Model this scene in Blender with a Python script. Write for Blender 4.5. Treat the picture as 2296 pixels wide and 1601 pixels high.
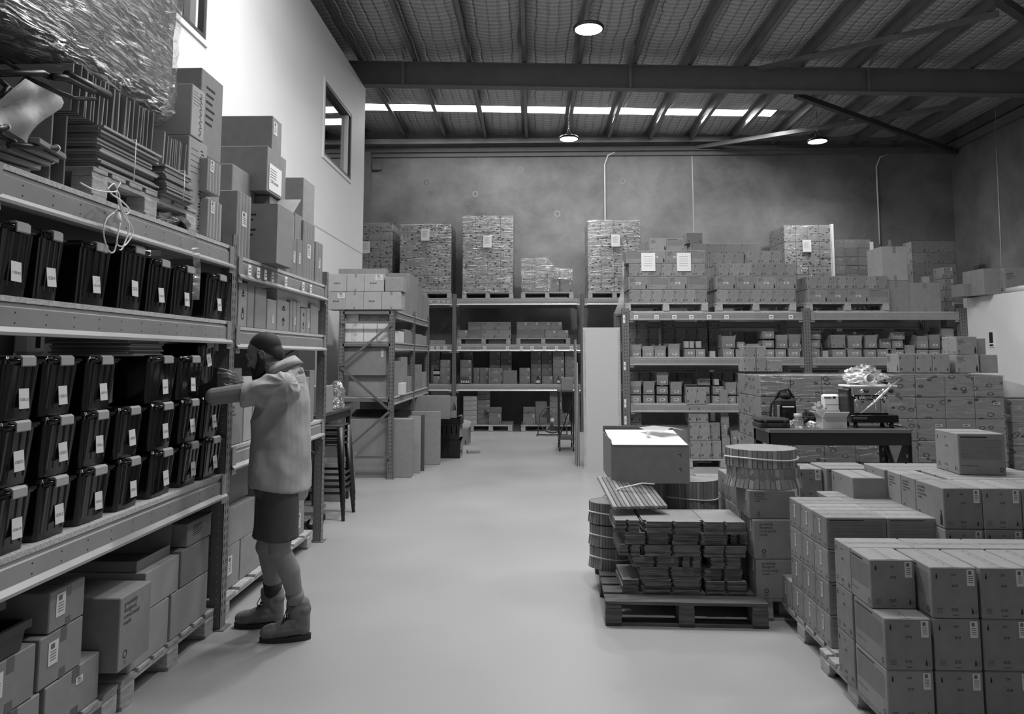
import bpy, bmesh, math, random
from mathutils import Vector, Matrix, noise
for o in list(bpy.data.objects): bpy.data.objects.remove(o)
SC = bpy.context.scene
COL = SC.collection
R = math.radians
RND = random.Random(7)
# ------------------------------------------------------------------ camera
F_PX, CX, HV, VX, EYE = 1650.0, 1148.0, 798.0, 1195.0, 1.65
TILT = math.atan(F_PX/18000.0)
CYP = HV - F_PX*math.tan(TILT)
YAW = math.atan((VX-CX)/F_PX*math.cos(TILT))
cam = bpy.data.cameras.new('camera'); camo = bpy.data.objects.new('camera', cam); COL.objects.link(camo)
camo.location = (0, 0, EYE); camo.rotation_euler = (math.pi/2+TILT, 0, YAW)
cam.sensor_fit = 'HORIZONTAL'; cam.sensor_width = 36.0; cam.lens = F_PX/2296.0*36.0
cam.shift_y = (CYP-800.5)/2296.0; cam.clip_start = 0.05; cam.clip_end = 100
SC.camera = camo
# ------------------------------------------------------------------ world, exposure, lights
w = bpy.data.worlds.new('world'); SC.world = w; w.use_nodes = True
w.node_tree.nodes['Background'].inputs[0].default_value = (1, 1, 1, 1)
w.node_tree.nodes['Background'].inputs[1].default_value = 1.0
SC.view_settings.view_transform = 'Standard'; SC.view_settings.look = 'None'
SC.view_settings.gamma = 1.0; SC.view_settings.use_curve_mapping = False
SC.view_settings.exposure = 0.22
LAMP_W = 62.0
LAMPS = [(0.79, 9.95, 6.2), (0.78, 15.45, 6.28), (6.05, 15.45, 6.18), (-0.5, 7.0, 6.25), (0.8, 3.4, 6.15)]  # the one above the left shelving is unseen, added to brighten the wall
def area(name, loc, rot, sx, sy, power):
    l = bpy.data.lights.new(name, 'AREA'); l.shape = 'RECTANGLE'; l.size = sx; l.size_y = sy; l.energy = power
    o = bpy.data.objects.new(name, l); o.location = loc; o.rotation_euler = rot; COL.objects.link(o); return o
# daylight through the far skylight, plus added near strip and added front fill
area('skylight_daylight', (1.1, 15.98, 6.88), (0, 0, 0), 8.3, 0.42, 190)
area('skylight_daylight', (1.1, 6.3, 6.88), (0, 0, 0), 8.3, 0.85, 330)  # added unseen near strip, washes the left wall and floor
area('roller_door_daylight', (2.6, -4.6, 2.1), (R(90), 0, 0), 4.6, 3.8, 22)  # added fill from behind the camera, lifts the camera-facing sides
# ------------------------------------------------------------------ pixel -> point on a plane of the room
def ray(u, v):
    a = (u-CX)/F_PX; b = (CYP-v)/F_PX
    f = math.cos(TILT)-b*math.sin(TILT); z = math.sin(TILT)+b*math.cos(TILT)
    return (-math.sin(YAW)*f+math.cos(YAW)*a, math.cos(YAW)*f+math.sin(YAW)*a, z)
def onY(u, v, y):
    r = ray(u, v); s = y/r[1]; return Vector((r[0]*s, y, EYE+r[2]*s))
def onX(u, v, x):
    r = ray(u, v); s = x/r[0]; return Vector((x, r[1]*s, EYE+r[2]*s))
def onZ(u, v, z):
    r = ray(u, v); s = (z-EYE)/r[2]; return Vector((r[0]*s, r[1]*s, z))
# ------------------------------------------------------------------ materials
MATS = {}
def nodes(name):
    m = bpy.data.materials.new(name); m.use_nodes = True; MATS[name] = m
    nt = m.node_tree; return m, nt, nt.nodes['Principled BSDF']
def val(nt, n, v=0.5): pass
def plain(name, g, rough=0.6, metal=0.0, var=0.0, scale=8.0, bump=0.0, spec=0.5, objvar=0.0, detail=4, stretch=(1,1,1)):
    m, nt, b = nodes(name)
    b.inputs['Base Color'].default_value = (g, g, g, 1); b.inputs['Roughness'].default_value = rough
    b.inputs['Metallic'].default_value = metal; b.inputs['Specular IOR Level'].default_value = spec
    if var or bump:
        tc = nt.nodes.new('ShaderNodeTexCoord'); mp = nt.nodes.new('ShaderNodeMapping'); mp.inputs['Scale'].default_value = stretch
        nz = nt.nodes.new('ShaderNodeTexNoise'); nz.inputs['Scale'].default_value = scale; nz.inputs['Detail'].default_value = detail
        nt.links.new(tc.outputs['Object'], mp.inputs[0]); nt.links.new(mp.outputs[0], nz.inputs['Vector'])
    last = None
    if var:
        mr = nt.nodes.new('ShaderNodeMapRange'); mr.inputs['From Min'].default_value = 0.3; mr.inputs['From Max'].default_value = 0.7
        mr.inputs['To Min'].default_value = g*(1-var); mr.inputs['To Max'].default_value = g*(1+var)
        nt.links.new(nz.outputs['Fac'], mr.inputs['Value']); last = mr.outputs[0]
    if objvar:
        oi = nt.nodes.new('ShaderNodeObjectInfo'); m2 = nt.nodes.new('ShaderNodeMapRange')
        m2.inputs['To Min'].default_value = 1-objvar; m2.inputs['To Max'].default_value = 1+objvar
        nt.links.new(oi.outputs['Random'], m2.inputs['Value'])
        mu = nt.nodes.new('ShaderNodeMath'); mu.operation = 'MULTIPLY'; mu.inputs[0].default_value = g
        if last: nt.links.new(last, mu.inputs[0])
        nt.links.new(m2.outputs[0], mu.inputs[1]); last = mu.outputs[0]
    if last: nt.links.new(last, b.inputs['Base Color'])
    if bump:
        bp = nt.nodes.new('ShaderNodeBump'); bp.inputs['Strength'].default_value = bump; bp.inputs['Distance'].default_value = 0.01
        nt.links.new(nz.outputs['Fac'], bp.inputs['Height']); nt.links.new(bp.outputs[0], b.inputs['Normal'])
    return m
CARD = plain('cardboard', 0.235, 0.75, var=0.07, scale=14, objvar=0.12, spec=0.25)
CARDL = plain('pale_cardboard', 0.34, 0.75, var=0.05, scale=10, objvar=0.08, spec=0.25)
CARDW = plain('white_cardboard', 0.6, 0.7, var=0.04, scale=10, spec=0.25)
CARDD = plain('cut_edge_cardboard', 0.13, 0.85, var=0.55, scale=60, stretch=(0.15, 0.15, 3), spec=0.2)
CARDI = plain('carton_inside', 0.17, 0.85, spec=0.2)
INK = plain('black_ink', 0.025, 0.7, spec=0.2)
INKG = plain('grey_ink', 0.13, 0.7, spec=0.2)
TAPE = plain('packing_tape', 0.21, 0.25, spec=0.5)
TAPED = plain('dark_tape', 0.085, 0.3, spec=0.5)
PAPER = plain('white_paper', 0.75, 0.6, spec=0.3)
PAPERG = plain('thermal_label', 0.6, 0.5, spec=0.3)
STEEL = plain('grey_rack_steel', 0.17, 0.45, metal=0.2, var=0.12, scale=5)
STEELB = plain('pale_rack_beam_steel', 0.30, 0.4, metal=0.3, var=0.08, scale=4)
STEELD = plain('dark_painted_steel', 0.055, 0.5, var=0.1)
RAFT = plain('grey_painted_rafter', 0.135, 0.5, var=0.1, scale=3)
GALV = plain('galvanised_purlin_steel', 0.22, 0.38, metal=0.55, var=0.15, scale=3)
SLOT = plain('slot_shadow_hole', 0.012, 0.9)
BOARD = plain('particle_board', 0.40, 0.7, var=0.3, scale=120)
WOOD = plain('pallet_wood', 0.36, 0.8, var=0.25, scale=18, stretch=(1, 1, 4), objvar=0.1)
WOODD = plain('old_dark_pallet_wood', 0.085, 0.85, var=0.45, scale=14, stretch=(0.3, 2, 3))
BLACK = plain('black_plastic', 0.006, 0.16, spec=0.5)
BLACKM = plain('black_painted_metal', 0.015, 0.4)
BLACKF = plain('black_fabric', 0.02, 0.8)
CLIP = plain('grey_plastic_clip', 0.33, 0.35)
CHROME = plain('polished_steel', 0.75, 0.12, metal=1.0)
WHITEP = plain('white_plastic', 0.78, 0.35)
WALLW = plain('white_painted_plasterboard', 0.74, 0.6, var=0.02, scale=1.5)
PANELW = plain('white_powder_coated_steel', 0.50, 0.35)
GREYP = plain('grey_foam', 0.30, 0.8)
def concrete():
    m, nt, b = nodes('mottled_tilt_up_concrete'); b.inputs['Roughness'].default_value = 0.75
    tc = nt.nodes.new('ShaderNodeTexCoord')
    n1 = nt.nodes.new('ShaderNodeTexNoise'); n1.inputs['Scale'].default_value = 0.9; n1.inputs['Detail'].default_value = 9; n1.inputs['Roughness'].default_value = 0.68; n1.inputs['Distortion'].default_value = 0.25
    n2 = nt.nodes.new('ShaderNodeTexNoise'); n2.inputs['Scale'].default_value = 0.35; n2.inputs['Detail'].default_value = 3
    for n in (n1, n2): nt.links.new(tc.outputs['Object'], n.inputs['Vector'])
    mx = nt.nodes.new('ShaderNodeMath'); mx.operation = 'MULTIPLY_ADD'; mx.inputs[1].default_value = 0.6
    nt.links.new(n1.outputs['Fac'], mx.inputs[0])
    m2 = nt.nodes.new('ShaderNodeMath'); m2.operation = 'MULTIPLY'; m2.inputs[1].default_value = 0.4; nt.links.new(n2.outputs['Fac'], m2.inputs[0])
    nt.links.new(m2.outputs[0], mx.inputs[2])
    cr = nt.nodes.new('ShaderNodeValToRGB'); e = cr.color_ramp.elements
    e[0].position = 0.36; e[0].color = (0.11,)*3+(1,); e[1].position = 0.68; e[1].color = (0.29,)*3+(1,)
    nt.links.new(mx.outputs[0], cr.inputs[0]); nt.links.new(cr.outputs[0], b.inputs['Base Color'])
    return m
CONC = concrete()
def floorm():
    m, nt, b = nodes('sealed_pale_floor'); b.inputs['Roughness'].default_value = 0.33; b.inputs['Specular IOR Level'].default_value = 0.4
    tc = nt.nodes.new('ShaderNodeTexCoord')
    n1 = nt.nodes.new('ShaderNodeTexNoise'); n1.inputs['Scale'].default_value = 0.8; n1.inputs['Detail'].default_value = 8
    nt.links.new(tc.outputs['Object'], n1.inputs['Vector'])
    mr = nt.nodes.new('ShaderNodeMapRange'); mr.inputs['From Min'].default_value = 0.3; mr.inputs['From Max'].default_value = 0.7
    mr.inputs['To Min'].default_value = 0.29; mr.inputs['To Max'].default_value = 0.325
    nt.links.new(n1.outputs['Fac'], mr.inputs['Value']); nt.links.new(mr.outputs[0], b.inputs['Base Color'])
    r2 = nt.nodes.new('ShaderNodeMapRange'); r2.inputs['To Min'].default_value = 0.26; r2.inputs['To Max'].default_value = 0.5
    nt.links.new(n1.outputs['Fac'], r2.inputs['Value']); nt.links.new(r2.outputs[0], b.inputs['Roughness'])
    return m
FLOORM = floorm()
def foil():
    m, nt, b = nodes('crinkled_foil_insulation'); b.inputs['Metallic'].default_value = 0.6; b.inputs['Roughness'].default_value = 0.42
    tc = nt.nodes.new('ShaderNodeTexCoord'); mp = nt.nodes.new('ShaderNodeMapping')
    nt.links.new(tc.outputs['Object'], mp.inputs[0])
    nz = nt.nodes.new('ShaderNodeTexNoise'); nz.inputs['Scale'].default_value = 1.6; nz.inputs['Detail'].default_value = 3
    nt.links.new(mp.outputs[0], nz.inputs['Vector'])
    av = nt.nodes.new('ShaderNodeVectorMath'); av.operation = 'MULTIPLY_ADD'; av.inputs[1].default_value = (0.10, 0.10, 0.10)
    nt.links.new(nz.outputs['Color'], av.inputs[0]); nt.links.new(mp.outputs[0], av.inputs[2])
    w1 = nt.nodes.new('ShaderNodeTexWave'); w1.bands_direction = 'Y'; w1.inputs['Scale'].default_value = 2.4; w1.inputs['Distortion'].default_value = 0.5; w1.wave_profile = 'SAW'
    w2 = nt.nodes.new('ShaderNodeTexWave'); w2.bands_direction = 'X'; w2.inputs['Scale'].default_value = 1.6; w2.inputs['Distortion'].default_value = 0.5
    p2 = nt.nodes.new('ShaderNodeMath'); p2.operation = 'POWER'; p2.inputs[1].default_value = 10
    for wv in (w1, w2): nt.links.new(av.outputs[0], wv.inputs['Vector'])
    n3 = nt.nodes.new('ShaderNodeTexNoise'); n3.inputs['Scale'].default_value = 26; n3.inputs['Detail'].default_value = 4; nt.links.new(mp.outputs[0], n3.inputs['Vector'])
    nt.links.new(w2.outputs['Fac'], p2.inputs[0])
    sb = nt.nodes.new('ShaderNodeMath'); sb.operation = 'SUBTRACT'; nt.links.new(w1.outputs['Fac'], sb.inputs[0]); nt.links.new(p2.outputs[0], sb.inputs[1])
    ad = nt.nodes.new('ShaderNodeMath'); ad.operation = 'MULTIPLY_ADD'; ad.inputs[1].default_value = 0.9
    nt.links.new(n3.outputs['Fac'], ad.inputs[0]); nt.links.new(sb.outputs[0], ad.inputs[2])
    bp = nt.nodes.new('ShaderNodeBump'); bp.inputs['Strength'].default_value = 0.8; bp.inputs['Distance'].default_value = 0.022
    nt.links.new(ad.outputs[0], bp.inputs['Height']); nt.links.new(bp.outputs[0], b.inputs['Normal'])
    mr = nt.nodes.new('ShaderNodeMapRange'); mr.inputs['To Min'].default_value = 0.34; mr.inputs['To Max'].default_value = 0.62
    nt.links.new(w1.outputs['Fac'], mr.inputs['Value']); nt.links.new(mr.outputs[0], b.inputs['Base Color'])
    return m
FOIL = foil()
def film(name, lo, hi, scale, stretch, bump=0.6, rough=0.16):
    m, nt, b = nodes(name); out = nt.nodes['Material Output']; nt.nodes.remove(b)
    tc = nt.nodes.new('ShaderNodeTexCoord'); mp = nt.nodes.new('ShaderNodeMapping'); mp.inputs['Scale'].default_value = stretch; mp.inputs['Rotation'].default_value = (0.2, 0.25, 0)
    nz = nt.nodes.new('ShaderNodeTexNoise'); nz.inputs['Scale'].default_value = scale; nz.inputs['Detail'].default_value = 5; nz.inputs['Distortion'].default_value = 1.2
    nt.links.new(tc.outputs['Object'], mp.inputs[0]); nt.links.new(mp.outputs[0], nz.inputs['Vector'])
    mr = nt.nodes.new('ShaderNodeMapRange'); mr.inputs['From Min'].default_value = 0.45; mr.inputs['From Max'].default_value = 0.72
    mr.inputs['To Min'].default_value = lo; mr.inputs['To Max'].default_value = hi; nt.links.new(nz.outputs['Fac'], mr.inputs['Value'])
    tr = nt.nodes.new('ShaderNodeBsdfTransparent'); tr.inputs[0].default_value = (0.93, 0.93, 0.93, 1)
    gl = nt.nodes.new('ShaderNodeBsdfGlossy'); gl.inputs['Color'].default_value = (0.9, 0.9, 0.9, 1); gl.inputs['Roughness'].default_value = rough
    bp = nt.nodes.new('ShaderNodeBump'); bp.inputs['Strength'].default_value = bump; bp.inputs['Distance'].default_value = 0.05
    nt.links.new(nz.outputs['Fac'], bp.inputs['Height']); nt.links.new(bp.outputs[0], gl.inputs['Normal'])
    mx = nt.nodes.new('ShaderNodeMixShader'); nt.links.new(mr.outputs[0], mx.inputs[0]); nt.links.new(tr.outputs[0], mx.inputs[1]); nt.links.new(gl.outputs[0], mx.inputs[2])
    nt.links.new(mx.outputs[0], out.inputs[0]); return m
FILM = film('stretch_film', 0.04, 0.28, 9, (0.5, 0.5, 4))
FILMH = film('heavy_shrink_wrap', 0.08, 0.62, 9, (0.8, 0.8, 5), 1.0, 0.12)
BAGM = film('clear_plastic_bag', 0.30, 0.7, 9, (1, 1, 1), 0.7, 0.3)
def milky(name, g, fac):
    m, nt, b = nodes(name); out = nt.nodes['Material Output']
    b.inputs['Base Color'].default_value = (g, g, g, 1); b.inputs['Roughness'].default_value = 0.55
    tr = nt.nodes.new('ShaderNodeBsdfTransparent'); mx = nt.nodes.new('ShaderNodeMixShader'); mx.inputs[0].default_value = fac
    nt.links.new(tr.outputs[0], mx.inputs[1]); nt.links.new(b.outputs[0], mx.inputs[2]); nt.links.new(mx.outputs[0], out.inputs[0]); return m
MILK = milky('milky_plastic_sheet', 0.36, 0.8)
MESHG = milky('fan_guard_wire_mesh', 0.25, 0.35)
def rings(name, g, scale, sx, r0, r1, keep=0.62):
    """carton board printed all over with small dark ring marks"""
    m, nt, b = nodes(name); b.inputs['Roughness'].default_value = 0.7; b.inputs['Specular IOR Level'].default_value = 0.25
    tc = nt.nodes.new('ShaderNodeTexCoord'); mp = nt.nodes.new('ShaderNodeMapping'); mp.inputs['Scale'].default_value = (sx, sx, 1.0)
    vo = nt.nodes.new('ShaderNodeTexVoronoi'); vo.inputs['Scale'].default_value = scale
    oi = nt.nodes.new('ShaderNodeObjectInfo'); ml = nt.nodes.new('ShaderNodeMath'); ml.operation = 'MULTIPLY'; ml.inputs[1].default_value = 37.0
    nt.links.new(oi.outputs['Random'], ml.inputs[0]); cx = nt.nodes.new('ShaderNodeCombineXYZ')
    nt.links.new(ml.outputs[0], cx.inputs[0]); nt.links.new(ml.outputs[0], cx.inputs[2]); nt.links.new(cx.outputs[0], mp.inputs['Location'])
    nt.links.new(tc.outputs['Object'], mp.inputs[0]); nt.links.new(mp.outputs[0], vo.inputs['Vector'])
    a = nt.nodes.new('ShaderNodeMath'); a.operation = 'GREATER_THAN'; a.inputs[1].default_value = r0
    c = nt.nodes.new('ShaderNodeMath'); c.operation = 'LESS_THAN'; c.inputs[1].default_value = r1
    sp = nt.nodes.new('ShaderNodeSeparateColor'); nt.links.new(vo.outputs['Color'], sp.inputs[0])
    k = nt.nodes.new('ShaderNodeMath'); k.operation = 'LESS_THAN'; k.inputs[1].default_value = keep; nt.links.new(sp.outputs[0], k.inputs[0])
    nt.links.new(vo.outputs['Distance'], a.inputs[0]); nt.links.new(vo.outputs['Distance'], c.inputs[0])
    x = nt.nodes.new('ShaderNodeMath'); x.operation = 'MULTIPLY'; nt.links.new(a.outputs[0], x.inputs[0]); nt.links.new(c.outputs[0], x.inputs[1])
    y = nt.nodes.new('ShaderNodeMath'); y.operation = 'MULTIPLY'; nt.links.new(x.outputs[0], y.inputs[0]); nt.links.new(k.outputs[0], y.inputs[1])
    mx = nt.nodes.new('ShaderNodeMix'); mx.data_type = 'RGBA'; mx.inputs[6].default_value = (g, g, g, 1); mx.inputs[7].default_value = (0.05, 0.05, 0.05, 1)
    nt.links.new(y.outputs[0], mx.inputs[0]); nt.links.new(mx.outputs[2], b.inputs['Base Color']); return m
RINGN = rings('ring_printed_cardboard', 0.23, 14, 0.62, 0.20, 0.31, 0.85)
RINGF = rings('small_mark_printed_cardboard', 0.27, 17, 0.6, 0.0, 0.30, 0.9)
def emit(name, s):
    m, nt, b = nodes(name); b.inputs['Base Color'].default_value = (1, 1, 1, 1)
    b.inputs['Emission Color'].default_value = (1, 1, 1, 1); b.inputs['Emission Strength'].default_value = s; return m
LAMPE = emit('lit_lamp_lens', 9.0); SKYE = emit('daylit_skylight_sheet', 3.0)
def glass():
    m, nt, b = nodes('window_glass'); out = nt.nodes['Material Output']; nt.nodes.remove(b)
    tr = nt.nodes.new('ShaderNodeBsdfTransparent'); tr.inputs[0].default_value = (0.8, 0.8, 0.8, 1)
    gl = nt.nodes.new('ShaderNodeBsdfGlossy'); gl.inputs['Roughness'].default_value = 0.01
    lw = nt.nodes.new('ShaderNodeLayerWeight'); lw.inputs[0].default_value = 0.62
    mx = nt.nodes.new('ShaderNodeMixShader'); mx.inputs[0].default_value = 0.62; gl.inputs['Color'].default_value = (0.75, 0.75, 0.75, 1); nt.links.new(tr.outputs[0], mx.inputs[1]); nt.links.new(gl.outputs[0], mx.inputs[2])
    nt.links.new(mx.outputs[0], out.inputs[0]); return m
GLASS = glass()
# ------------------------------------------------------------------ mesh helpers
TXT = {}
def textgeo(s):
    if s in TXT: return TXT[s]
    cu = bpy.data.curves.new('t', 'FONT'); cu.body = s; cu.size = 1.0; cu.resolution_u = 2; cu.space_line = 0.95
    o = bpy.data.objects.new('t', cu); COL.objects.link(o)
    me = bpy.data.meshes.new_from_object(o.evaluated_get(bpy.context.evaluated_depsgraph_get()))
    vs = [v.co.copy() for v in me.vertices]; fs = [list(p.vertices) for p in me.polygons]
    bpy.data.objects.remove(o); bpy.data.curves.remove(cu); bpy.data.meshes.remove(me)
    if vs:
        x0 = min(v.x for v in vs); y0 = min(v.y for v in vs); x1 = max(v.x for v in vs); y1 = max(v.y for v in vs)
        vs = [Vector((v.x-x0, v.y-y0, 0)) for v in vs]; TXT[s] = (vs, fs, x1-x0, y1-y0)
    else: TXT[s] = ([], [], 1, 1)
    return TXT[s]
class MB:
    def __init__(s): s.v = []; s.f = []; s.m = []; s.mats = []; s.sm = []
    def mi(s, m):
        if m not in s.mats: s.mats.append(m)
        return s.mats.index(m)
    def add(s, vs, fs, m, smooth=False):
        b = len(s.v); k = s.mi(m); s.v += [tuple(v) for v in vs]
        for f in fs: s.f.append([b+i for i in f]); s.m.append(k); s.sm.append(smooth)
    def quad(s, a, b, c, d, m): s.add([a, b, c, d], [(0, 1, 2, 3)], m)
    def box(s, x0, y0, z0, x1, y1, z1, m, M=None):
        vs = [Vector((x, y, z)) for z in (z0, z1) for (x, y) in ((x0, y0), (x1, y0), (x1, y1), (x0, y1))]
        if M is not None: vs = [M @ v for v in vs]
        s.add(vs, [(3, 2, 1, 0), (4, 5, 6, 7), (0, 1, 5, 4), (1, 2, 6, 5), (2, 3, 7, 6), (3, 0, 4, 7)], m)
    def cbox(s, x0, y0, z0, x1, y1, z1, m, b=0.004, M=None):
        vs = []; idx = {}
        X = (x0, x1); Y = (y0, y1); Z = (z0, z1)
        for i in (0, 1):
            for j in (0, 1):
                for k in (0, 1):
                    sx = b if i == 0 else -b; sy = b if j == 0 else -b; sz = b if k == 0 else -b
                    idx[(i, j, k, 0)] = len(vs); vs.append(Vector((X[i], Y[j]+sy, Z[k]+sz)))
                    idx[(i, j, k, 1)] = len(vs); vs.append(Vector((X[i]+sx, Y[j], Z[k]+sz)))
                    idx[(i, j, k, 2)] = len(vs); vs.append(Vector((X[i]+sx, Y[j]+sy, Z[k])))
        if M is not None: vs = [M @ v for v in vs]
        g = lambda i, j, k, a: idx[(i, j, k, a)]
        fs = [(g(0,0,0,0), g(0,0,1,0), g(0,1,1,0), g(0,1,0,0)), (g(1,0,0,0), g(1,1,0,0), g(1,1,1,0), g(1,0,1,0)),
              (g(0,0,0,1), g(1,0,0,1), g(1,0,1,1), g(0,0,1,1)), (g(0,1,0,1), g(0,1,1,1), g(1,1,1,1), g(1,1,0,1)),
              (g(0,0,0,2), g(0,1,0,2), g(1,1,0,2), g(1,0,0,2)), (g(0,0,1,2), g(1,0,1,2), g(1,1,1,2), g(0,1,1,2))]
        for i in (0, 1):
            for j in (0, 1): 
                q = (g(i,j,0,0), g(i,j,0,1), g(i,j,1,1), g(i,j,1,0)); fs.append(q if (i == j) else q[::-1])
            for k in (0, 1):
                q = (g(i,0,k,0), g(i,0,k,2), g(i,1,k,2), g(i,1,k,0)); fs.append(q if (i != k) else q[::-1])
        for j in (0, 1):
            for k in (0, 1):
                q = (g(0,j,k,1), g(0,j,k,2), g(1,j,k,2), g(1,j,k,1)); fs.append(q if (j == k) else q[::-1])
        for i in (0, 1):
            for j in (0, 1):
                for k in (0, 1): fs.append((g(i,j,k,0), g(i,j,k,1), g(i,j,k,2)))
        s.add(vs, fs, m)
    def tube(s, pts, r, m, n=8, closed=False, caps=True):
        pts = [Vector(p) for p in pts]; rs = r if isinstance(r, (list, tuple)) else [r]*len(pts)
        vs = []; N = len(pts); up = None
        for i, p in enumerate(pts):
            t = (pts[min(i+1, N-1)]-pts[max(i-1, 0)])
            if t.length < 1e-9: t = Vector((0, 0, 1))
            t.normalize()
            if up is None: up = Vector((0, 0, 1)) if abs(t.z) < 0.9 else Vector((1, 0, 0))
            a = t.cross(up)
            if a.length < 1e-6: a = t.cross(Vector((0, 1, 0)))
            a.normalize(); b = a.cross(t).normalized(); up = b
            for k in range(n):
                an = 2*math.pi*k/n; vs.append(p+(a*math.cos(an)+b*math.sin(an))*rs[i])
        fs = [(i*n+k, i*n+(k+1) % n, (i+1)*n+(k+1) % n, (i+1)*n+k) for i in range(N-1) for k in range(n)]
        if caps: fs += [tuple(range(n-1, -1, -1)), tuple((N-1)*n+k for k in range(n))]
        s.add(vs, [f[::-1] for f in fs], m, True)
    def bar(s, a, b, wx, wz, m, up=(0, 0, 1)):
        a = Vector(a); b = Vector(b); t = (b-a).normalized(); u = Vector(up); x = t.cross(u)
        if x.length < 1e-5: x = t.cross(Vector((1, 0, 0)))
        x.normalize(); z = x.cross(t)
        vs = [p+x*sx*wx/2+z*sz*wz/2 for p in (a, b) for (sx, sz) in ((-1, -1), (1, -1), (1, 1), (-1, 1))]
        s.add(vs, [(3, 2, 1, 0), (4, 5, 6, 7), (0, 1, 5, 4), (1, 2, 6, 5), (2, 3, 7, 6), (3, 0, 4, 7)][::1], m)
    def lathe(s, prof, m, n=24, M=None, smooth=True):
        vs = []
        for (r, z) in prof:
            for k in range(n):
                a = 2*math.pi*k/n; v = Vector((r*math.cos(a), r*math.sin(a), z)); vs.append(M @ v if M is not None else v)
        fs = [(i*n+k, i*n+(k+1) % n, (i+1)*n+(k+1) % n, (i+1)*n+k) for i in range(len(prof)-1) for k in range(n)]
        s.add(vs, fs, m, smooth)
    def text(s, t, o, ex, ey, h, m, maxw=None):
        """o origin (lower left), ex/ey unit axes, h total height"""
        vs, fs, tw, th = textgeo(t); k = h/th
        if maxw and tw*k > maxw: k = maxw/tw
        o = Vector(o); ex = Vector(ex); ey = Vector(ey)
        s.add([o+ex*v.x*k+ey*v.y*k for v in vs], fs, m)
    def ring(s, c, ex, ey, r, t, m, n=16):
        c = Vector(c); ex = Vector(ex); ey = Vector(ey); vs = []
        for rr in (r-t, r):
            for k in range(n): vs.append(c+ex*math.cos(2*math.pi*k/n)*rr+ey*math.sin(2*math.pi*k/n)*rr)
        s.add(vs, [(k, n+k, n+(k+1) % n, (k+1) % n) for k in range(n)], m)
    def mesh(s, name='mesh'):
        me = bpy.data.meshes.new(name); me.from_pydata(s.v, [], s.f)
        for m in s.mats: me.materials.append(m)
        me.polygons.foreach_set('material_index', s.m); me.polygons.foreach_set('use_smooth', s.sm); me.update(); return me
    def build(s, name, parent=None, loc=None, rot=None):
        return link(name, s.mesh(name), parent, loc, rot)
def link(name, me, parent=None, loc=None, rot=None):
    o = bpy.data.objects.new(name, me); COL.objects.link(o)
    if parent: o.parent = parent
    if loc is not None: o.location = loc
    if rot is not None: o.rotation_euler = rot
    return o
LABELS = {}
def tag(o, label, cat, group=None):
    n = len(label.split())
    if n < 4 or n > 16: print('LABELLEN', n, label)
    k = LABELS.get(label)
    if k is not None and not (group and k == group): print('LABELDUP', label)
    LABELS[label] = group
    o['label'] = label; o['category'] = cat
    if group: o['group'] = group
    return o
def empty(name, loc=(0, 0, 0), rz=0.0):
    o = bpy.data.objects.new(name, None); COL.objects.link(o); o.location = loc; o.rotation_euler = (0, 0, rz); o.empty_display_size = 0.1; return o
def struct(o): o['kind'] = 'structure'; return o
def copytree(o, parent=None):
    c = o.copy(); COL.objects.link(c); c.parent = parent
    for ch in list(o.children): copytree(ch, c)
    return c
ORD = ['first', 'second', 'third', 'fourth', 'fifth', 'sixth', 'seventh', 'eighth', 'ninth', 'tenth', 'eleventh', 'twelfth', 'thirteenth', 'fourteenth']
# ------------------------------------------------------------------ the setting
XW = -3.05; YB = 17.7; XR = 10.1
def roof(x): return 7.12-0.026*x
mb = MB(); mb.box(-6.2, -5, -0.1, 10.4, 18, 0, FLOORM); struct(mb.build('floor'))
mb = MB(); mb.box(-6.2, YB, -0.0, 3.88, YB+0.2, 7.4, CONC); mb.box(3.905, YB, 0, XR+0.3, YB+0.2, 7.4, CONC); mb.box(3.87, YB+0.008, 0, 3.915, YB+0.19, 7.4, PANELW)
for (x, z) in ((-1.4, 5.6), (-0.3, 6.2), (0.6, 5.1), (2.2, 5.9), (5.2, 5.15), (5.25, 3.8), (0.1, 4.5), (-2.6, 5.9)):   # cast-in lifting plugs filled over
    for rr in (0.1, 0.09): mb.ring((x, YB-0.002, z), (1, 0, 0), (0, 0, 1), rr*RND.uniform(.6, 1), 0.012, plain('plug_filler', 0.3, 0.8) if 'plug_filler' not in MATS else MATS['plug_filler'], 9)
struct(mb.build('wall_back'))
mb = MB(); mb.box(XR, -5, 0, XR+0.2, YB, 7.4, CONC); struct(mb.build('wall_right'))
mb = MB(); mb.box(-6.4, -5, 0, -6.2, YB, 7.6, WALLW); struct(mb.build('wall_left'))
mb = MB(); mb.box(-6.2, -5.2, 0, 0.0, -5, 7.6, WALLW); mb.box(5.2, -5.2, 0, 10.3, -5, 7.6, WALLW); mb.box(0.0, -5.2, 4.2, 5.2, -5, 7.6, WALLW); mb.box(0.0, -5.2, 0, 5.2, -5, 4.2, PANELW)
struct(mb.build('wall_front'))
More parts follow.
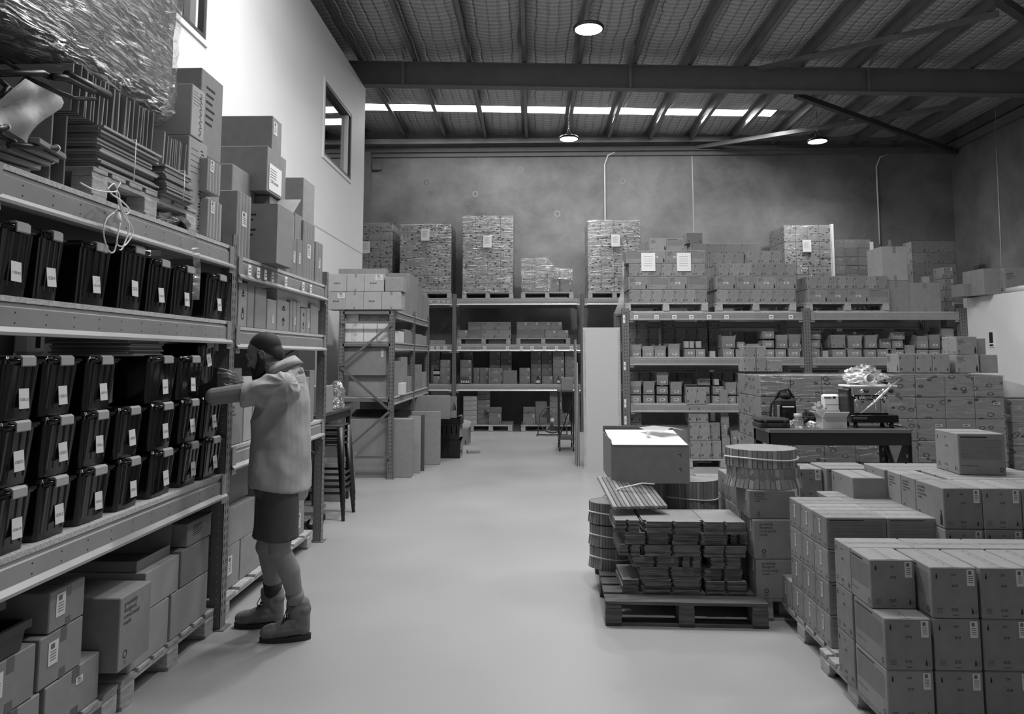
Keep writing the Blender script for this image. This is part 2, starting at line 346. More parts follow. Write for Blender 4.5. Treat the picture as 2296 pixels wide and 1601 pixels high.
# white office partition on the left with two openings high up
WIN = [(10.41, 11.99), (4.95, 6.52)]
mb = MB(); YE = 13.0; ZT = 6.52; T = 0.12; s0, s1 = 4.57, 5.68
mb.box(XW-T, -5, 0, XW, YE, s0, WALLW); mb.box(XW-T, -5, s1, XW, YE, ZT, WALLW)
mb.box(XW-T, -5, s0, XW, WIN[1][0], s1, WALLW); mb.box(XW-T, WIN[1][1], s0, XW, WIN[0][0], s1, WALLW); mb.box(XW-T, WIN[0][1], s0, XW, YE, s1, WALLW)
mb.box(XW-0.001, 3, 3.46, XW+0.003, YE, 3.475, PANELW)
mb.box(-6.2, YE-0.12, 0, XW-T, YE, ZT, WALLW)
struct(mb.build('wall_mezzanine'))
mb = MB(); mb.box(-6.2, -5, 6.4, XW-T, YE-.12, 6.5, WALLW); struct(mb.build('ceiling_mezzanine'))
for i, (a, b) in enumerate(WIN):
    f = MB()
    for (y0, y1, z0, z1) in ((a, b, s0, s0+.045), (a, b, s1-.045, s1), (a, a+.045, s0+.045, s1-.045), (b-.045, b, s0+.045, s1-.045)):
        f.box(XW-T+0.01, y0, z0, XW+0.012, y1, z1, STEELD)
    for (y0, y1, z0, z1) in ((a-.05, b+.05, s0-.05, s0), (a-.05, b+.05, s1, s1+.05), (a-.05, a, s0, s1), (b, b+.05, s0, s1)):
        f.box(XW-0.005, y0, z0, XW+0.018, y1, z1, WALLW)
    f.box(XW-T+0.01, b-0.16, s0+.045, XW-0.01, b-0.12, s1-.045, WALLW)
    fo = struct(f.build('window_%d' % (i+1)))
    g = MB(); g.box(XW-.075, a+.045, s0+.045, XW-.065, b-.045, s1-.045, GLASS); g.build('pane', fo)
# roof sheeting lined with sagging foil insulation
PX0, PDX = -3.15, 0.99
purl = [PX0+PDX*i for i in range(-3, 14)]
mb = MB(); NX, NY = 6, 90; vs = []; SKY0, SKY1 = 15.78, 16.22; SKX1 = 5.3; SKN0, SKN1 = 5.85, 6.75
def sheet(x0, x1, y0, y1, ny):
    vs = []; fs = []
    for j in range(ny+1):
        for i in range(NX+1):
            x = x0+(x1-x0)*i/NX; y = y0+(y1-y0)*j/ny; s = math.sin(math.pi*i/NX)*min(1, min(abs(y-SKY0), abs(y-SKY1), abs(y-SKN0), abs(y-SKN1))/.5)
            vs.append((x, y, roof(x)-0.07*s-0.02*noise.noise(Vector((x*1.3, y*.7, 0)))))
    for j in range(ny):
        for i in range(NX): a = j*(NX+1)+i; fs.append((a, a+NX+1, a+NX+2, a+1))
    mb.add(vs, fs, FOIL, True)
for a, b in zip(purl[:-1], purl[1:]):
    if b < -3.9 or a > 5.0: sheet(a, b, -5.2, 18, 80)
    else: sheet(a, b, -5.2, SKN0, 40); sheet(a, b, SKN1, SKY0, 44); sheet(a, b, SKY1, 18, 10)
mb.box(-7, -5.3, 7.46, 11, 18.2, 7.5, FOIL)
struct(mb.build('ceiling'))
mb = MB(); mb.add([(-4.2, SKY0-.05, roof(-4.2)+.02), (5.35, SKY0-.05, roof(5.3)+.02), (5.35, SKY1+.05, roof(5.3)+.02), (-4.2, SKY1+.05, roof(-4.2)+.02)], [(0, 1, 2, 3)], SKYE)
struct(mb.build('window_3'))
mb = MB(); mb.add([(-4.2, SKN0-.05, roof(-4.2)+.02), (5.35, SKN0-.05, roof(5.3)+.02), (5.35, SKN1+.05, roof(5.3)+.02), (-4.2, SKN1+.05, roof(-4.2)+.02)], [(0, 1, 2, 3)], SKYE); struct(mb.build('window_4'))  # glowing roof strip out of view, added with the near area light
# purlins, rafters, fly braces
for i, x in enumerate(purl[1:-1]):
    if x < -5.5: continue
    m = MB(); z1 = roof(x)-0.01; z0 = z1-0.2
    m.box(x-.0015, -5, z0, x+.0015, YB, z1, GALV); m.box(x-.0015, -5, z0, x+.075, YB, z0+.004, GALV); m.box(x-.075, -5, z1-.004, x+.0015, YB, z1, GALV); m.box(x+.071, -5, z0, x+.075, YB, z0+.02, GALV)
    struct(m.build('trim_%d' % (i+1)))
def rafter(y, n, x0=-6.2, x1=XR):
    m = MB()
    L = [(x0, roof(x0)-.225), (x1, roof(x1)-.225)]
    for (dy0, dy1, dz0, dz1) in ((-.006, .006, -.44, 0), (-.09, .09, -.012, 0), (-.09, .09, -.44, -.428)):
        vs = [(x, y+d, z+e) for (x, z) in L for (d, e) in ((dy0, dz0), (dy1, dz0), (dy1, dz1), (dy0, dz1))]
        m.add(vs, [(3, 2, 1, 0), (4, 5, 6, 7), (0, 1, 5, 4), (1, 2, 6, 5), (2, 3, 7, 6), (3, 0, 4, 7)], RAFT)
    for x in (-2.33, 1.75, 5.95):
        m.bar((x, y-.1, roof(x)-.23), (x, y-.1, roof(x)-.65), .045, .006, GALV, (0, 1, 0)); m.bar((x+.02, y-.1, roof(x)-.2), (x+.02, y-.5, roof(x)-.03), .045, .006, GALV)
    struct(m.build('trim_%d' % n))
rafter(12.9, 41)
rafter(2.2, 42)
m = MB(); m.box(-4.2, YB-.14, 6.62, XR, YB-.02, 6.64, RAFT); m.box(-6, YB-.06, 6.52, XR, YB-.02, 6.74, RAFT)
m.box(-6, YB-.3, 6.78, XR, YB-.27, 6.9, GALV); struct(m.build('trim_43'))
m = MB(); m.box(XR-.2, -5, 6.5, XR-.16, YB, 6.7, RAFT); m.box(XR-.2, -5, 6.68, XR, YB, 6.7, RAFT); struct(m.build('trim_44'))
m = MB(); m.box(-4.1, 17.45, 0, -3.95, 17.68, 6.6, RAFT); m.box(-3.93, 17.6, 6.2, -3.7, 17.68, 6.35, RAFT); struct(m.build('trim_45'))
# roof bracing tubes
def brace(n, p, q, r, m=GALV):
    b = MB(); b.bar(p, q, r*2, r*2, m); struct(b.build('trim_%d' % n))
def rp(u, v, dz=.30):
    x = 0
    for _ in range(20):
        r = ray(u, v); s = (roof(x)-dz-EYE)/r[2]; x = r[0]*s
    return Vector((r[0]*s, r[1]*s, EYE+r[2]*s))
brace(46, rp(1700, 155, .26), rp(2240, 30, .26), .04); brace(47, rp(1562, 331, .3), rp(2140, 238, .3), .045)
brace(48, rp(1785, 213, .42), onY(2150, 343, 17.5), .05, STEELD); brace(49, rp(2240, 0, .42), rp(2330, 60, .42), .06, STEELD)
# wall conduits
for i, (x, zt, zb) in enumerate(((1.76, 6.3, 3.0), (8.30, 6.2, 4.3))):
    b = MB(); b.tube([(x+.25, YB-.05, zt+.3), (x+.08, YB-.06, zt+.22), (x, YB-.03, zt), (x, YB-.03, zb)], .018, WHITEP)
    tag(b.build('conduit'), ['white electrical conduit down the wall above the middle of the back rack', 'white electrical conduit down the wall near the right corner'][i], 'conduit')
b = MB(); b.tube([onX(2232, 90, 9.9), onX(2232, 320, 9.9)], .008, GALV, 5); b.tube([onX(2232, 320, 9.9), onX(2222, 312, 9.9), onX(2226, 300, 9.9)], .008, GALV, 5); b.tube([onX(2234, 330, XR-.01), onX(2246, 600, XR-.01)], .012, WHITEP, 5)
tag(b.build('cable'), 'thin pale cable hanging down beside the right concrete wall', 'cable')
# low white office room on the right
XO = 6.42
mb = MB(); mb.box(XO, 5.0, 0, XO+.09, 11.05, 2.5, WALLW); mb.box(XO, 11.05, 0, XR, 11.14, 2.5, WALLW); mb.box(XO+.09, 5, 2.42, XR, 11.05, 2.498, WALLW)
struct(mb.build('wall_office'))
sg = MB(); a = onX(2217, 738, XO); b_ = onX(2229, 738, XO)
sg.box(XO-.012, b_.y, 1.77, XO-.001, a.y, 2.0, PAPER); sg.box(XO-.014, b_.y+.02, 1.83, XO-.0125, a.y-.02, 1.98, INK); sg.box(XO-.014, b_.y+.02, 1.785, XO-.0125, a.y-.02, 1.81, INK)
tag(sg.build('wall_sign'), 'small vertical safety sign with dark panel on the white office wall', 'sign')
# high bay lamps
def highbay(x, y, z, label, grp):
    root = empty('high_bay_lamp', (x, y, z)); tag(root, label, 'lamp', grp)
    m = MB(); m.lathe([(0.0, .10), (.08, .10), (.09, .06), (.2, .045), (.215, .03), (.215, 0.0), (.19, -.004)], BLACKM, 28); m.build('lamp_housing', root)
    m = MB(); m.lathe([(.192, -.002), (.12, -.012), (0.001, -.016)], LAMPE, 28); m.build('lens', root)
    m = MB(); top = roof(x)-(.19 if abs(x-.8) < .1 else .08)-z
    for s in (-1, 1): m.tube([(s*.06, 0, .1), (0, 0, .24)], .004, GALV, 5)
    n = int((top-.24)/.045)
    for k in range(n):
        c = .24+.045*k; d = (1, 0) if k % 2 else (0, 1)
        m.tube([(d[0]*.011*math.cos(t), d[1]*.011*math.cos(t), c+.022+.03*math.sin(t)) for t in [i*math.pi/4 for i in range(9)]], .0035, GALV, 4)
    m.build('chain', root)
    l = bpy.data.lights.new('lamp_light', 'AREA'); l.shape = 'DISK'; l.size = .37; l.energy = LAMP_W; l.spread = R(150)
    lo = bpy.data.objects.new('lamp_light', l); lo.location = (0, 0, -.03); lo.parent = root; COL.objects.link(lo)
    return root
for i, p in enumerate(LAMPS):
    lb = ['lit round high bay lamp hanging nearest, above the front of the rafter', 'lit round high bay lamp hanging left of centre before the concrete wall', 'lit round high bay lamp hanging at the right below the bracing tube',
          'lit round high bay lamp above the left shelving, outside the picture', 'lit round high bay lamp over the open floor, outside the picture'][min(i, 4)]
    highbay(*p, lb, None)
# ------------------------------------------------------------------ racking
def post(root, x, y, z1, face='x', w=.08, d=.07, foot=True, mat=STEEL, loc=True):
    """perforated upright; face 'x' shows slots to +X, 'y' shows slots to -Y"""
    m = MB()
    t = .003
    if face == 'y':
        m.box(-w/2, -d/2, 0, w/2, -d/2+t, z1, mat); m.box(-w/2, -d/2, 0, -w/2+t, d/2, z1, mat); m.box(w/2-t, -d/2, 0, w/2, d/2, z1, mat)
        k = 0; z = .08
        while z < z1-.04:
            for sx in (-.018, .018): m.quad((sx-.004, -d/2-.0008, z), (sx+.004, -d/2-.0008, z), (sx+.004, -d/2-.0008, z+.026), (sx-.004, -d/2-.0008, z+.026), SLOT)
            z += .05
        if foot: m.box(-w/2-.02, -d/2-.02, 0, w/2+.02, d/2+.02, .006, mat)
    else:
        m.box(d/2-t, -w/2, 0, d/2, w/2, z1, mat); m.box(-d/2, -w/2, 0, d/2, -w/2+t, z1, mat); m.box(-d/2, w/2-t, 0, d/2, w/2, z1, mat)
        z = .08
        while z < z1-.04:
            for sy in (-.018, .018): m.quad((d/2+.0008, sy-.004, z), (d/2+.0008, sy+.004, z), (d/2+.0008, sy+.004, z+.026), (d/2+.0008, sy-.004, z+.026), SLOT)
            m.quad((0.004, -w/2-.0008, z), (0.010, -w/2-.0008, z), (0.010, -w/2-.0008, z+.007), (0.004, -w/2-.0008, z+.007), PANELW)
            z += .05
        if foot: m.box(-d/2-.02, -w/2-.02, 0, d/2+.03, w/2+.02, .006, mat)
    return m.build('upright', root, (x, y, 0))
def beam(root, a, b, z, out, h=.12, mat=STEELB):
    """step beam from a to b (xy), top at z; out = unit vector to the aisle"""
    a = Vector((a[0], a[1], 0)); b = Vector((b[0], b[1], 0)); o = Vector((out[0], out[1], 0)); m = MB()
    prof = [(0, 0), (.0, -h*.12), (.008, -h*.16), (.008, -h*.74), (.028, -h*.9), (.028, -h), (-.03, -h), (-.03, 0)]
    vs = [p+o*q[0]+Vector((0, 0, z+q[1])) for p in (a, b) for q in prof]; n = len(prof)
    fs = [(i, (i+1) % n, n+(i+1) % n, n+i) for i in range(n)]+[tuple(range(n)), tuple(range(2*n-1, n-1, -1))]
    m.add(vs, fs, mat)
    L = (b-a).length; d = (b-a)/L; k = int(L/.17)
    for i in range(1, k):
        for zz in (.3, .62):
            c = a+d*(L*i/k)+o*.0088+Vector((0, 0, z-h*zz)); s = .003
            m.quad(c-d*s+Vector((0, 0, -s)), c+d*s+Vector((0, 0, -s)), c+d*s+Vector((0, 0, s)), c-d*s+Vector((0, 0, s)), SLOT)
    for e, sg in ((a, 1), (b, -1)):
        c = e+d*.03*sg; m.bar(c+o*.012+Vector((0, 0, z+.02)), c+o*.012+Vector((0, 0, z-h-.03)), .006, .06, mat, d)
    return m.build('beam', root)
def deck(root, x0, y0, x1, y1, z, t=.022):
    m = MB(); m.box(x0, y0, z-t, x1, y1, z-.001, BOARD); return m.build('shelf_board', root)
def btag(root, p, out, w=.07, h=.055, txt='2B'):
    o = Vector(out); ex = Vector((0, 0, 1)).cross(o)*1.0; ex = Vector((-o.y, o.x, 0)); up = Vector((0, 0, 1)); p = Vector(p)
    m = MB(); m.add([p-ex*w/2-up*h/2, p+ex*w/2-up*h/2, p+ex*w/2+up*h/2, p-ex*w/2+up*h/2], [(0, 1, 2, 3)], PAPER)
    m.add([p-ex*w/2-up*h/2-o*.0015, p+ex*w/2-up*h/2-o*.0015, p+ex*w/2+up*h/2-o*.0015, p-ex*w/2+up*h/2-o*.0015], [(3, 2, 1, 0)], PAPER)
    for k in range(2):
        c = p+o*.0008+up*(.008-.02*k); s = w*.33
        m.quad(c-ex*s-up*.004, c+ex*s-up*.004, c+ex*s+up*.004, c-ex*s+up*.004, INKG)
    return m.build('location_tag', root)
# left rack: two bays along the aisle, decks facing +X
XF, XBk = -1.90, -2.88
LV1 = (2.34, 1.868, .93); LV2 = (2.295, 1.84, 1.08)
rk = empty('pallet_rack'); tag(rk, 'grey steel shelving run along the left wall where the man stands', 'rack')
for y in (2.42, 4.60, 6.71):
    post(rk, -1.93, y, 2.42 if y > 2.5 else 2.42, 'x'); post(rk, XBk+.02, y, 2.42, 'x')
    m = MB()
    zs = [.2, .75, 1.3, 1.85, 2.3]
    for i in range(4): m.bar((-1.95, y, zs[i]) if i % 2 else (XBk+.04, y, zs[i]), (XBk+.04, y, zs[i+1]) if i % 2 else (-1.95, y, zs[i+1]), .02, .02, STEEL)
    m.build('frame_brace', rk)
for (y0, y1, LV) in ((2.46, 4.56, LV1), (4.64, 6.67, LV2)):
    for z in LV:
        beam(rk, (XF, y0), (XF, y1), z-.024, (1, 0)); beam(rk, (XBk, y0), (XBk, y1), z-.024, (-1, 0)); deck(rk, XBk-.02, y0+.005, XF+.005, y1-.005, z)
for u in (556, 576, 592, 608, 638, 677, 694): 
    q = onX(u, 560+(u-520)*.34+38, -1.88); btag(rk, (-1.868, q.y, 2.215), (1, 0, 0), .05, .07)
# second unit: bolted shelving with the braced end frame
XS0, XS1 = -2.62, -1.93
un = empty('shelving_unit'); tag(un, 'grey bolted shelving unit with zigzag braced end frame beyond the gap', 'rack')
for (x, y) in ((XS0, 10.05), (XS1, 10.05), (XS1, 11.78), (XS0, 11.78), (XS1, 13.4), (XS0, 13.4)): post(un, x, y, 2.36, 'y', .075, .06)
for (a, b) in (((748, 723), (880, 723)), ((880, 727), (760, 822)), ((760, 822), (876, 921)), ((876, 921), (755, 1022)), ((752, 1025), (878, 1025))):
    p = onY(*a, 10.0); q = onY(*b, 10.0); p.x = min(max(p.x, XS0), XS1); q.x = min(max(q.x, XS0), XS1); m = MB(); m.bar(p, q, .012, .032, GALV, (0, 0, 1)); m.build('brace', un)
for (y0, y1) in ((10.09, 11.74), (11.82, 13.36)):
    for z in (2.28, 1.84, 1.09):
        beam(un, (XS1+.01, y0), (XS1+.01, y1), z-.02, (1, 0), .09); beam(un, (XS0-.01, y0), (XS0-.01, y1), z-.02, (-1, 0), .09); deck(un, XS0-.02, y0, XS1+.03, y1, z, .018)
for z in (2.28, 1.84, 1.09):
    m = MB(); m.box(XS0+.02, 10.02, z-.06, XS1-.02, 10.05, z-.02, STEEL); m.build('end_rail', un)
# back rack
YK = 16.3
bk = empty('pallet_rack'); tag(bk, 'wide pallet rack with three levels against the concrete back wall', 'rack')
bx = (-4.55, -1.74, 1.09, 3.9, 6.7, 9.5)
for x in bx:
    post(bk, x, YK, 3.02, 'y', .09, .08); post(bk, x, YK+1.0, 3.02, 'y', .09, .08)
for a, b in zip(bx[:-1], bx[1:]):
    for z in (2.92, 1.9, 1.03):
        beam(bk, (a+.05, YK-.03), (b-.05, YK-.03), z-.02, (0, -1), .13); beam(bk, (a+.05, YK+1.03), (b-.05, YK+1.03), z-.02, (0, 1), .13); deck(bk, a+.05, YK-.03, b-.05, YK+1.03, z)
for u in (1030, 1087, 1138, 1169, 1193, 1221, 1248, 1281, 969, 982, 998): q = onY(u, 775, YK-.07); btag(bk, (q.x, YK-.061, 1.82), (0, -1, 0), .07, .07)
for u in (966, 983, 995, 1006): q = onY(u, 675, YK-.07); btag(bk, (q.x, YK-.061, 2.845), (0, -1, 0), .06, .05)
# right rack
YR = 11.1; RL = (2.305, 1.635, .945)
rr = empty('pallet_rack'); tag(rr, 'grey pallet rack facing the camera on the right, stacked with small cartons', 'rack')
rx = (1.385, 4.07, 6.36)
for x in rx:
    post(rr, x, YR, 2.36, 'y', .11, .08); post(rr, x, YR+1.05, 2.36, 'y', .11, .08)
for a, b in zip(rx[:-1], rx[1:]):
    for z in RL:
        beam(rr, (a+.06, YR-.03), (b-.06, YR-.03), z-.02, (0, -1), .105, STEELB); beam(rr, (a+.06, YR+1.08), (b-.06, YR+1.08), z-.1, (0, -1), .11, STEELB); deck(rr, a+.06, YR-.03, b-.06, YR+1.06, z)
for u in (1426, 1472, 1512, 1550, 1590, 1629, 1729, 1773): q = onY(u, 705, YR-.06); btag(rr, (q.x, YR-.062, 2.225), (0, -1, 0), .065, .065)
for z in (.7, .95, 1.5, 2.2):
    btag(rr, (rx[0]-.02, YR-.045, z), (0, -1, 0), .03, .12)
# ------------------------------------------------------------------ cartons
def bottle2d(mb, o, ex, ey, h, m):
    o = Vector(o); ex = Vector(ex); ey = Vector(ey); w = h*.30
    pts = [(-w/2, 0), (w/2, 0), (w/2, h*.58), (w*.2, h*.72), (w*.2, h), (-w*.2, h), (-w*.2, h*.72), (-w/2, h*.58)]
    mb.add([o+ex*a+ey*b for a, b in pts], [tuple(range(8))], m)
def face(mb, kind, o, ex, ey, w, h):
    o = Vector(o); ex = Vector(ex); ey = Vector(ey)
    P = lambda a, b: o+ex*(a*w)+ey*(b*h)
    def rect(a0, b0, a1, b1, m): mb.add([P(a0, b0), P(a1, b0), P(a1, b1), P(a0, b1)], [(0, 1, 2, 3)], m)
    if kind == 'text':
        mb.text('greenfully\ndesigned,\nconsciously\nmade', P(.08, .56), ex, ey, .34*h, INK, .33*w)
        mb.ring(P(.13, .2), ex, ey, .055*h, .016*h, INK); rect(.09, .085, .17, .10, INKG); rect(.10, .05, .16, .065, INKG)
        bottle2d(mb, P(.90, .08), ex, ey, .36*h, INK)
    elif kind == 'textonly':
        mb.text('greenfully\ndesigned,\nconsciously\nmade', P(.12, .60), ex, ey, .33*h, INK, .5*w)
        mb.ring(P(.2, .2), ex, ey, .055*h, .015*h, INK); rect(.15, .10, .25, .115, INKG); rect(.16, .065, .24, .08, INKG)
    elif kind == 'fine':
        rect(.05, .9, .62, .925, INK)
        for i in range(11): rect(.05, .84-.045*i, .93, .845-.045*i+.006, INKG)
        rect(.05, .22, .4, .235, INKG); mb.ring(P(.9, .14), ex, ey, .05*h, .014*h, INK); rect(.87, .06, .93, .07, INKG)
    elif kind == 'end':
        bottle2d(mb, P(.12, .78), ex, ey, .11*h, INK); mb.text('OII', P(.43, .83), ex, ey, .05*h, INK); 
        for a in (.5, .57): mb.ring(P(a-.03, .64), ex, ey, .025*h, .01*h, INK, 10)
        for i in range(4): rect(.09, .10+.03*i, .22, .112+.03*i, INKG)
        for a in (.44, .52): mb.ring(P(a, .17), ex, ey, .03*h, .01*h, INK, 10)
        rect(.43, .055, .55, .065, INK); bottle2d(mb, P(.86, .09), ex, ey, .12*h, INK)
        for i in range(3): rect(.9, .09+.03*i, .96, .10+.03*i, INKG)
    elif kind == 'shelf':
        bottle2d(mb, P(.1, .72), ex, ey, .16*h, INK); mb.text('OII', P(.42, .8), ex, ey, .06*h, INK)
        mb.ring(P(.14, .2), ex, ey, .06*h, .03*h, INK, 10); rect(.42, .06, .58, .08, INKG); bottle2d(mb, P(.86, .1), ex, ey, .2*h, INK)
    elif kind == 'tape':
        rect(.44, .0, .56, .16, TAPE); rect(.44, .8, .56, 1.0, TAPE)
    elif kind == 'dtape':
        rect(.46, .0, .6, .2, TAPED); rect(.46, .72, .6, 1.0, TAPED)
    elif kind == 'arrows':
        for c in (.32, .72):
            mb.add([P(.35, c+.02), P(.65, c+.02), P(.5, c+.14)], [(0, 1, 2)], INK); rect(.35, c-.04, .65, c, INK) if c > .5 else mb.ring(P(.5, c-.07), ex, ey, .09*h, .03*h, INK)
    elif kind == 'hand':
        for i in range(5): rect(.12, .88-.06*i, .5+.08*((i*7) % 4), .888-.06*i, INKG)
        for i in range(26):
            b = .9-.033*i; a = .62+.05*math.sin(i*1.7); rect(a, b, a+.13+.04*math.sin(i*2.9), b+.014, INK)
    elif kind == 'strips':
        for a in (.08, .30, .52, .74): rect(a, 0, a+.12, 1, TAPE)
    elif kind == 'scrawl':
        for i in range(5): rect(.3+.07*i, .42+.03*(i % 2), .33+.07*i, .50+.03*((i+1) % 2), INK)
        rect(.3, .455, .62, .47, INK)
    elif kind == 'print6':
        for i in range(6): rect(.22, .80-.085*i, .62-.05*(i % 3), .83-.085*i, INK)
CM = {}
def carton_mesh(L, W, H, st, mat, b=.004):
    k = (round(L, 3), round(W, 3), round(H, 3), st, mat.name)
    if k in CM: return CM[k]
    mb = MB(); mb.cbox(-L/2, -W/2, 0, L/2, W/2, H, mat, min(b, .02*L))
    e = .0008; fr, bk_, rt, lf, tp = st
    up = (0, 0, 1)
    if fr: face(mb, fr, (-L/2, -W/2-e, 0), (1, 0, 0), up, L, H)
    if bk_: face(mb, bk_, (L/2, W/2+e, 0), (-1, 0, 0), up, L, H)
    if rt: face(mb, rt, (L/2+e, -W/2, 0), (0, 1, 0), up, W, H)
    if lf: face(mb, lf, (-L/2-e, W/2, 0), (0, -1, 0), up, W, H)
    z = H+.0006
    def rc(x0, y0, x1, y1, m, dz=0): mb.quad((x0, y0, z+dz), (x1, y0, z+dz), (x1, y1, z+dz), (x0, y1, z+dz), m)
    if tp == 'x':      # seam along local x with tape
        rc(-L/2+.004, -.024, L/2-.004, .024, TAPE if False else mat); rc(-L/2+.004, -.0012, L/2-.004, .0012, SLOT, .0003)
        for i in range(5): a = -L*.36+L*.18*i; rc(a, .012, a+L*.06, .017, INKG, .0004)
    elif tp == 'y':
        rc(-.0012, -W/2+.004, .0012, W/2-.004, SLOT, .0003)
    me = mb.mesh('carton'); CM[k] = me; return me
STD = ('text', 'fine', 'end', 'end', 'x'); STDT = ('textonly', 'fine', 'end', 'end', 'x'); SHELF = ('text', 'fine', 'shelf', 'shelf', 'x')
PLN = (None, None, None, None, 'x'); TP = ('tape', 'tape', None, None, 'x'); DT = ('dtape', 'dtape', 'dtape', 'dtape', 'x')
LM = {}
def label_mesh(w, h, txt=None):
    k = (round(w, 3), round(h, 3), txt)
    if k in LM: return LM[k]
    mb = MB(); mb.box(-w/2, -.0012, -h/2, w/2, 0, h/2, PAPERG if txt != 'page' else PAPER); y = -.0018
    q = lambda a, b, c, d, m: mb.quad((a*w, y, b*h), (c*w, y, b*h), (c*w, y, d*h), (a*w, y, d*h), m)
    if txt is None: q(-.28, .2, .12, .42, INKG); [q(-.3, -.3+.12*i, .3, -.26+.12*i, INKG) for i in range(4)]
    elif txt == 'wide': q(-.38, -.2, .25, .25, INKG)
    elif txt == 'page': [q(-.36, .32-.07*i, .3-.1*(i % 3), .335-.07*i, INKG) for i in range(8)]
    else:
        mb.text(txt, (-w*.4, y, -h*.12*(1+txt.count('\n'))), (1, 0, 0), (0, 0, 1), h*.2*(1+1.4*txt.count('\n')), INK, w*.8)
    me = mb.mesh('label'); LM[k] = me; return me
def sticker(parent, x, y, z, w, h, rz=0.0, txt=None, tilt=0.0, name='label_sticker'):
    return link(name, label_mesh(w, h, txt), parent, (x, y, z), (0, tilt, rz))
def carton(x, y, z, L, W, H, rz=0.0, st=STD, mat=None, label='', group=None, stick=None, name='carton', jit=.012):
    o = link(name, carton_mesh(L, W, H, st, mat or CARD), None, (x, y, z), (0, 0, rz+RND.uniform(-jit, jit)))
    tag(o, label, 'box', group)
    for s in (stick or []): # (face, a, b, w, h, txt) a,b fractions on face
        f, a, b, w, h = s[:5]; t = s[5] if len(s) > 5 else None
        if f == 'f': sticker(o, -L/2+a*L, -W/2-.001, b*H, w, h, 0, t)
        if f == 'b': sticker(o, L/2-a*L, W/2+.001, b*H, w, h, math.pi, t)
        if f == 'r': sticker(o, L/2+.001, -W/2+a*W, b*H, w, h, math.pi/2, t)
        if f == 'l': sticker(o, -L/2-.001, W/2-a*W, b*H, w, h, -math.pi/2, t)
    return o
def open_carton(x, y, z, L, W, H, rz=0, flap=None, side=False, mat=None, label='', group=None, st=None, stick=None, name='open_carton', content=0.0):
    """open topped carton; flap = list of (side letter, length, angle from vertical)"""
    mat = mat or CARD; k = ('open', round(L, 3), round(W, 3), round(H, 3), st, mat.name, content)
    if k not in CM:
        mb = MB(); t = .004
        mb.box(-L/2, -W/2, 0, L/2, -W/2+t, H, mat); mb.box(-L/2, W/2-t, 0, L/2, W/2, H, mat); mb.box(-L/2, -W/2+t, 0, -L/2+t, W/2-t, H, mat); mb.box(L/2-t, -W/2+t, 0, L/2, W/2-t, H, mat)
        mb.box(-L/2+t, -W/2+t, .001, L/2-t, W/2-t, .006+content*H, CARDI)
        if st: face(mb, st, (-L/2, -W/2-.0008, 0), (1, 0, 0), (0, 0, 1), L, H)
        CM[k] = mb.mesh('open_carton')
    o = link(name, CM[k], None, (x, y, z), (0, 0, rz)); tag(o, label, 'box', group)
    for (s, ln, an) in (flap or []):
        mb = MB(); wd = L if s in 'fb' else W
        mb.box(-wd/2, -.002, 0, wd/2, .002, ln, mat)
        f = mb.build('flap', o)
        f.location = {'f': (0, -W/2+.002, H), 'b': (0, W/2-.002, H), 'l': (-L/2+.002, 0, H), 'r': (L/2-.002, 0, H)}[s]
        f.rotation_euler = Matrix.Rotation({'f': 0, 'b': math.pi, 'l': -math.pi/2, 'r': math.pi/2}[s], 3, 'Z').to_euler() if an == 0 else (Matrix.Rotation({'f': 0, 'b': math.pi, 'l': -math.pi/2, 'r': math.pi/2}[s], 3, 'Z') @ Matrix.Rotation(an, 3, 'X')).to_euler()
    for s in (stick or []):
        f, a, b, w, h = s[:5]; sticker(o, -L/2+a*L, -W/2-.001, b*H, w, h, 0, s[5] if len(s) > 5 else None)
    return o
KP = {'e': 'end-on carton', 't': 'carton printed with four-line text', 'f': 'carton with fine print', 'p': 'plain carton'}
def crow(ctx, group, us, v, y, z, H, kinds, rn, depth=.3, mat=None, stickw=None, hh=None, shelf=True, seam=.002):
    """a row of cartons whose fronts stand in the plane Y = y; us are the edges"""
    n = len(us)-1
    for i in range(n):
        a = onY(us[i], v, y).x; b = onY(us[i+1], v, y).x; w = (b-a)-seam; k = kinds[i % len(kinds)]
        lb = '%s, %s from left, %s, %s' % (KP[k], ORD[i], rn, ctx)
        if len(lb.split()) > 15: lb = lb.replace('carton printed with four-line text', 'text-printed carton').replace('carton with fine print', 'fine-print carton')
        x = (a+b)/2; H2 = H-.0015
        st = []
        if k == 'e':
            if stickw: st = [('r', .82, .8, w*.16, H*.3)]
            # end face towards the camera: rotate -90 puts local +X (right) face at -Y
            carton(x, y+depth/2, z, depth, w, H2, -math.pi/2, SHELF if shelf else STD, mat, lb, group, st, jit=.006)
        else:
            d2 = .2 if depth > .25 else depth
            S = {'t': (SHELF if shelf else STD, 0), 'f': (SHELF if shelf else STD, math.pi), 'p': (PLN, 0)}[k]
            if k == 't' and stickw: st = [('f', .5, .48, w*.24, H*.15, 'wide')]
            carton(x, y+d2/2, z, w, d2, H2, S[1], S[0], mat, lb, group, st, jit=.006)
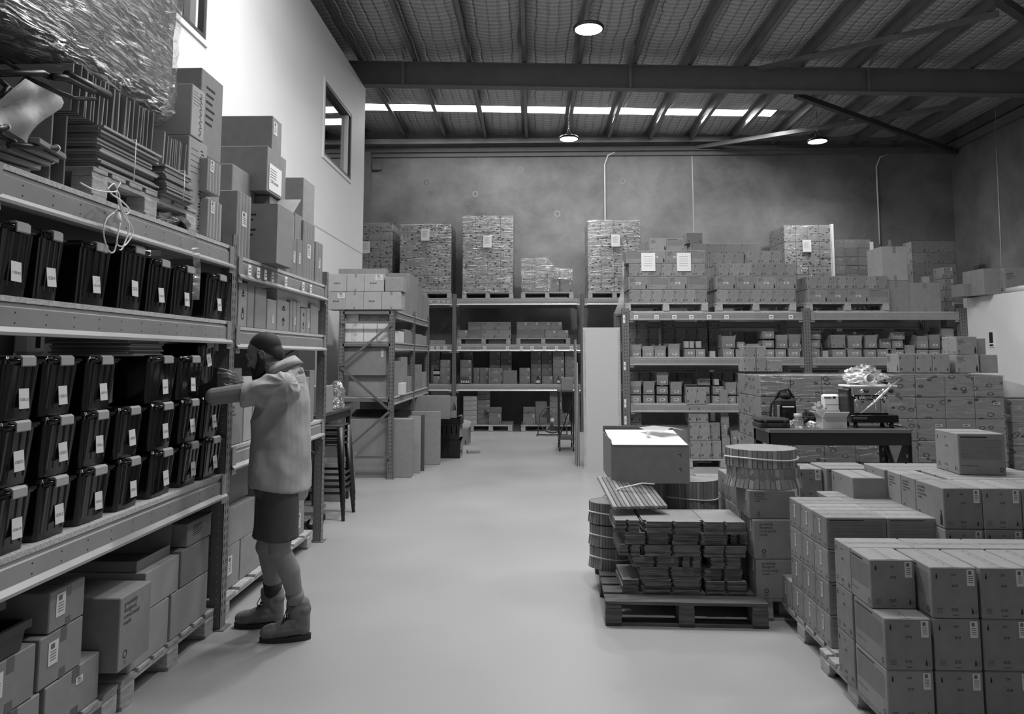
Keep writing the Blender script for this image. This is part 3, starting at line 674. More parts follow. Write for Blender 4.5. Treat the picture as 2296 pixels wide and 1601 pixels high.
# ------------------------------------------------------------------ pallets
PM = {}
def pallet(cx, cy, z, w, d, label, group=None, mat=None, rz=0.0, H=.14):
    mat = mat or WOOD; k = (round(w, 2), round(d, 2), mat.name, H)
    root = empty('wooden_pallet', (cx, cy, z), rz); tag(root, label, 'pallet', group)
    if k not in PM:
        t = MB(); n = 7; bw = d/(n*1.25)
        for i in range(n): yy = -d/2+bw/2+(d-bw)*i/(n-1); t.cbox(-w/2, yy-bw/2, H-.02, w/2, yy+bw/2, H, mat, .002)
        for xx in (-w/2+.05, 0, w/2-.05): t.box(xx-.045, -d/2, H-.042, xx+.045, d/2, H-.0205, mat)
        bl = MB(); bl.cbox(-.048, -.06, 0, .048, .06, H-.0425-.018, mat, .003)
        bo = MB()
        for yy in (-d/2+.06, 0, d/2-.06): bo.box(-w/2, yy-.05, 0, w/2, yy+.05, .018, mat)
        PM[k] = (t.mesh('top_deck'), bl.mesh('block'), bo.mesh('bottom_deck'))
    a, b, c = PM[k]; link('top_deck', a, root); link('bottom_deck', c, root)
    for xx in (-w/2+.05, 0, w/2-.05):
        for yy in (-d/2+.06, 0, d/2-.06): link('block', b, root, (xx, yy, .0182))
    return root
# ------------------------------------------------------------------ wrapped loads
def crinkle(mb, x0, x1, y0, y1, z0, z1, m, amp=.012, res=.09, seed=0, rnd=.0):
    """film shell around a block: four sides and a top, gently uneven"""
    def pt(x, y, z):
        n = noise.noise_vector(Vector((x*4+seed, y*4, z*5)))*amp
        return Vector((x, y, z))+Vector((n.x, n.y, n.z*.6))
    def patch(o, a, b, la, lb, off):
        na = max(2, int(la/res)); nb = max(2, int(lb/res)); vs = []
        for j in range(nb+1):
            for i in range(na+1):
                p = o+a*(la*i/na)+b*(lb*j/nb); n = noise.noise(Vector((p.x*5+seed, p.y*5, p.z*7)))
                vs.append(p+off*(.004+amp*(n+.6)))
        mb.add(vs, [(j*(na+1)+i, j*(na+1)+i+1, (j+1)*(na+1)+i+1, (j+1)*(na+1)+i) for j in range(nb) for i in range(na)], m, True)
    V = Vector; w = x1-x0; d = y1-y0; h = z1-z0; e = .004
    patch(V((x0-e, y0, z0)), V((1, 0, 0)), V((0, 0, 1)), w+2*e, h+e, V((0, -1, 0))); patch(V((x1, y0-e, z0)), V((0, 1, 0)), V((0, 0, 1)), d+2*e, h+e, V((1, 0, 0)))
    patch(V((x1+e, y1, z0)), V((-1, 0, 0)), V((0, 0, 1)), w+2*e, h+e, V((0, 1, 0))); patch(V((x0, y1+e, z0)), V((0, -1, 0)), V((0, 0, 1)), d+2*e, h+e, V((-1, 0, 0)))
    patch(V((x0-e, y0-e, z1)), V((1, 0, 0)), V((0, 1, 0)), w+2*e, d+2*e, V((0, 0, 1)))
def wrapped(x0, x1, y0, y1, z0, z1, nx, ny, nz, mat, label, group=None, sheet=None, seed=0, fm=None, amp=.012, stick=False):
    root = empty('wrapped_pallet_load', ((x0+x1)/2, (y0+y1)/2, z0)); tag(root, label, 'wrapped boxes', group)
    cx, cy = (x0+x1)/2, (y0+y1)/2; w = (x1-x0)/nx; d = (y1-y0)/ny; h = (z1-z0)/nz
    m1 = MB(); m1.cbox(-w/2+.002, -d/2+.002, 0, w/2-.002, d/2-.002, h-.003, mat, .006); me = m1.mesh('carton')
    for k in range(nz):
        for i in range(nx):
            for j in range(ny):
                if 0 < i < nx-1 and 0 < j < ny-1 and k < nz-1: continue
                c = link('carton', me, root, (x0+w*(i+.5)-cx+RND.uniform(-.002, .002), y0+d*(j+.5)-cy+(RND.uniform(0, .006) if j == 0 else 0), h*k))
                if stick and j == 0 and RND.random() < stick: sticker(c, RND.uniform(-.2, .3)*w, -d/2+.001, h*.7, .07 if w > .25 else .022, .022 if w > .25 else .04, 0, 'wide' if w > .25 else None)
    f = MB(); crinkle(f, x0-cx, x1-cx, y0-cy, y1-cy, 0, z1-z0, fm or FILM, amp, .07, seed); f.build('stretch_film', root)
    if sheet:
        sx, sz, sw, sh = sheet; sticker(root, sx-cx, y0-cy-.03, sz-z0, sw, sh, 0, 'page', name='delivery_note')
    return root
# back rack, top level loads (all behind the front edge at Y 16.35)
YL = 16.36; zt = 2.92
def brect(u0, v0, u1, y=YL): a = onY(u0, v0, y); b = onY(u1, v0, y); return a.x, b.x, a.z
defs = [(775, 500, 880, (821, 555), 'leftmost tall film-wrapped load of printed cartons, half hidden by the white wall', 3),
        (898, 503, 1012, (954, 527), 'tall wrapped carton load between the white wall and the tallest load', 5),
        (1038, 484, 1150, (1093, 542), 'tallest film-wrapped load of printed cartons on the back rack', 9),
        (1318, 494, 1434, (1380, 540), 'tall wrapped carton load beside the low clear-wrapped load on the back rack', 2),
        (1757, 505, 1862, (1808, 552), 'wrapped load of printed cartons on the back rack right of centre', 6)]
for i, (u0, v0, u1, sh, lb, sd) in enumerate(defs):
    a, b, z1 = brect(u0, v0, u1); s = onY(sh[0], sh[1], YL)
    pallet((a+b)/2, YL+.52, zt, b-a+.02, 1.06, 'timber pallet under ' + lb.replace('film-wrapped ', '').replace(' of printed cartons', ''), None)
    wrapped(a, b, YL, YL+1.0, zt+.145, z1, 4, 3, (8, 8, 9, 8, 8)[i], RINGF, lb, None, (s.x, s.z, .19, .27), sd, None, .016, .5)
# low clear wrapped load
a = onY(1170, 660, YL); b = onY(1284, 660, YL)
pallet((a.x+b.x)/2, YL+.52, zt, b.x-a.x+.04, 1.06, 'timber pallet under the low clear-wrapped load on the back rack')
root = empty('wrapped_pallet_load', ((a.x+b.x)/2, YL+.5, zt+.145)); tag(root, 'low half-used carton load under slack clear film on the back rack', 'wrapped boxes')
W4 = (b.x-a.x)/4; cm = carton_mesh(.31, round(W4, 2)-.012, .245, SHELF, CARD)
for k in range(3):
    for i in range(4):
        if k == 2 and i > 1: continue
        for j in range(3):
            c = link('carton', cm, root, (-W4*1.5+W4*i, -.5+.17+.32*j, k*.247), (0, 0, -math.pi/2))
            if j == 0 and i > 1: sticker(c, .156, .09, .2, .025, .06, math.pi/2)
f = MB(); vs = []; n = 20
def hz_(t): return .755 if t < .5 else .755-(t-.5)/.22*.245 if t < .72 else .51
for j in range(6):
    for i in range(n+1):
        t = i/n; x = -W4*2-.012+(W4*4+.024)*t; h = hz_(t); y, z = [(-.513, .02 if t < .6 else .27), (-.52, h*.5+(0 if t < .6 else .12)), (-.515, h), (0, h+.01), (.46, h), (.47, .1)][j]
        nn = noise.noise_vector(Vector((x*9, y*5+j, z*9)))*.014; vs.append((x+nn.x*.6, y-.004-abs(nn.y), z+.012+nn.z*.4))
f.add(vs, [(j*(n+1)+i, j*(n+1)+i+1, (j+1)*(n+1)+i+1, (j+1)*(n+1)+i) for j in range(5) for i in range(n)], FILM, False); f.build('stretch_film', root)
# dark stacks further right on the back rack
def bstack(us, v0, z0, rows, H, ctx, grp, y=YL, kinds='e', depth=.36, stickw=False):
    for r in range(rows): crow(ctx, grp, us, v0, y, z0+r*H, H, kinds, ['bottom row', 'second row up', 'third row up', 'fourth row up', 'fifth row up', 'sixth row up'][r], depth, None, stickw)
a = onY(1549, 560, YL); b = onY(1699, 560, YL); pallet((a.x+b.x)/2, YL+.52, zt, b.x-a.x+.02, 1.06, 'timber pallet under the wide dark cartons near the wall joint')
bstack([1549, 1586, 1624, 1662, 1699], 580, zt+.145, 4, .272, 'stack by the wall joint', 'wide cartons by the wall joint', depth=.4)
crow('stack by the wall joint', None, [1539, 1575], 530, YL, zt+.145+4*.272, .24, 'e', 'very top', .4)
# cartons in film on a pallet with tall corner boards
a = onY(1868, 600, YL); b = onY(1956, 600, YL); pallet((a.x+b.x)/2, YL+.52, zt, b.x-a.x+.04, 1.06, 'timber pallet under the load with tall pale corner boards')
root = wrapped(a.x, b.x, YL, YL+.9, zt+.145, 4.22, 3, 2, 6, CARD, 'film-wrapped dark carton load with tall pale corner boards', None, None, 12, FILM, .012, .8)
for (xx, yy, hh_) in ((a.x, YL, 1.5), (b.x, YL, 1.1), (a.x, YL+.9, 1.4)):
    m = MB(); m.box(-.03, -.03, 0, .03, -.025, hh_, WHITEP); m.box(-.03, -.03, 0, -.025, .03, hh_, WHITEP); m.build('corner_board', root, (xx-(a.x+b.x)/2, yy-YL-.45, 0))
bstack([2046, 2080, 2112, 2146], 620, zt, 5, .25, 'far right of back rack', 'cartons at the far right of the back rack', kinds='e')
# back rack, second level
pallet(*( ((onY(1025, 760, YL).x+onY(1144, 760, YL).x)/2), YL+.5, 1.9, 1.2, 1.0), 'left timber pallet on the second level of the back rack')
pallet(*( ((onY(1158, 760, YL).x+onY(1278, 760, YL).x)/2), YL+.5, 1.9, 1.2, 1.0), 'right timber pallet on the second level of the back rack')
g = 'cartons on the back rack second level'
cx = lambda s, l: [900+x/2.669 for x in l]
crow('left pallet, back rack middle', g, cx(0, [335, 398]), 750, YL, 2.042, .18, 'e', 'bottom row beginning', .3, None, True)
crow('left pallet, back rack middle', g, cx(0, [400, 482, 565, 655]), 750, YL, 2.042, .18, 'ftt', 'bottom row')
crow('left pallet, back rack middle', g, cx(0, [400, 482, 565, 655]), 735, YL, 2.224, .18, 'ftt', 'upper row')
crow('right pallet, back rack middle', g, cx(0, [690, 772, 857]), 750, YL, 2.042, .18, 'ff', 'bottom row')
crow('right pallet, back rack middle', g, cx(0, [860, 928, 1000]), 750, YL, 2.042, .18, 'e', 'bottom row end', .3, None, True)
crow('right pallet, back rack middle', g, cx(0, [690, 757, 824, 892, 962]), 735, YL, 2.224, .18, 'e', 'upper row', .2, None, True)
# back rack, third level from the top
g = 'cartons on the back rack lower shelf'; z3 = 1.03
def bcol(x0, x1, n, y, ctx, kinds='e', H=.178, d=.3, z0=None, sw=True): 
    for r in range(n): crow(ctx, g, cx(0, [x0, x1]), 840, y, (z3 if z0 is None else z0)+r*H, H, kinds, ['bottom', 'second up', 'third up', 'fourth up', 'fifth up', 'sixth up', 'seventh up'][r], d, None, sw)
bcol(352, 420, 3, YL+.12, 'back rack shelf above the drinks bottles')
bcol(372, 428, 4, YL+.5, 'back rack shelf, rear column near the post')
bcol(430, 468, 2, YL+.35, 'back rack shelf, narrow dark column'); bcol(470, 522, 2, YL+.35, 'back rack shelf, column before the tall pair')
bcol(527, 592, 4, YL+.5, 'back rack shelf, rear left of tall pair'); bcol(594, 660, 4, YL+.5, 'back rack shelf, rear right of tall pair')
bcol(522, 606, 2, YL+.03, 'back rack shelf, long pair in front', 't', d=.2)
open_carton((onY(900+608/2.669, 850, YL).x+onY(900+692/2.669, 850, YL).x)/2, YL+.15, z3, .31, .24, .2, 0, [('f', .1, .05), ('r', .1, -1.1)], label='open carton with raised front flap on the back rack lower shelf', group=None)
bcol(706, 771, 2, YL+.1, 'back rack shelf, pair right of the open carton')
bcol(775, 837, 4, YL+.45, 'back rack shelf, first dark column of four'); bcol(840, 903, 4, YL+.45, 'back rack shelf, second dark column of four')
bcol(842, 906, 1, YL+.02, 'back rack shelf, single by the small bottles')
bcol(908, 975, 4, YL+.12, 'back rack shelf, second column from right post'); bcol(980, 1045, 4, YL+.12, 'back rack shelf, column beside right post')
bcol(232, 293, 3, YL+.1, 'back rack left bay beside the post'); bcol(190, 230, 1, YL+.05, 'back rack left bay under the bottles'); bcol(178, 230, 4, YL+.5, 'back rack left bay, dark rear column')
open_carton(onY(900+215/2.669, 765, YL).x, YL+.2, 1.9, .34, .3, .1, 0, None, label='flat pale tray carton on the second level behind the shelving unit', mat=CARDL)
# amber bottles on that shelf
def bottle(x, y, z, label, grp=None, h=.17, r=.028):
    root = empty('bottle', (x, y, z)); tag(root, label, 'bottle', grp)
    m = MB(); m.lathe([(0, 0), (r, 0), (r, h*.6), (r*.4, h*.75), (r*.4, h*.86)], BLACK, 12); m.lathe([(r+.0008, h*.15), (r+.0008, h*.5)], PAPERG, 12); m.build('body', root)
    m = MB(); m.lathe([(r*.5, h*.86), (r*.5, h), (0, h)], BLACKM, 10); m.build('cap', root); return root
for i in range(4): p = onY(900+(360+i*14)/2.669, 855, YL+.04); bottle(p.x, YL+.04, z3, '%s from left of four dark bottles before a carton column' % ORD[i], None, .16, .022)
for i in range(4): p = onY(900+(196+i*9.5)/2.669, 850, YL+.12); bottle(p.x, YL+.12, z3+.18, '%s of four dark bottles behind the shelving unit' % ORD[i], None, .2, .018)
for i, uu in enumerate((814, 822, 940)): p = onY(900+uu/2.669, 855, YL); bottle(p.x, YL-.01 if i == 2 else YL+.02, z3, ['left one of two small bottles near the dark columns', 'right one of two small bottles near the dark columns', 'small bottle standing alone at the shelf edge, back rack'][i])
# back rack, floor level
p0 = onZ(1052, 968, 0); p1 = onZ(1149, 968, 0)
pallet((p0.x+p1.x)/2, 16.3+.5, 0, p1.x-p0.x, 1.1, 'left timber pallet on the floor under the back rack')
p2 = onZ(1168, 969, 0); pallet(p2.x+.6, 16.8, 0, 1.2, 1.1, 'right timber pallet on the floor behind the drum fan')
for i in range(6): crow('pale flat stack on the floor, back rack', None, cx(0, [370, 452]), 930, 16.33, .142+i*.104, .102, 'e', ['bottom', 'second up', 'third up', 'fourth up', 'fifth up', 'topmost'][i], .3, CARDL, True)
for i in range(7): crow('dark flat stack on the floor, back rack', None, cx(0, [455, 530]), 930, 16.6, .142+i*.108, .106, 'e', ['bottom', 'second up', 'third up', 'fourth up', 'fifth up', 'sixth up', 'topmost'][i], .3, None, True)
q = onY(900+560/2.669, 940, 16.33); open_carton(q.x, 16.5, .142, .27, .25, .25, 0, [('l', .13, .9), ('b', .12, .2)], st='shelf', label='open carton with one raised flap on the left floor pallet', stick=[('f', .85, .8, .03, .06)])
q = onY(900+765/2.669, 940, 16.33); open_carton(q.x, 16.45, .142, .26, .22, .25, 0, [('b', .13, -.1), ('l', .13, -1.4)], st='shelf', label='open carton with tall rear flap left of the drum fan', stick=[('f', .85, .8, .03, .06)])
crow('tall dark one behind the fan', None, cx(0, [802, 872]), 930, 16.65, .142, .50, 'p', 'floor pallet', .3)
crow('carton tower right behind the fan', None, cx(0, [888, 962]), 930, 16.45, .142, .24, 'e', 'bottom', .3, None, True); crow('carton tower right behind the fan', None, cx(0, [888, 962]), 930, 16.45, .382, .24, 'e', 'middle', .3, None, True); crow('carton tower right behind the fan', None, cx(0, [888, 962]), 930, 16.45, .622, .24, 'e', 'top', .3, None, True)
crow('floor pallet right end behind the fan', None, cx(0, [963, 1005]), 930, 16.4, .142, .24, 'e', 'single', .3, None, True)
for r in range(4): crow('floor stack in left bay, back rack', None, cx(0, [176, 228, 290]), 920, 16.5, .005+r*.24, .238, 'e', ['bottom', 'second up', 'third up', 'top'][r], .3, None, True)
# ------------------------------------------------------------------ right rack, pallet loads on top
q5 = lambda l: [1380+x/4.991 for x in l]; q4 = lambda l: [1380+x/4.448 for x in l]; qc = lambda l: [1780+x/4.4477 for x in l]
YT = YR-.0; zr = 2.305
def rload(name, u0, u1, rows, ctx, y=YT, side=3):
    a = onY(u0, 690, y); b = onY(u1, 690, y)
    pallet((a.x+b.x)/2, y+.55, zr, b.x-a.x, 1.1, 'timber pallet under the %s' % ctx)
    g = 'cartons of the '+ctx; z = zr+.142; nm = ['bottom row', 'second row up', 'third row up', 'fourth row up', 'fifth row up']
    for r, (us, kinds, sw, yo) in enumerate(rows):
        vv = 660-29*r; xx = onY(us[0], vv, y+yo).x
        crow(ctx, g, us, vv, y+yo, z, .198, kinds, nm[r], .3, None, sw)
        dd = .3 if kinds[0] == 'e' else .2
        for k in range(1, side+1 if r < 3 else 2):   # cartons further back whose sides show
            carton(xx+.15, y+yo+dd+.1+.203*(k-1)+.002, z, .3, .2, .196, 0 if k % 2 else math.pi, SHELF, None, 'carton %s behind the front left corner, %s, %s' % (ORD[k-1], nm[r], ctx), g)
        z += .1995
rload('a', 1400, 1588, [(q5([155, 283, 407, 532, 657, 780, 903, 1025]), 'e', False, .02), (q5([142, 367, 588, 807, 1025]), 'tftf', True, .02), (q5([150, 270, 393, 517, 640, 762, 884, 1005]), 'e', False, .02),
      (q5([115, 337, 562, 785, 1005]), 'fttf', True, .02), (q5([380, 572, 770]), 'tf', False, .1)], 'first load on the right rack')
rload('b', 1606, 1786, [(q5([1140, 1262, 1387, 1512, 1638, 1763, 1893, 2018]), 'e', False, .02), (q5([1122, 1350, 1575, 1800, 2028]), 't', True, .02), (q5([1160, 1283, 1407, 1530, 1655, 1777, 1900, 2025]), 'e', False, .04),
      (q5([1500, 1622, 1745, 1865]), 'e', False, .1)], 'second load on the right rack')
crow('second load on the right rack', None, q5([1095, 1208, 1325, 1440]), 575, YT+.36, zr+.142+.1995*3, .198, 'e', 'recessed top group', .3)
rload('c', 1808, 1995, [(qc([142, 340, 540, 745, 955]), 'tttf', True, .02), (qc([132, 245, 357, 440, 522, 598, 715, 822, 935]), 'e', False, .03)], 'third load on the right rack')
for (u, v) in ((1454, 587), (1534, 587)):
    p = onY(u, v, YT-.01); s = empty('paper_sheet', (p.x, YT-.004, p.z)); m = MB(); m.box(-.105, -.004, -.14, .105, -.002, .14, PAPER); [m.quad((-.07, -.0045, .08-.035*i), (.06, -.0045, .08-.035*i), (.06, -.0045, .084-.035*i), (-.07, -.0045, .084-.035*i), INKG) for i in range(5)]
    bpy.data.objects.remove(s); o = m.build('paper_sheet', None, (p.x, YT+.012, p.z)); tag(o, '%s white A4 sheet taped on the first right rack load' % ('left' if u < 1500 else 'right'), 'paper')
# tall pale cartons right of the third load
a = onY(1988, 700, YT); b = onY(2046, 700, YT); c_ = onY(2118, 700, YT)
carton((a.x+b.x)/2, YT+.32, zr, b.x-a.x-.004, .5, .47, 0, TP, CARD, 'large taped carton under the tall pale one on the right rack')
tall = carton((a.x+b.x)/2, YT+.32, zr+.472, b.x-a.x-.004, .5, .52, 0, ('tape', None, None, None, 'x'), CARDL, 'tall pale carton with tape ends sticking up, on the right rack')
for k, (dx, t) in enumerate(((-.05, .15), (.03, -.2))): m = MB(); m.box(-.02, -.001, 0, .02, .001, .11, TAPE); f = m.build('tape_end', tall, (dx, -.2+.1*k, .52), (0, t, 0))
carton((b.x+c_.x)/2, YT+.3, zr, c_.x-b.x-.004, .45, .44, 0, TP, CARD, 'large taped carton at the right end of the rack top')
o = carton((b.x+c_.x)/2+.08, YT+.2, zr+.442, .09, .08, .1, 0, PLN, CARDL, 'tiny pale carton standing on the right end large carton')
for r in range(4): crow('dark column at rack top right end', None, qc([1508, 1600]), 660, YT+.35, zr+.178*r, .176, 'e', ['bottom', 'second up', 'third up', 'top'][r], .3, None, True)
# ------------------------------------------------------------------ right rack shelves
def sh(ctx, lst, z, y, off, origin, q):
    for i, it in enumerate(lst):
        x0, y0, x1, y1, kind = it[:5]; u0, u1 = origin(x0), origin(x1)
        vm = 700+y1/4.448 if q == 3 else 500+y1/4.4477
        vt = 700+y0/4.448 if q == 3 else 500+y0/4.4477
        a = onY(u0, vt, y); b = onY(u1, vm, y); w = b.x-a.x-.004; H = max(.06, a.z-b.z-.003); zz = z if it[5:] == () or it[5] is None else it[5]
        lb = '%s %s' % (it[6] if len(it) > 6 else {'o': 'open carton', 'c': 'labelled carton', 's': 'small pale carton', 'd': 'dark carton', 'k': 'open carton'}[kind], '%s from left, %s' % (ORD[i] if i < 14 else 'last', ctx))
        d = .3 if kind != 's' else .12
        if kind == 'o': open_carton((a.x+b.x)/2, y+d/2, zz, w, d, H*.6, 0, [('f', H*.4, -.06), ('l', .09, .25), ('r', .09, .25)], st='shelf', label=lb, group=ctx, stick=[('f', .55, .4, w*.42, H*.14, 'wide')])
        elif kind == 'k': open_carton((a.x+b.x)/2, y+d/2, zz, w, d, H*.92, 0, [('f', .05, 1.6), ('b', .08, .1)], st='shelf', label=lb, group=ctx, stick=[('f', .55, .55, w*.42, H*.2, 'wide')], content=.6)
        elif kind == 's': carton((a.x+b.x)/2, y+d/2, zz, w, d, H, 0, PLN, CARDL, lb, ctx)
        elif kind == 'd': carton((a.x+b.x)/2, y+d/2, zz, d, w, H, -math.pi/2, SHELF, None, lb, ctx)
        else: carton((a.x+b.x)/2, y+d/2, zz, d, w, H, -math.pi/2, SHELF, None, lb, ctx, [('r', .52, .5, w*.42, H*.28, 'wide')])
o3 = lambda x: 1380+x/4.448; oc = lambda x: 1780+x/4.4477
zA, zB = 1.635, .945
def hz(y0, y1, q=3, y=YR+.04): 
    return
sh('upper shelf, left bay', [(142,287,257,412,'o'), (268,308,382,418,'o'), (388,305,502,418,'o'), (526,287,640,420,'o'), (686,345,798,425,'c'), (803,347,897,425,'c'), (945,362,998,423,'s'), (1070,348,1185,428,'c'), (1200,350,1290,428,'c'), (1500,355,1587,432,'c'), (1595,355,1703,432,'c'), (1725,358,1845,433,'c')], zA, YR+.05, 0, o3, 3)
sh('upper shelf, left bay, second layer', [(686,277,733,345,'s',zA+.135), (737,277,783,345,'s',zA+.135), (803,277,857,345,'s',zA+.135), (1060,225,1195,345,'o',zA+.135), (1210,280,1290,345,'c',zA+.13), (1300,220,1440,352,'o',zA+.0), (1465,275,1582,350,'c',zA+.135), (1603,215,1718,350,'o',zA+.13), (1727,210,1843,350,'o',zA+.13)], zA, YR+.06, 0, o3, 3)
sh('upper shelf, topmost of stack', [(1465,193,1585,268,'c',zA+.27)], zA, YR+.06, 0, o3, 3)
sh('lower shelf, left bay', [(147,826,257,905,'c'), (278,826,393,907,'c'), (412,832,524,910,'c'), (550,834,662,910,'c'), (693,838,803,913,'c'), (828,838,942,915,'c'), (968,840,1084,917,'c'), (1092,843,1205,920,'c'), (1210,845,1300,922,'c')], zB, YR+.05, 0, o3, 3)
sh('lower shelf, left bay, second layer', [(147,690,257,822,'o',zB+.135), (278,690,390,822,'o',zB+.135), (412,752,524,830,'c',zB+.135), (548,700,662,830,'o',zB+.13), (693,725,812,835,'k',zB+.13), (828,755,942,835,'c',zB+.13), (973,755,1087,838,'c',zB+.13), (1095,715,1207,840,'o',zB+.13), (1213,725,1300,843,'o',zB+.13)], zB, YR+.06, 0, o3, 3)
sh('lower shelf, left bay, third layer', [(412,618,527,750,'o',zB+.272), (825,680,945,750,'k',zB+.268), (985,690,1035,750,'s',zB+.272)], zB, YR+.07, 0, o3, 3)
sh('upper shelf, right bay', [(140,1248,262,1325,'c'), (287,1258,345,1322,'s'), (385,1252,520,1327,'c'), (540,1255,680,1330,'c'), (705,1255,825,1330,'c'), (835,1255,948,1333,'c'), (980,1257,1100,1330,'c'), (1110,1210,1212,1330,'d'), (1225,1258,1342,1330,'c'), (1350,1260,1460,1330,'c'), (1478,1262,1600,1330,'c')], zA, YR+.05, 0, oc, 4)
sh('upper shelf, right bay, second layer', [(140,1165,262,1243,'c',zA+.132), (370,1112,517,1245,'d',zA+.132), (540,1120,680,1248,'o',zA+.132), (712,1120,832,1250,'o',zA+.132), (860,1150,970,1250,'k',zA+.132), (980,1178,1090,1252,'c',zA+.13), (1225,1130,1342,1258,'o',zA+.125), (1348,1120,1460,1260,'o',zA+.125), (1475,1178,1600,1258,'c',zA+.125)], zA, YR+.06, 0, oc, 4)
sh('upper shelf, right bay, third layer', [(155,1075,270,1160,'k',zA+.268), (980,1095,1107,1172,'k',zA+.262), (1475,1065,1600,1175,'o',zA+.265)], zA, YR+.07, 0, oc, 4)
# rear rows of the shelves, darker, seen between
YQ = YR+.66
def rear(us, z, n, ctx, H=.225, o=o3, k='e'):
    for r in range(n):
        for i, (x0, x1) in enumerate(us):
            crow(ctx, ctx, [o(x0), o(x1)], 800, YQ, z+r*H, H, k, ['bottom', 'upper', 'top'][r] + ' of rear stack ' + ['nearest the post', 'one over', 'two over', 'three over', 'four over', 'five over', 'six over', 'seven over', 'eight over', 'nine over'][i], .3)
rear([(138, 216), (220, 328), (332, 436), (486, 598), (602, 706), (708, 815), (818, 925), (940, 1050)], zA, 2, 'upper left')
rear([(138, 216), (220, 328), (486, 598), (940, 1050)], zA+.45, 1, 'upper left, high')
rear([(1190, 1290), (1295, 1440), (1450, 1510), (1530, 1700)], zA, 2, 'upper mid', .2)
rear([(145, 230), (236, 340), (345, 445), (500, 606), (615, 690), (692, 798), (802, 940), (950, 1055), (1062, 1170), (1185, 1290)], zB, 2, 'lower left', .225)
rear([(290, 390), (400, 515), (680, 790), (800, 930), (1110, 1215), (1225, 1350), (1380, 1480)], zA, 2, 'upper right', .2, oc)
# under the right rack, on the floor
pallet(onY(1583, 1040, YR).x-.25, YR+.5, 0, 1.1, 1.1, 'timber pallet on the floor under the right rack, left one'); 
for r, row in enumerate(([750, 853, 957], [745, 840, 947], [735, 830, 934], [720, 820, 920])):
    crow('leaning stack under the right rack', None, [o3(x) for x in row], 1000, YR-.04, .145+r*.262, .26, 'e', ['bottom row', 'second row', 'third row', 'top row'][r], .3)
crow('short leaning column under the right rack', None, [o3(952), o3(1058)], 1020, YR-.0, .145, .26, 'e', 'bottom', .3); crow('short leaning column under the right rack', None, [o3(947), o3(1050)], 1020, YR-.0, .407, .26, 'e', 'top', .3)
pallet(onY(o3(1120), 1050, YR).x+.62, YR+.5, 0, 1.1, 1.1, 'timber pallet on the floor under the right rack, right one')
for r, hh_ in enumerate((.31, .31, .38)): crow('narrow tower under the right rack', None, [o3(1066-r*5), o3(1144-r*5)], 1000, YR+.0, .145+(0, .312, .624)[r], hh_, 'p' if r == 2 else 't', ['bottom', 'middle', 'top'][r], .3, None, True)
for r in range(2): crow('short pile beside the wrapped load', None, [o3(1150), o3(1232)], 1000, YR+.05, .145+.2*r, .198, 't', ['bottom', 'top'][r], .3, None, True)
for r in range(2): crow('pair against the end upright, right rack', None, [o3(148), o3(260)], 940, YR+.1, .42+.24*r, .238, 'e', ['bottom', 'top'][r], .3)
carton(onY(o3(204), 1000, YR).x, YR+.25, 0, .3, .3, .418, 0, PLN, CARD, 'plain carton under the pair against the right rack end upright')
m = MB(); a = onY(o3(262), 1090, 9.6); 
carton(onY(o3(470), 950, YR).x, YR+.35, 0, 1.05, .45, .62, 0, PLN, CARD, 'wide dark carton lying low under the right rack behind the white-topped carton')

m = MB(); n = 7; vs = []
for j in range(n+1):
    t = j/n
    for i in range(3): p = onY(1399-(3+20*t**3)*(1-i/2), 585+118*t, YR-.03); vs.append(p+Vector((0, .03*math.sin(j*1.7+i), 0)))
m.add(vs, [(j*3+i, (j+1)*3+i, (j+1)*3+i+1, j*3+i+1) for j in range(n) for i in range(2)], MILK, True); o = m.build('film_tail', None); tag(o, 'loose film hanging down the left side of the first right rack load', 'film')
# ------------------------------------------------------------------ front right pallets
def stack(name, cx, cy, z, L, W, H, rz, st, lb, g, stick=None, mat=None): carton(cx, cy, z, L, W, H-.0015, rz, st, mat, lb, g, stick, jit=.004)
NM = ['bottom layer', 'second layer up', 'third layer up', 'top layer']
# nearest pallet
X0, Y0, PH = 1.5, 3.31, .105; H, L, W = .2135, .305, .2
pallet(X0+.62, 3.72, 0, 1.2, .80, 'timber pallet under the nearest carton stack at lower right', None, None, 0, .104)
g = 'cartons of the nearest stack'
for k in range(3):
    for i in range(5):
        y = Y0+(.115 if (k == 2 and i == 0) else 0)+RND.uniform(0, .004); l = L-(.1 if (k == 2 and i == 0) else 0)
        lb = '%s carton from left, front row, %s, nearest stack' % (ORD[i], NM[k]) if k < 2 or i else 'set-back corner carton on top of the nearest stack'
        stack('c', X0+W/2+.206*i, y+l/2, PH+H*k, l, W-.004, H, math.pi/2, STD, lb, g, [('l', .85, .8, .032, .068)])
    for i in range(4):
        wx = .2 if i == 0 else .305; xx = X0+.1+(0 if i == 0 else .206+.155+(i-1)*.312-.05)
        stack('c', X0+.0+.155+.312*i, Y0+.325+.095, PH+H*k, L, .186, H, math.pi, STD, '%s carton from left, rear row, %s, nearest stack' % (ORD[i], NM[k]), g)
    
# middle pallet
X0, Y0, PH = 1.555, 4.05, .125; H, L, W = .168, .315, .187
pallet(X0+.4, Y0+.45, 0, .8, 1.0, 'timber pallet with blocks under the second carton stack', None, None, 0, .124)
g = 'cartons of the second stack'
for k in range(4):
    for j in range(4):
        for i in range(2 if j < 3 else 1):
            xx = X0+L/2+.318*i+(.24 if j == 3 else 0)
            if k == 0 and j == 3: xx = X0+L/2
            stack('c', xx, Y0+W/2+.192*j+(.012 if j == 3 else 0), PH+H*k, L, W, H, math.pi, STD, '%s carton of row %s, %s, second stack' % (['left', 'right'][i], ORD[j], NM[k]), g, [('r', .5, .62, .022, .075)] if i == 0 else None)
            if i == 0: 
                o = bpy.data.objects[-1] if False else None
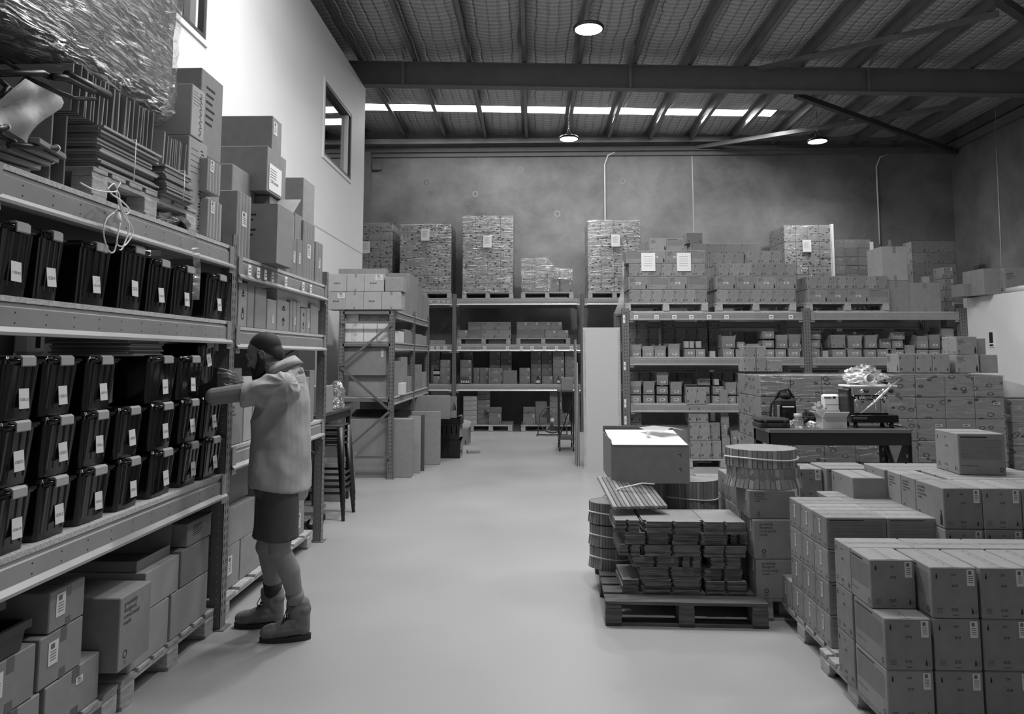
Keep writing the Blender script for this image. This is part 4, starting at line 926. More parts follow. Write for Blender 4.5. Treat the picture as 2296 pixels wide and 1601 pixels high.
# third pallet behind at right
X0, Y0, PH = 2.125, 3.96, .13; H, L, W = .2095, .28, .197
pallet(X0+.55, Y0+.52, 0, 1.2, 1.05, 'timber pallet under the labelled carton stack at right edge', None, None, 0, .129)
g = 'cartons of the stack at the right edge'
for k in range(4):
    for i in range(4):
        stack('c', X0+W/2+.2*i, Y0+L/2, PH+H*k, L, W, H, -math.pi/2, STD, '%s end-on carton from left, %s, right edge stack' % (ORD[i], NM[k]), g, [('r', .85, .8, .03, .066)])
    for j in range(2):
        for i in range(3):
            stack('c', X0+.1+(.0 if i == 0 else .3*i-.05), Y0+.285+.09+.16*j+(.0), PH+H*k, .2 if i == 0 else .295, .155, H, 0 if i else -math.pi/2, STD if i else ('text', 'fine', None, 'text', 'y'), '%s carton of rear row %s, %s, right edge stack' % (ORD[i], ORD[j], NM[k]), g) if i else carton(X0+.08, Y0+.285+.08+.163*j, PH+H*k, .158, .158, H-.0015, -math.pi/2, ('textonly', None, None, None, 'x'), None, 'text-sided carton of rear row %s, %s, right edge stack' % (ORD[j], NM[k]), g, jit=.004)
for k in range(4):
    stack('c', X0-.10+.0, Y0+.62+.16, PH+H*k-.012*k, .2, .32, H-.012, 0, (None, None, None, 'shelf', 'y'), 'left outer rear carton, %s, right edge stack' % NM[k], g)
    for i in range(3): stack('c', X0+.12+.27*i, Y0+.62+.14, PH+H*k, .26, .28, H, 0, STD, 'rear outer carton %s from left, %s, right edge stack' % (ORD[i], NM[k]), g)
a = onY(2157, 1060, 4.38); b = onY(2259, 1060, 4.38)
carton((a.x+b.x)/2, 4.38+.14, PH+H*4, b.x-a.x, .28, .235, math.pi-.06, ('text', 'fine', 'end', 'end', 'x'), None, 'single carton standing alone on top of the right edge stack')
# cartons behind, between table and stacks
YM = 5.62
a = onY(1853, 1060, YM); b = onY(1961, 1060, YM); c0 = onY(1797, 1060, YM)
pallet(2.35, YM+.42, 0, 1.1, .9, 'timber pallet under the cartons in front of the workbench')
for k in range(3):
    carton((a.x+b.x)/2, YM+.16, .142+.226*k, b.x-a.x, .32, .2245, math.pi, STD, None, 'fine-print carton before the workbench, %s' % ['bottom', 'middle', 'topmost'][k], 'cartons before the workbench')
    carton((a.x+c0.x)/2-.003, YM+.2, .142+.222*k, .28, a.x-c0.x-.008, .2205, -math.pi/2, STD, None, 'labelled carton left of the fine-print pile before the workbench, %s' % ['bottom', 'middle', 'topmost'][k], 'cartons before the workbench', [('r', .8, .8, .04, .08)])
# tall stack with the round bundle, printed sides to the camera
YS = 4.86
pallet(1.80, YS+.42, 0, .8, .95, 'timber pallet with a stamped block under the text-printed tower')
for k, (w_, x_) in enumerate(((.30, .02), (.30, .01), (.29, -.005))):
    carton(1.375+w_/2+x_, YS+.08+(.03 if k == 2 else 0), .142+.24*k, w_, .30, .2385 if k < 2 else .175, 0, STDT, None, 'text-printed carton in the tower under the round bundle, %s' % ['bottom', 'middle', 'topmost'][k], 'tower under the round bundle', [('l', .8, .8, .02, .07)])
    for j in range(1, 3):
        carton(1.375+.16, YS+.08+.31*j+.02, .142+.24*k, .27, .30, .2385 if k < 2 else .175, 0, STDT, None, 'carton %s behind the text-printed tower, %s' % (ORD[j-1], ['bottom', 'middle', 'topmost'][k]), 'tower under the round bundle', [('l', .8, .8, .02, .07)])
for k in range(3):
    for (uu0, uu1, yy, n_) in ((1606, 1640, 6.1, 'left'), (1624, 1668, 5.9, 'right')):
        a = onY(uu0, 1110, yy); b = onY(uu1, 1110, yy)
        carton((a.x+b.x)/2+.03, yy+.1, .0+.2*k, b.x-a.x-.012+.06, .16 if n_ == 'left' else .19, .199-(.012 if n_ == 'right' else 0), 0, STD, None, '%s carton behind the flat board pile, %s' % (n_, ['bottom', 'middle', 'topmost'][k]), 'cartons behind the flat board pile') if False else None
for k in range(3): carton(1.56, 6.62, .2*k, .24, .3, .199, 0, STD, None, 'pale carton on the floor behind the dark pallet, %s' % ['bottom', 'middle', 'topmost'][k], 'low cartons behind the dark pallet')
for k in range(3): carton(1.60, 6.26, .185*k, .24, .3, .184, 0, PLN, None, 'plain carton on the floor behind the dark pallet, %s' % ['bottom', 'middle', 'topmost'][k], 'low cartons behind the dark pallet')
# round bundle of cardboard strips on top
def bundle(cx, cy, z, r, h, label, seed=0, flare=.0, two=False, sy=.8, rz=0, tie=True, tilt=None, group=None):
    root = empty('cardboard_bundle', (cx, cy, z)); tag(root, label, 'cardboard bundle', group)
    rr = random.Random(seed); m = MB(); n = 46; vs = []
    lv = [(0, 1+flare), (h*.5, 1), (h, 1.0)]
    pr = [rr.uniform(.975, 1.015) for _ in range(n)]
    def P(k, z_, s): a = 2*math.pi*k/n; q = pr[k % n]; return Vector((math.cos(a)*r*s*q, math.sin(a)*r*sy*s*q, z_))
    for k in range(n):     # each strip a thin board on the rim
        k2 = k+.86; a0, a1 = 2*math.pi*k/n, 2*math.pi*k2/n; q = pr[k]
        ring0 = [Vector((math.cos(a)*r*s*q, math.sin(a)*r*sy*s*q, z_)) for (z_, s) in lv for a in (a0, a1)]
        ring1 = [Vector((math.cos(a)*r*(s*q-.06), math.sin(a)*r*sy*(s*q-.06), z_)) for (z_, s) in lv for a in (a0, a1)]
        for i in range(2):
            m.add([ring0[2*i], ring0[2*i+1], ring0[2*i+3], ring0[2*i+2]], [(0, 1, 2, 3)], CARD if (k % 5) else CARDL)
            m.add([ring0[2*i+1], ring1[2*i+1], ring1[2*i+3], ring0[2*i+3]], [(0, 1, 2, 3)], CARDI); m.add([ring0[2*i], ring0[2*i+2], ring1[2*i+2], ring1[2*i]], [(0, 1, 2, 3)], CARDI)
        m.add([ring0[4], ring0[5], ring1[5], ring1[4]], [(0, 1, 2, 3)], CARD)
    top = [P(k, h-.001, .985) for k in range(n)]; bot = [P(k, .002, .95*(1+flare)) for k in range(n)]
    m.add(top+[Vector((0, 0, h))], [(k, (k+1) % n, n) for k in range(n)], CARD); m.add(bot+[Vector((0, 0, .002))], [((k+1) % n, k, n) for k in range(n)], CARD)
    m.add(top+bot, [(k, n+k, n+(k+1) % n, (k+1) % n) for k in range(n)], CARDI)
    o = m.build('board_strips', root)
    if tie:
        t = MB(); t.tube([(math.cos(a)*r*1.012, math.sin(a)*r*sy*1.012, h*.5+.008*math.sin(a*2)) for a in [2*math.pi*i/40 for i in range(41)]], .005, WHITEP, 6); t.build('string_tie', root)
    if tilt: root.rotation_euler = tilt
    return root
zt4 = .142+.24*2+.176
bundle(1.53, YS+.18, zt4+.002, .235, .125, 'lower flared round bundle of cardboard strips on the text-printed tower', 3, .08, sy=.85, tie=False)
bundle(1.52, YS+.18, zt4+.129, .232, .115, 'upper round bundle of cardboard strips tied with white string', 5, .0, sy=.85)
# dark pallet with bundles and pads
pallet(.95, 5.28, 0, .985, 1.2, 'old dark wooden pallet on the open floor holding the cardboard pads', None, WOODD, R(-1.5), .15)
rr = random.Random(4)
def pad(x0, x1, y0, y1, z, h, notch, label, grp, rz=0.0, split=.5):
    """a bundle of identical die-cut boards: folded sheets stacked flat"""
    cx, cy = (x0+x1)/2, (y0+y1)/2; w, d = x1-x0, y1-y0; m = MB(); n = max(3, int(h/.012)); t = h/n
    for i in range(n):
        o = rr.uniform(-.004, .004); o2 = rr.uniform(-.004, .004)
        pts = [(-w/2+notch, -d/2), (w*(split-.5)-.012, -d/2), (w*(split-.5), -d/2+.03), (w*(split-.5)+.012, -d/2), (w/2-notch, -d/2), (w/2-notch, -d/2+.05), (w/2, -d/2+.05), (w/2, d/2), (-w/2, d/2), (-w/2, -d/2+.05), (-w/2+notch, -d/2+.05)]
        vs = [Vector((a+o, b+o2, i*t)) for a, b in pts]+[Vector((a+o, b+o2, (i+1)*t-.001)) for a, b in pts]; k = len(pts)
        m.add(vs[:k]+vs[k:], [tuple(range(k-1, -1, -1)), tuple(range(k, 2*k))], CARD); m.add(vs, [(a, (a+1) % k, k+(a+1) % k, k+a) for a in range(k)], CARDD)
    o = m.build('cardboard_pad', None, (cx, cy, z), (0, 0, rz)); tag(o, label, 'cardboard', grp); return o
lay = [[(1395, 1475, 0, .01), (1437, 1577, 0, .0), (1580, 1672, 0, 0)], [(1433, 1572, 0, 0), (1572, 1670, .0, 0)], [(1418, 1522, .0, 0), (1523, 1578, 0, 0), (1588, 1655, 0, .06)], [(1388, 1436, 0, 0), (1438, 1577, .0, 0), (1578, 1671, 0, 0)], [(1402, 1500, 0, 0), (1500, 1637, 0, 0), (1640, 1678, .05, 0)], [(1378, 1434, 0, 0), (1440, 1576, -.02, 0), (1576, 1668, -.01, 0)]]
zz = .152; hs = [.078, .077, .07, .07, .075, .078]
for k, row in enumerate(lay):
    for i, (u0, u1, dy, rz) in enumerate(row):
        v = 1290-25*k; a = onY(u0, v, 4.86).x; b = onY(u1, v, 4.86).x
        pad(a+.002, b-.002, 4.84+dy+.02*(i % 2)+(.03 if i == 0 else 0), 5.22, zz, hs[k]-.002, .0 if i != 1 else .02, 'flat die-cut cardboard bundle, %s from left, layer %s from the pallet' % (ORD[i], ORD[k]), None, rz)
    zz += hs[k]
# bundles at the left and rear of that pallet
for k, (z_, lb) in enumerate(((.152, 'bottom'), (.305, 'middle'), (.46, 'upper'))):
    bundle(.56+.0*k, 5.47, z_, .155, .145, '%s tied round bundle at the left rear corner of the dark pallet' % lb, 10+k, .06, sy=.9)
bundle(1.18, 5.62, .152, .2, .33, 'standing dark bundle at the rear of the pallet, lower one', 21, 0, sy=.7); bundle(1.17, 5.62, .484, .2, .255, 'standing bundle tied with string right behind the white-topped carton', 22, 0, sy=.7)
bundle(.80, 5.62, .152, .19, .60, 'tall rear bundle hidden below the white-topped carton', 24, 0, sy=.7); 
# fanned leaning strips
root = empty('cardboard_bundle', (.70, 5.2, .615)); tag(root, 'fanned out row of leaning cardboard boards left of the flat pads', 'cardboard bundle')
m = MB()
for i in range(12):
    x = -.16+.031*i; m.cbox(-.0135, -.0, -.01, .0135, .36, .012, CARDL if i % 3 == 0 else CARD, .002, Matrix.Translation((x, -.2+.004*i, .03)) @ Matrix.Rotation(.38-.012*i, 4, 'X') @ Matrix.Rotation(.25, 4, 'Y') @ Matrix.Rotation(.22, 4, 'Z'))
m.build('board_strips', root); m = MB(); m.tube([(-.22, .0, .07), (-.1, -.02, .13), (.05, 0, .16), (.14, .03, .15)], .005, WHITEP, 6); m.build('string_tie', root)
# big carton with white top board and bag scraps
a = onY(1371, 1082, 5.3); b = onY(1547, 1082, 5.3)
bx_ = empty('cut_down_carton', ((a.x+b.x)/2, 5.3+.3, .757)); tag(bx_, 'large cut-down carton with pale top sheet resting on the bundles', 'box'); w2 = (b.x-a.x)/2
m = MB(); m.box(-w2, -.3, 0, w2, -.296, .265, CARD); m.box(-w2, .296, 0, w2, .3, .345, CARD); m.box(-w2, -.296, 0, -w2+.004, .296, .30, CARD); m.box(w2-.004, -.296, 0, w2, .296, .27, CARD); m.box(-w2+.004, -.296, 0, w2-.004, .296, .006, CARD)
for (x, z) in ((w2-.075, .2), (w2-.075, .1)): m.box(x, -.3012, z, x+.018, -.3003, z+.004, INK); m.box(x+.014, -.3012, z-.018, x+.018, -.3003, z, INK)
m.build('body', bx_)
m = MB(); n = 8; vs = []
for j in range(n+1):
    for i in range(n+1): vs.append((-w2+.01+(2*w2-.02)*i/n, -.305+.56*j/n, .268+.05*(j/n)+.015*math.sin(i/n*3.1)*math.sin(j/n*3.1)))
m.add(vs, [(j*(n+1)+i, j*(n+1)+i+1, (j+1)*(n+1)+i+1, (j+1)*(n+1)+i) for j in range(n) for i in range(n)], CARDW, True); m.add([(x, y, z-.004) for x, y, z in vs], [(j*(n+1)+i, (j+1)*(n+1)+i, (j+1)*(n+1)+i+1, j*(n+1)+i+1) for j in range(n) for i in range(n)], CARDW, True); m.build('top_sheet', bx_)
m = MB(); vs = [(.12, -.1, .33), (.2, -.02, .36), (.33, 0.06, .33), (.25, .1, .35), (.1, .16, .36), (-.02, .1, .35), (.02, 0, .34), (.0, -.14, .325), (.04, -.12, .33)]; m.add(vs, [(0, 1, 6), (1, 2, 3), (1, 3, 4), (1, 4, 5, 6), (6, 8, 7)], MILK); o = m.build('plastic_scrap', None, bx_.location); tag(o, 'crumpled plastic scrap lying on the pale top sheet of the big carton', 'plastic')
# ------------------------------------------------------------------ wrapped pallets and workbench on the right
for i, (u0, u1, lb) in enumerate(((1703, 1983, 'film-wrapped ring-printed carton load directly behind the workbench'), (1987, 2250, 'film-wrapped ring-printed carton load right of the workbench'))):
    a = onY(u0, 845, 7.62).x; b = onY(u1, 845, 7.62).x
    pallet((a+b)/2, 8.02, 0, b-a-.01, .8, 'timber pallet beneath the %s' % ('load behind the workbench' if i == 0 else 'load right of the workbench'))
    wrapped(a, b, 7.62, 8.42, .145, 1.455, 4, 3, 6, RINGN, lb, None, None, 30+i, FILM, .014 if i == 0 else .006, .25)
a = onY(2266, 900, 7.9).x
wrapped(a, a+1.1, 7.9, 8.7, .0, 1.20, 4, 3, 5, RINGN, 'ring-printed carton load cut off by the right picture edge', None, None, 33, FILM, .006, .2)
m = MB()
pts = [(0, 0, 0), (.34, 0, 0), (.5, .1, 0), (.5, .35, 0), (.1, .4, 0), (-.02, .2, 0)]
vs = [(x, y, 0) for x, y, _ in pts]+[(x*.9+.03, y*.9+.02, .17-.12*(x/.5)) for x, y, _ in pts]; k = 6
m.add(vs, [(i, (i+1) % k, k+(i+1) % k, k+i) for i in range(k)]+[tuple(range(k, 2*k))], MILK, True); o = m.build('plastic_bag', None, (a-.02, 7.95, 1.22)); tag(o, 'translucent plastic bag heaped on the cut-off load by the office wall', 'bag')
pb = onY(2250, 700, 7.62)
# cartons on the wrapped pallets
for i, (x0, x1) in enumerate(((2015, 2053), (2053.6, 2091), (2091.6, 2130))): crow('three labelled ones on the wrapped load', None, [x0, x1], 820, 7.64, 1.478, .195, 'e', ORD[i], .26)
for (u0, u1, v0, z, lb, k) in ((2144, 2196, 800, 1.478, 'bottom of text-printed pair by the office wall', 0), (2145, 2192, 770, 1.478+.185, 'top of text-printed pair by the office wall', 1)):
    a = onY(u0, v0, 7.64).x; b = onY(u1, v0, 7.64).x; carton((a+b)/2, 7.64+.14, z, b-a, .26, .183, 0, STD, None, 'carton on the wrapped load, ' + lb)
a = onY(2199, 800, 7.66).x; b = onY(2238, 800, 7.66).x; carton((a+b)/2, 7.8, 1.478, b-a, .26, .183, 0, PLN, None, 'plain carton at the right end on top of the wrapped loads'); carton((a+b)/2-.08, 7.8, 1.478+.185, b-a-.04, .22, .165, 0, PLN, None, 'upper plain carton stacked at the right end of the wrapped loads')
for (u0, u1, z, H, kind, lb) in ((1669, 1700, 1.56, .12, 'e', 'upper left'), (1701, 1718, 1.56, .12, 'e', 'upper right'), (1666, 1695, 1.46, .1, 'e', 'lower left'), (1696, 1720, 1.46, .1, 'e', 'lower right')):
    pass
for k, (u0, u1, z, H) in enumerate(((1668, 1696, 1.635, .125), (1697, 1719, 1.635, .125), (1666, 1695, 1.478, .155), (1696, 1719, 1.478, .155), (1720, 1754, 1.478, .125))):
    crow('rear pile on the wrapped load', None, [u0, u1], 810, 8.2, z, H, 'e', ['upper', 'upper', 'lower', 'lower', 'end'][k]+' '+['one', 'other', 'one', 'other', 'single'][k], .2)
# workbench
ZB = .982; xa = onY(1728, 965, 6.86).x; xb = onY(2043, 965, 6.86).x
wb = empty('workbench', ((xa+xb)/2, 7.12, 0)); tag(wb, 'black steel frame workbench with grey top holding the coffee machine', 'table'); hw = (xb-xa)/2
m = MB(); m.box(-hw-.01, -.26, ZB-.03, hw+.01, .27, ZB, PANELW if False else GALV); m.build('table_top', wb)
m = MB(); m.box(-hw, -.255, ZB-.14, hw, -.235, ZB-.031, BLACKM); m.box(-hw, .235, ZB-.14, hw, .255, ZB-.031, BLACKM); m.box(-hw, -.235, ZB-.14, -hw+.02, .235, ZB-.031, BLACKM); m.box(hw-.02, -.235, ZB-.14, hw, .235, ZB-.031, BLACKM); m.build('apron', wb)
for sx in (-1, 1):
    for sy in (-1, 1):
        m = MB(); x = sx*(hw-.035); m.box(x-.035, sy*.23-.004, 0, x+.035, sy*.23+.004, ZB-.031, BLACKM); m.box(x+sx*.031, sy*.23-.03, 0, x+sx*.035, sy*.23+.03, ZB-.031, BLACKM)
        z = .1
        while z < ZB-.2: m.box(x-.006, sy*.23-.0052, z, x+.006, sy*.23-.0042, z+.03, GREYP); z += .09
        m.build('leg', wb)
    m = MB(); m.bar((sx*(hw-.03), -.2, .3), (sx*(hw-.03), .2, ZB-.15), .03, .03, BLACKM); m.bar((sx*(hw-.05), -.235, ZB-.15-.0), (sx*(hw-.32), -.235, .1), .006, .05, BLACKM) if sx > 0 else None; m.build('leg_brace', wb)
m = MB(); m.cbox(-.14, -.012, 0, .14, .012, .02, WHITEP, .004); o = m.build('white_strip', None, (onY(1676, 942, 7.5).x, 7.45, 1.0)); bpy.data.objects.remove(o)
def T(u, v, y): return onY(u, v, y)
# hard case
a = T(1702, 950, 7.0).x; b = T(1771, 950, 7.0).x
cs = empty('hard_case', ((a+b)/2, 7.1, ZB)); tag(cs, 'flat black hard case at the left end of the workbench', 'case'); w2 = (b-a)/2
m = MB(); m.cbox(-w2, -.12, .0, w2, .12, .05, BLACKF, .012); m.build('case_base', cs); m = MB(); m.cbox(-w2, -.12, .052, w2, .12, .088, BLACKF, .014); m.build('case_lid', cs)
for x in (-.09, .09): m = MB(); m.cbox(x-.015, -.128, .03, x+.015, -.118, .07, BLACKM, .003); m.build('latch', cs)
# backpack
c = T(1762, 910, 7.22)
bp = empty('backpack', (c.x, 7.26, ZB)); tag(bp, 'black square backpack with reflective strip standing on the workbench', 'backpack')
m = MB(); m.cbox(-.09, -.075, 0, .095, .09, .27, BLACKF, .03); m.build('body', bp); m = MB(); m.cbox(-.07, -.1, .02, .08, -.07, .2, BLACK, .02); m.build('front_pocket', bp)
m = MB(); m.cbox(-.095, -.08, .0, -.072, -.074, .2, CLIP, .002); m.build('reflective_strip', bp); m = MB(); m.tube([(-.08, .0, .25), (-.05, -.02, .33), (.03, -.03, .35), (.09, 0, .26)], .012, BLACKF, 8); m.tube([(-.1, .03, .02), (-.13, .03, .1), (-.12, .02, .2), (-.08, .02, .26)], .012, BLACKF); m.build('strap', bp)
m = MB(); m.lathe([(0, .27), (.07, .27), (.05, .31), (0, .325)], BLACKF, 14); m.build('lid', bp)
# jar wrapped in clear film
c = T(1790, 950, 6.98)
jr = empty('glass_jar', (c.x, 6.98, ZB)); tag(jr, 'jar twisted in shiny clear film on the workbench front edge', 'jar')
m = MB(); m.lathe([(0, 0), (.045, .002), (.05, .03), (.046, .08), (.036, .1), (.036, .115)], BAGM, 18); m.build('jar_body', jr); m = MB(); m.lathe([(.038, .108), (.038, .135), (.0, .137)], CLIP, 18); m.build('jar_lid', jr)
def crumple(name, cx, cy, cz, sx, sy, sz, mat, label, cat, seed, n=16, amp=.45, sub=None):
    m = MB(); vs = []
    for j in range(n+1):
        for i in range(n):
            a = 2*math.pi*i/n; t = math.pi*j/n; d = Vector((math.sin(t)*math.cos(a), math.sin(t)*math.sin(a), math.cos(t)))
            f = 1+amp*noise.noise(d*2.6+Vector((seed, 0, 0)))+amp*.5*noise.noise(d*6+Vector((0, seed, 0))); vs.append((d.x*sx*f, d.y*sy*f, max(-sz*.95, d.z*sz*f)+sz))
    m.add(vs, [(j*n+i, j*n+(i+1) % n, (j+1)*n+(i+1) % n, (j+1)*n+i) for j in range(n) for i in range(n)], mat, False)
    o = m.build(name, None, (cx, cy, cz)); 
    if label: tag(o, label, cat)
    return o
c = T(1820, 945, 7.0); crumple('foil_scrap', c.x, 7.0, ZB, .06, .05, .03, BAGM, 'crumpled shiny film scrap between jar and open carton', 'film', 2)
c = T(1783, 945, 7.05); crumple('foil_scrap', c.x-.03, 7.03, ZB, .03, .04, .035, BAGM, 'small crumpled film behind the left side of the jar', 'film', 8)
# open white carton with flaps
c = T(1872, 950, 6.98); oc_ = open_carton(c.x, 7.06, ZB, .22, .16, .10, 0, [('f', .085, .9), ('l', .08, .9), ('b', .06, -.2)], mat=CARDW, label='small open white carton with splayed flaps on the workbench', name='open_carton')
# printed bag and paper
c = T(1868, 890, 7.2); m = MB(); m.cbox(-.085, -.03, 0, .085, .03, .3, WHITEP, .02)
for i in range(3): m.box(-.055, -.0315, .08+.06*i, .07, -.031, .084+.06*i, INKG)
m.box(-.07, -.0315, .26, .0, -.031, .275, INKG); m.box(.01, -.0315, .26, .04, -.031, .28, INK)
o = m.build('paper_bag', None, (c.x, 7.27, ZB+.012-.012)); tag(o, 'upright white printed bag between backpack and coffee machine', 'bag')
c = T(1838, 900, 7.2); crumple('plastic_bag', c.x-.0, 7.24, ZB+.04-.04, .075, .05, .1, MILK, 'crumpled white bag leaning left of the printed bag', 'bag', 5, 14, .6)
c = T(1812, 905, 7.2); crumple('grey_cloth', c.x, 7.22, ZB, .07, .05, .07, BLACKF, 'dark folded cloth with gloves lying behind the open carton', 'cloth', 9, 14, .5)
# coffee machine
ca = T(1903, 900, 7.05).x; cb = T(2008, 900, 7.05).x; cw = (cb-ca)/2
cm_ = empty('espresso_machine', ((ca+cb)/2, 7.16, ZB)); tag(cm_, 'two group espresso machine in polished steel with black drip tray', 'coffee machine')
m = MB(); m.cbox(-cw, -.16, .05, cw, .1, .12, BLACK, .006); m.cbox(-cw+.01, -.17, .08, -cw*.35, -.1605, .1, STEELD, .002); m.build('drip_tray', cm_)
m = MB(); m.cbox(-cw+.02, -.02, .12, cw-.02, .1, .36, CHROME, .01); m.build('body_panel', cm_); m = MB(); m.cbox(-cw-.01, -.12, .1, -cw+.05, .1, .36, BLACKM, .01); m.build('side_panel', cm_)
m = MB(); m.cbox(-cw+.02, -.14, .29, cw, .1, .38, CHROME, .015); m.build('control_panel', cm_); m = MB(); m.cbox(-cw-.01, -.15, .375, cw+.01, .1, .395, WHITEP, .006); m.build('cup_rail', cm_)
m = MB(); m.cbox(cw*.55, -.03, .13, cw*.9, -.022, .26, WHITEP, .002); m.build('white_panel', cm_)
for x in (-cw*.45, cw*.45):
    Mx = Matrix.Translation((x, -.1, .26)); m = MB(); m.lathe([(0, 0), (.03, 0), (.033, .03), (.02, .04)], CHROME, 18, Mx); m.tube([(x, -.12, .255), (x-.03, -.2, .245)], .011, BLACKM, 8); m.build('group_head', cm_)
for k, x in enumerate((-cw*.5, -cw*.3, cw*.4, cw*.75)): m = MB(); m.lathe([(0, 0), (.018, 0), (.016, .02), (0, .022)], BLACKM if k % 2 else CHROME, 16, Matrix.Translation((x, -.14, .34)) @ Matrix.Rotation(R(90), 4, 'X')); m.build('knob', cm_)
for x in (-cw*.78, cw*.0): m = MB(); m.tube([(x, -.12, .28), (x-.0, -.16, .25), (x+.01, -.16, .16)], .005, CHROME); m.build('steam_wand', cm_)
for x in (-cw+.05, cw-.05):
    for y in (-.12, .07): m = MB(); m.lathe([(0, 0), (.022, 0), (.018, .05), (0, .05)], BLACKM, 12, Matrix.Translation((x, y, 0))); m.build('foot', cm_)
m = MB(); m.tube([(cw*.6, -.1, .03), (cw+.04, -.12, .012), (cw+.09, -.06, .006), (cw+.05, .02, .006)], .005, BLACKM, 6); m.build('power_cord', cm_)
m = MB(); m.tube([(cw+.02, -.15, .45), (cw*.55, -.17, .36), (0, -.2, .26), (-cw*.7, -.2, .14)], [.004, .012, .013, .005], BAGM, 6); o = m.build('film_strip', cm_)
zc = ZB+.396; xc = (ca+cb)/2
crumple('plastic_bag', xc-.1, 7.13, zc, .1, .07, .055, WHITEP, 'crumpled white plastic bag on top of the coffee machine, left side', 'bag', 14, 18, .6)
crumple('plastic_bag', xc+.0, 7.2, zc, .17, .06, .085, BAGM, 'clear crumpled bag heaped behind the paper cups', 'bag', 15, 18, .6)
m = MB(); m.lathe([(0, 0), (.03, 0), (.042, .1), (.038, .1), (.027, .004), (0, .004)], WHITEP, 22); m.lathe([(.04, .098), (.044, .101), (.04, .104)], WHITEP, 22); o = m.build('paper_cups', None, (xc-.03, 7.10, zc+.05), (R(82), .2, 0)); tag(o, 'stack of white paper cups lying open end towards the camera', 'cups')
m = MB(); m.tube([(-.12, 0, .07), (-.03, -.01, .05), (0.03, -.02, .02)], .004, CHROME, 6); m.tube([(.03, -.02, .03), (.08, -.03, .012)], .014, BLACKM, 10); m.tube([(.08, -.03, .012), (.13, -.03, .01)], .006, CHROME, 8); o = m.build('portafilter', None, (xc+.05, 7.04, zc+.004)); tag(o, 'portafilter with black handle resting on the coffee machine top', 'portafilter')
# white perforated end panel of a shelf run
pn = empty('shelf_end_panel', (1.02, 11.0, 0)); tag(pn, 'tall white steel shelf end panel with perforated edges', 'panel')
m = MB(); m.box(-.275, 0, 0, .275, .003, 2.07, PANELW); m.box(-.275, .003, 0, -.271, .035, 2.07, PANELW); m.box(.271, .003, 0, .275, .035, 2.07, PANELW); m.build('sheet', pn)
for sx, lbn in ((-1, 0), (1, 1)):
    m = MB(); z = .04
    while z < 2.03:
        for dx in (.012, .03): m.quad((sx*(.275-dx)-.003, -.0006, z), (sx*(.275-dx)+.003, -.0006, z), (sx*(.275-dx)+.003, -.0006, z+.012), (sx*(.275-dx)-.003, -.0006, z+.012), SLOT)
        z += .025
    o = m.build('slot_column', pn)
m = MB()
for x in (.30, .0): pass
sf = empty('folded_shelf_stack', (.68, 11.25, 0)); tag(sf, 'stack of pale shelf panels leaning behind the white end panel', 'panels')
for i in range(3): m = MB(); m.box(-.03+.02*i, 0, 0, -.02+.02*i, .5, 1.9-.35*i, [CARDL, PANELW, CARD][i]); m.build('panel', sf)
# trolley with dark frame beside the white panel
tr = empty('trolley', (.60, 13.3, 0)); tag(tr, 'dark wheeled steel trolley standing left of the white end panel', 'trolley')
m = MB(); 
for x in (-.14, .1):
    for y in (-.3, .3): m.bar((x, y, .1), (x, y, 1.02), .025, .025, BLACKM)
for z in (.2, 1.02): m.box(-.16, -.32, z, .12, .32, z+.02, STEELD)
m.bar((-.14, -.3, .25), (.1, -.3, .9), .02, .02, BLACKM); m.build('frame', tr)
for x in (-.14, .1):
    for y in (-.3, .3): m = MB(); m.lathe([(0, -.012), (.045, -.012), (.045, .012), (0, .012)], BLACKM, 16, Matrix.Translation((x, y, .046)) @ Matrix.Rotation(R(90), 4, 'Y')); m.build('castor', tr)
carton(.60, 13.2, 1.042, .2, .3, .22, 0, PLN, None, 'small dark carton on top of the trolley')
m = MB(); m.cbox(-.02, -.1, 0, .02, .1, .62, WHITEP, .01, Matrix.Rotation(.12, 4, 'Y')); o = m.build('white_board', None, (.30, 13.6, .42)); bpy.data.objects.remove(o)
# drum fan
fx, fy = .40, 15.5; fr = .27
fn = empty('floor_fan', (fx, fy, 0)); tag(fn, 'round floor fan with wire guard standing before the back rack', 'fan')
m = MB(); C0 = Vector((0, 0, .33))
for dy in (-.07, .07):
    m.tube([C0+Vector((math.cos(a)*fr, dy, math.sin(a)*fr)) for a in [2*math.pi*i/32 for i in range(33)]], .008, STEELD, 6)
for rr_ in (.06, .1, .14, .18, .22): m.tube([C0+Vector((math.cos(a)*rr_, -.09+.08*(rr_/fr)**2, math.sin(a)*rr_)) for a in [2*math.pi*i/28 for i in range(29)]], .0035, GALV, 4)
for i in range(28): a = 2*math.pi*i/28; m.tube([C0+Vector((math.cos(a)*.045, -.09, math.sin(a)*.045)), C0+Vector((math.cos(a)*.2, -.06, math.sin(a)*.2)), C0+Vector((math.cos(a)*fr, -.07, math.sin(a)*fr))], .003, GALV, 4)
m.build('guard', fn)
for i in range(3):
    a = 2*math.pi*i/3+.4; m = MB(); vs = []
    for j in range(5):
        for s in (-1, 1): aa = a+s*(.28+.12*j/4); rad = .05+.19*j/4; vs.append(C0+Vector((math.cos(aa)*rad, s*.03, math.sin(aa)*rad)))
    m.add(vs, [(2*j, 2*j+1, 2*j+3, 2*j+2) for j in range(4)], STEELD, True); m.build('blade', fn)
m = MB(); m.lathe([(0, -.03), (.045, -.02), (.05, 0), (.04, .12), (0, .13)], WHITEP, 18, Matrix.Translation(C0+Vector((0, -.06, 0))) @ Matrix.Rotation(R(-90), 4, 'X')); m.build('hub', fn)
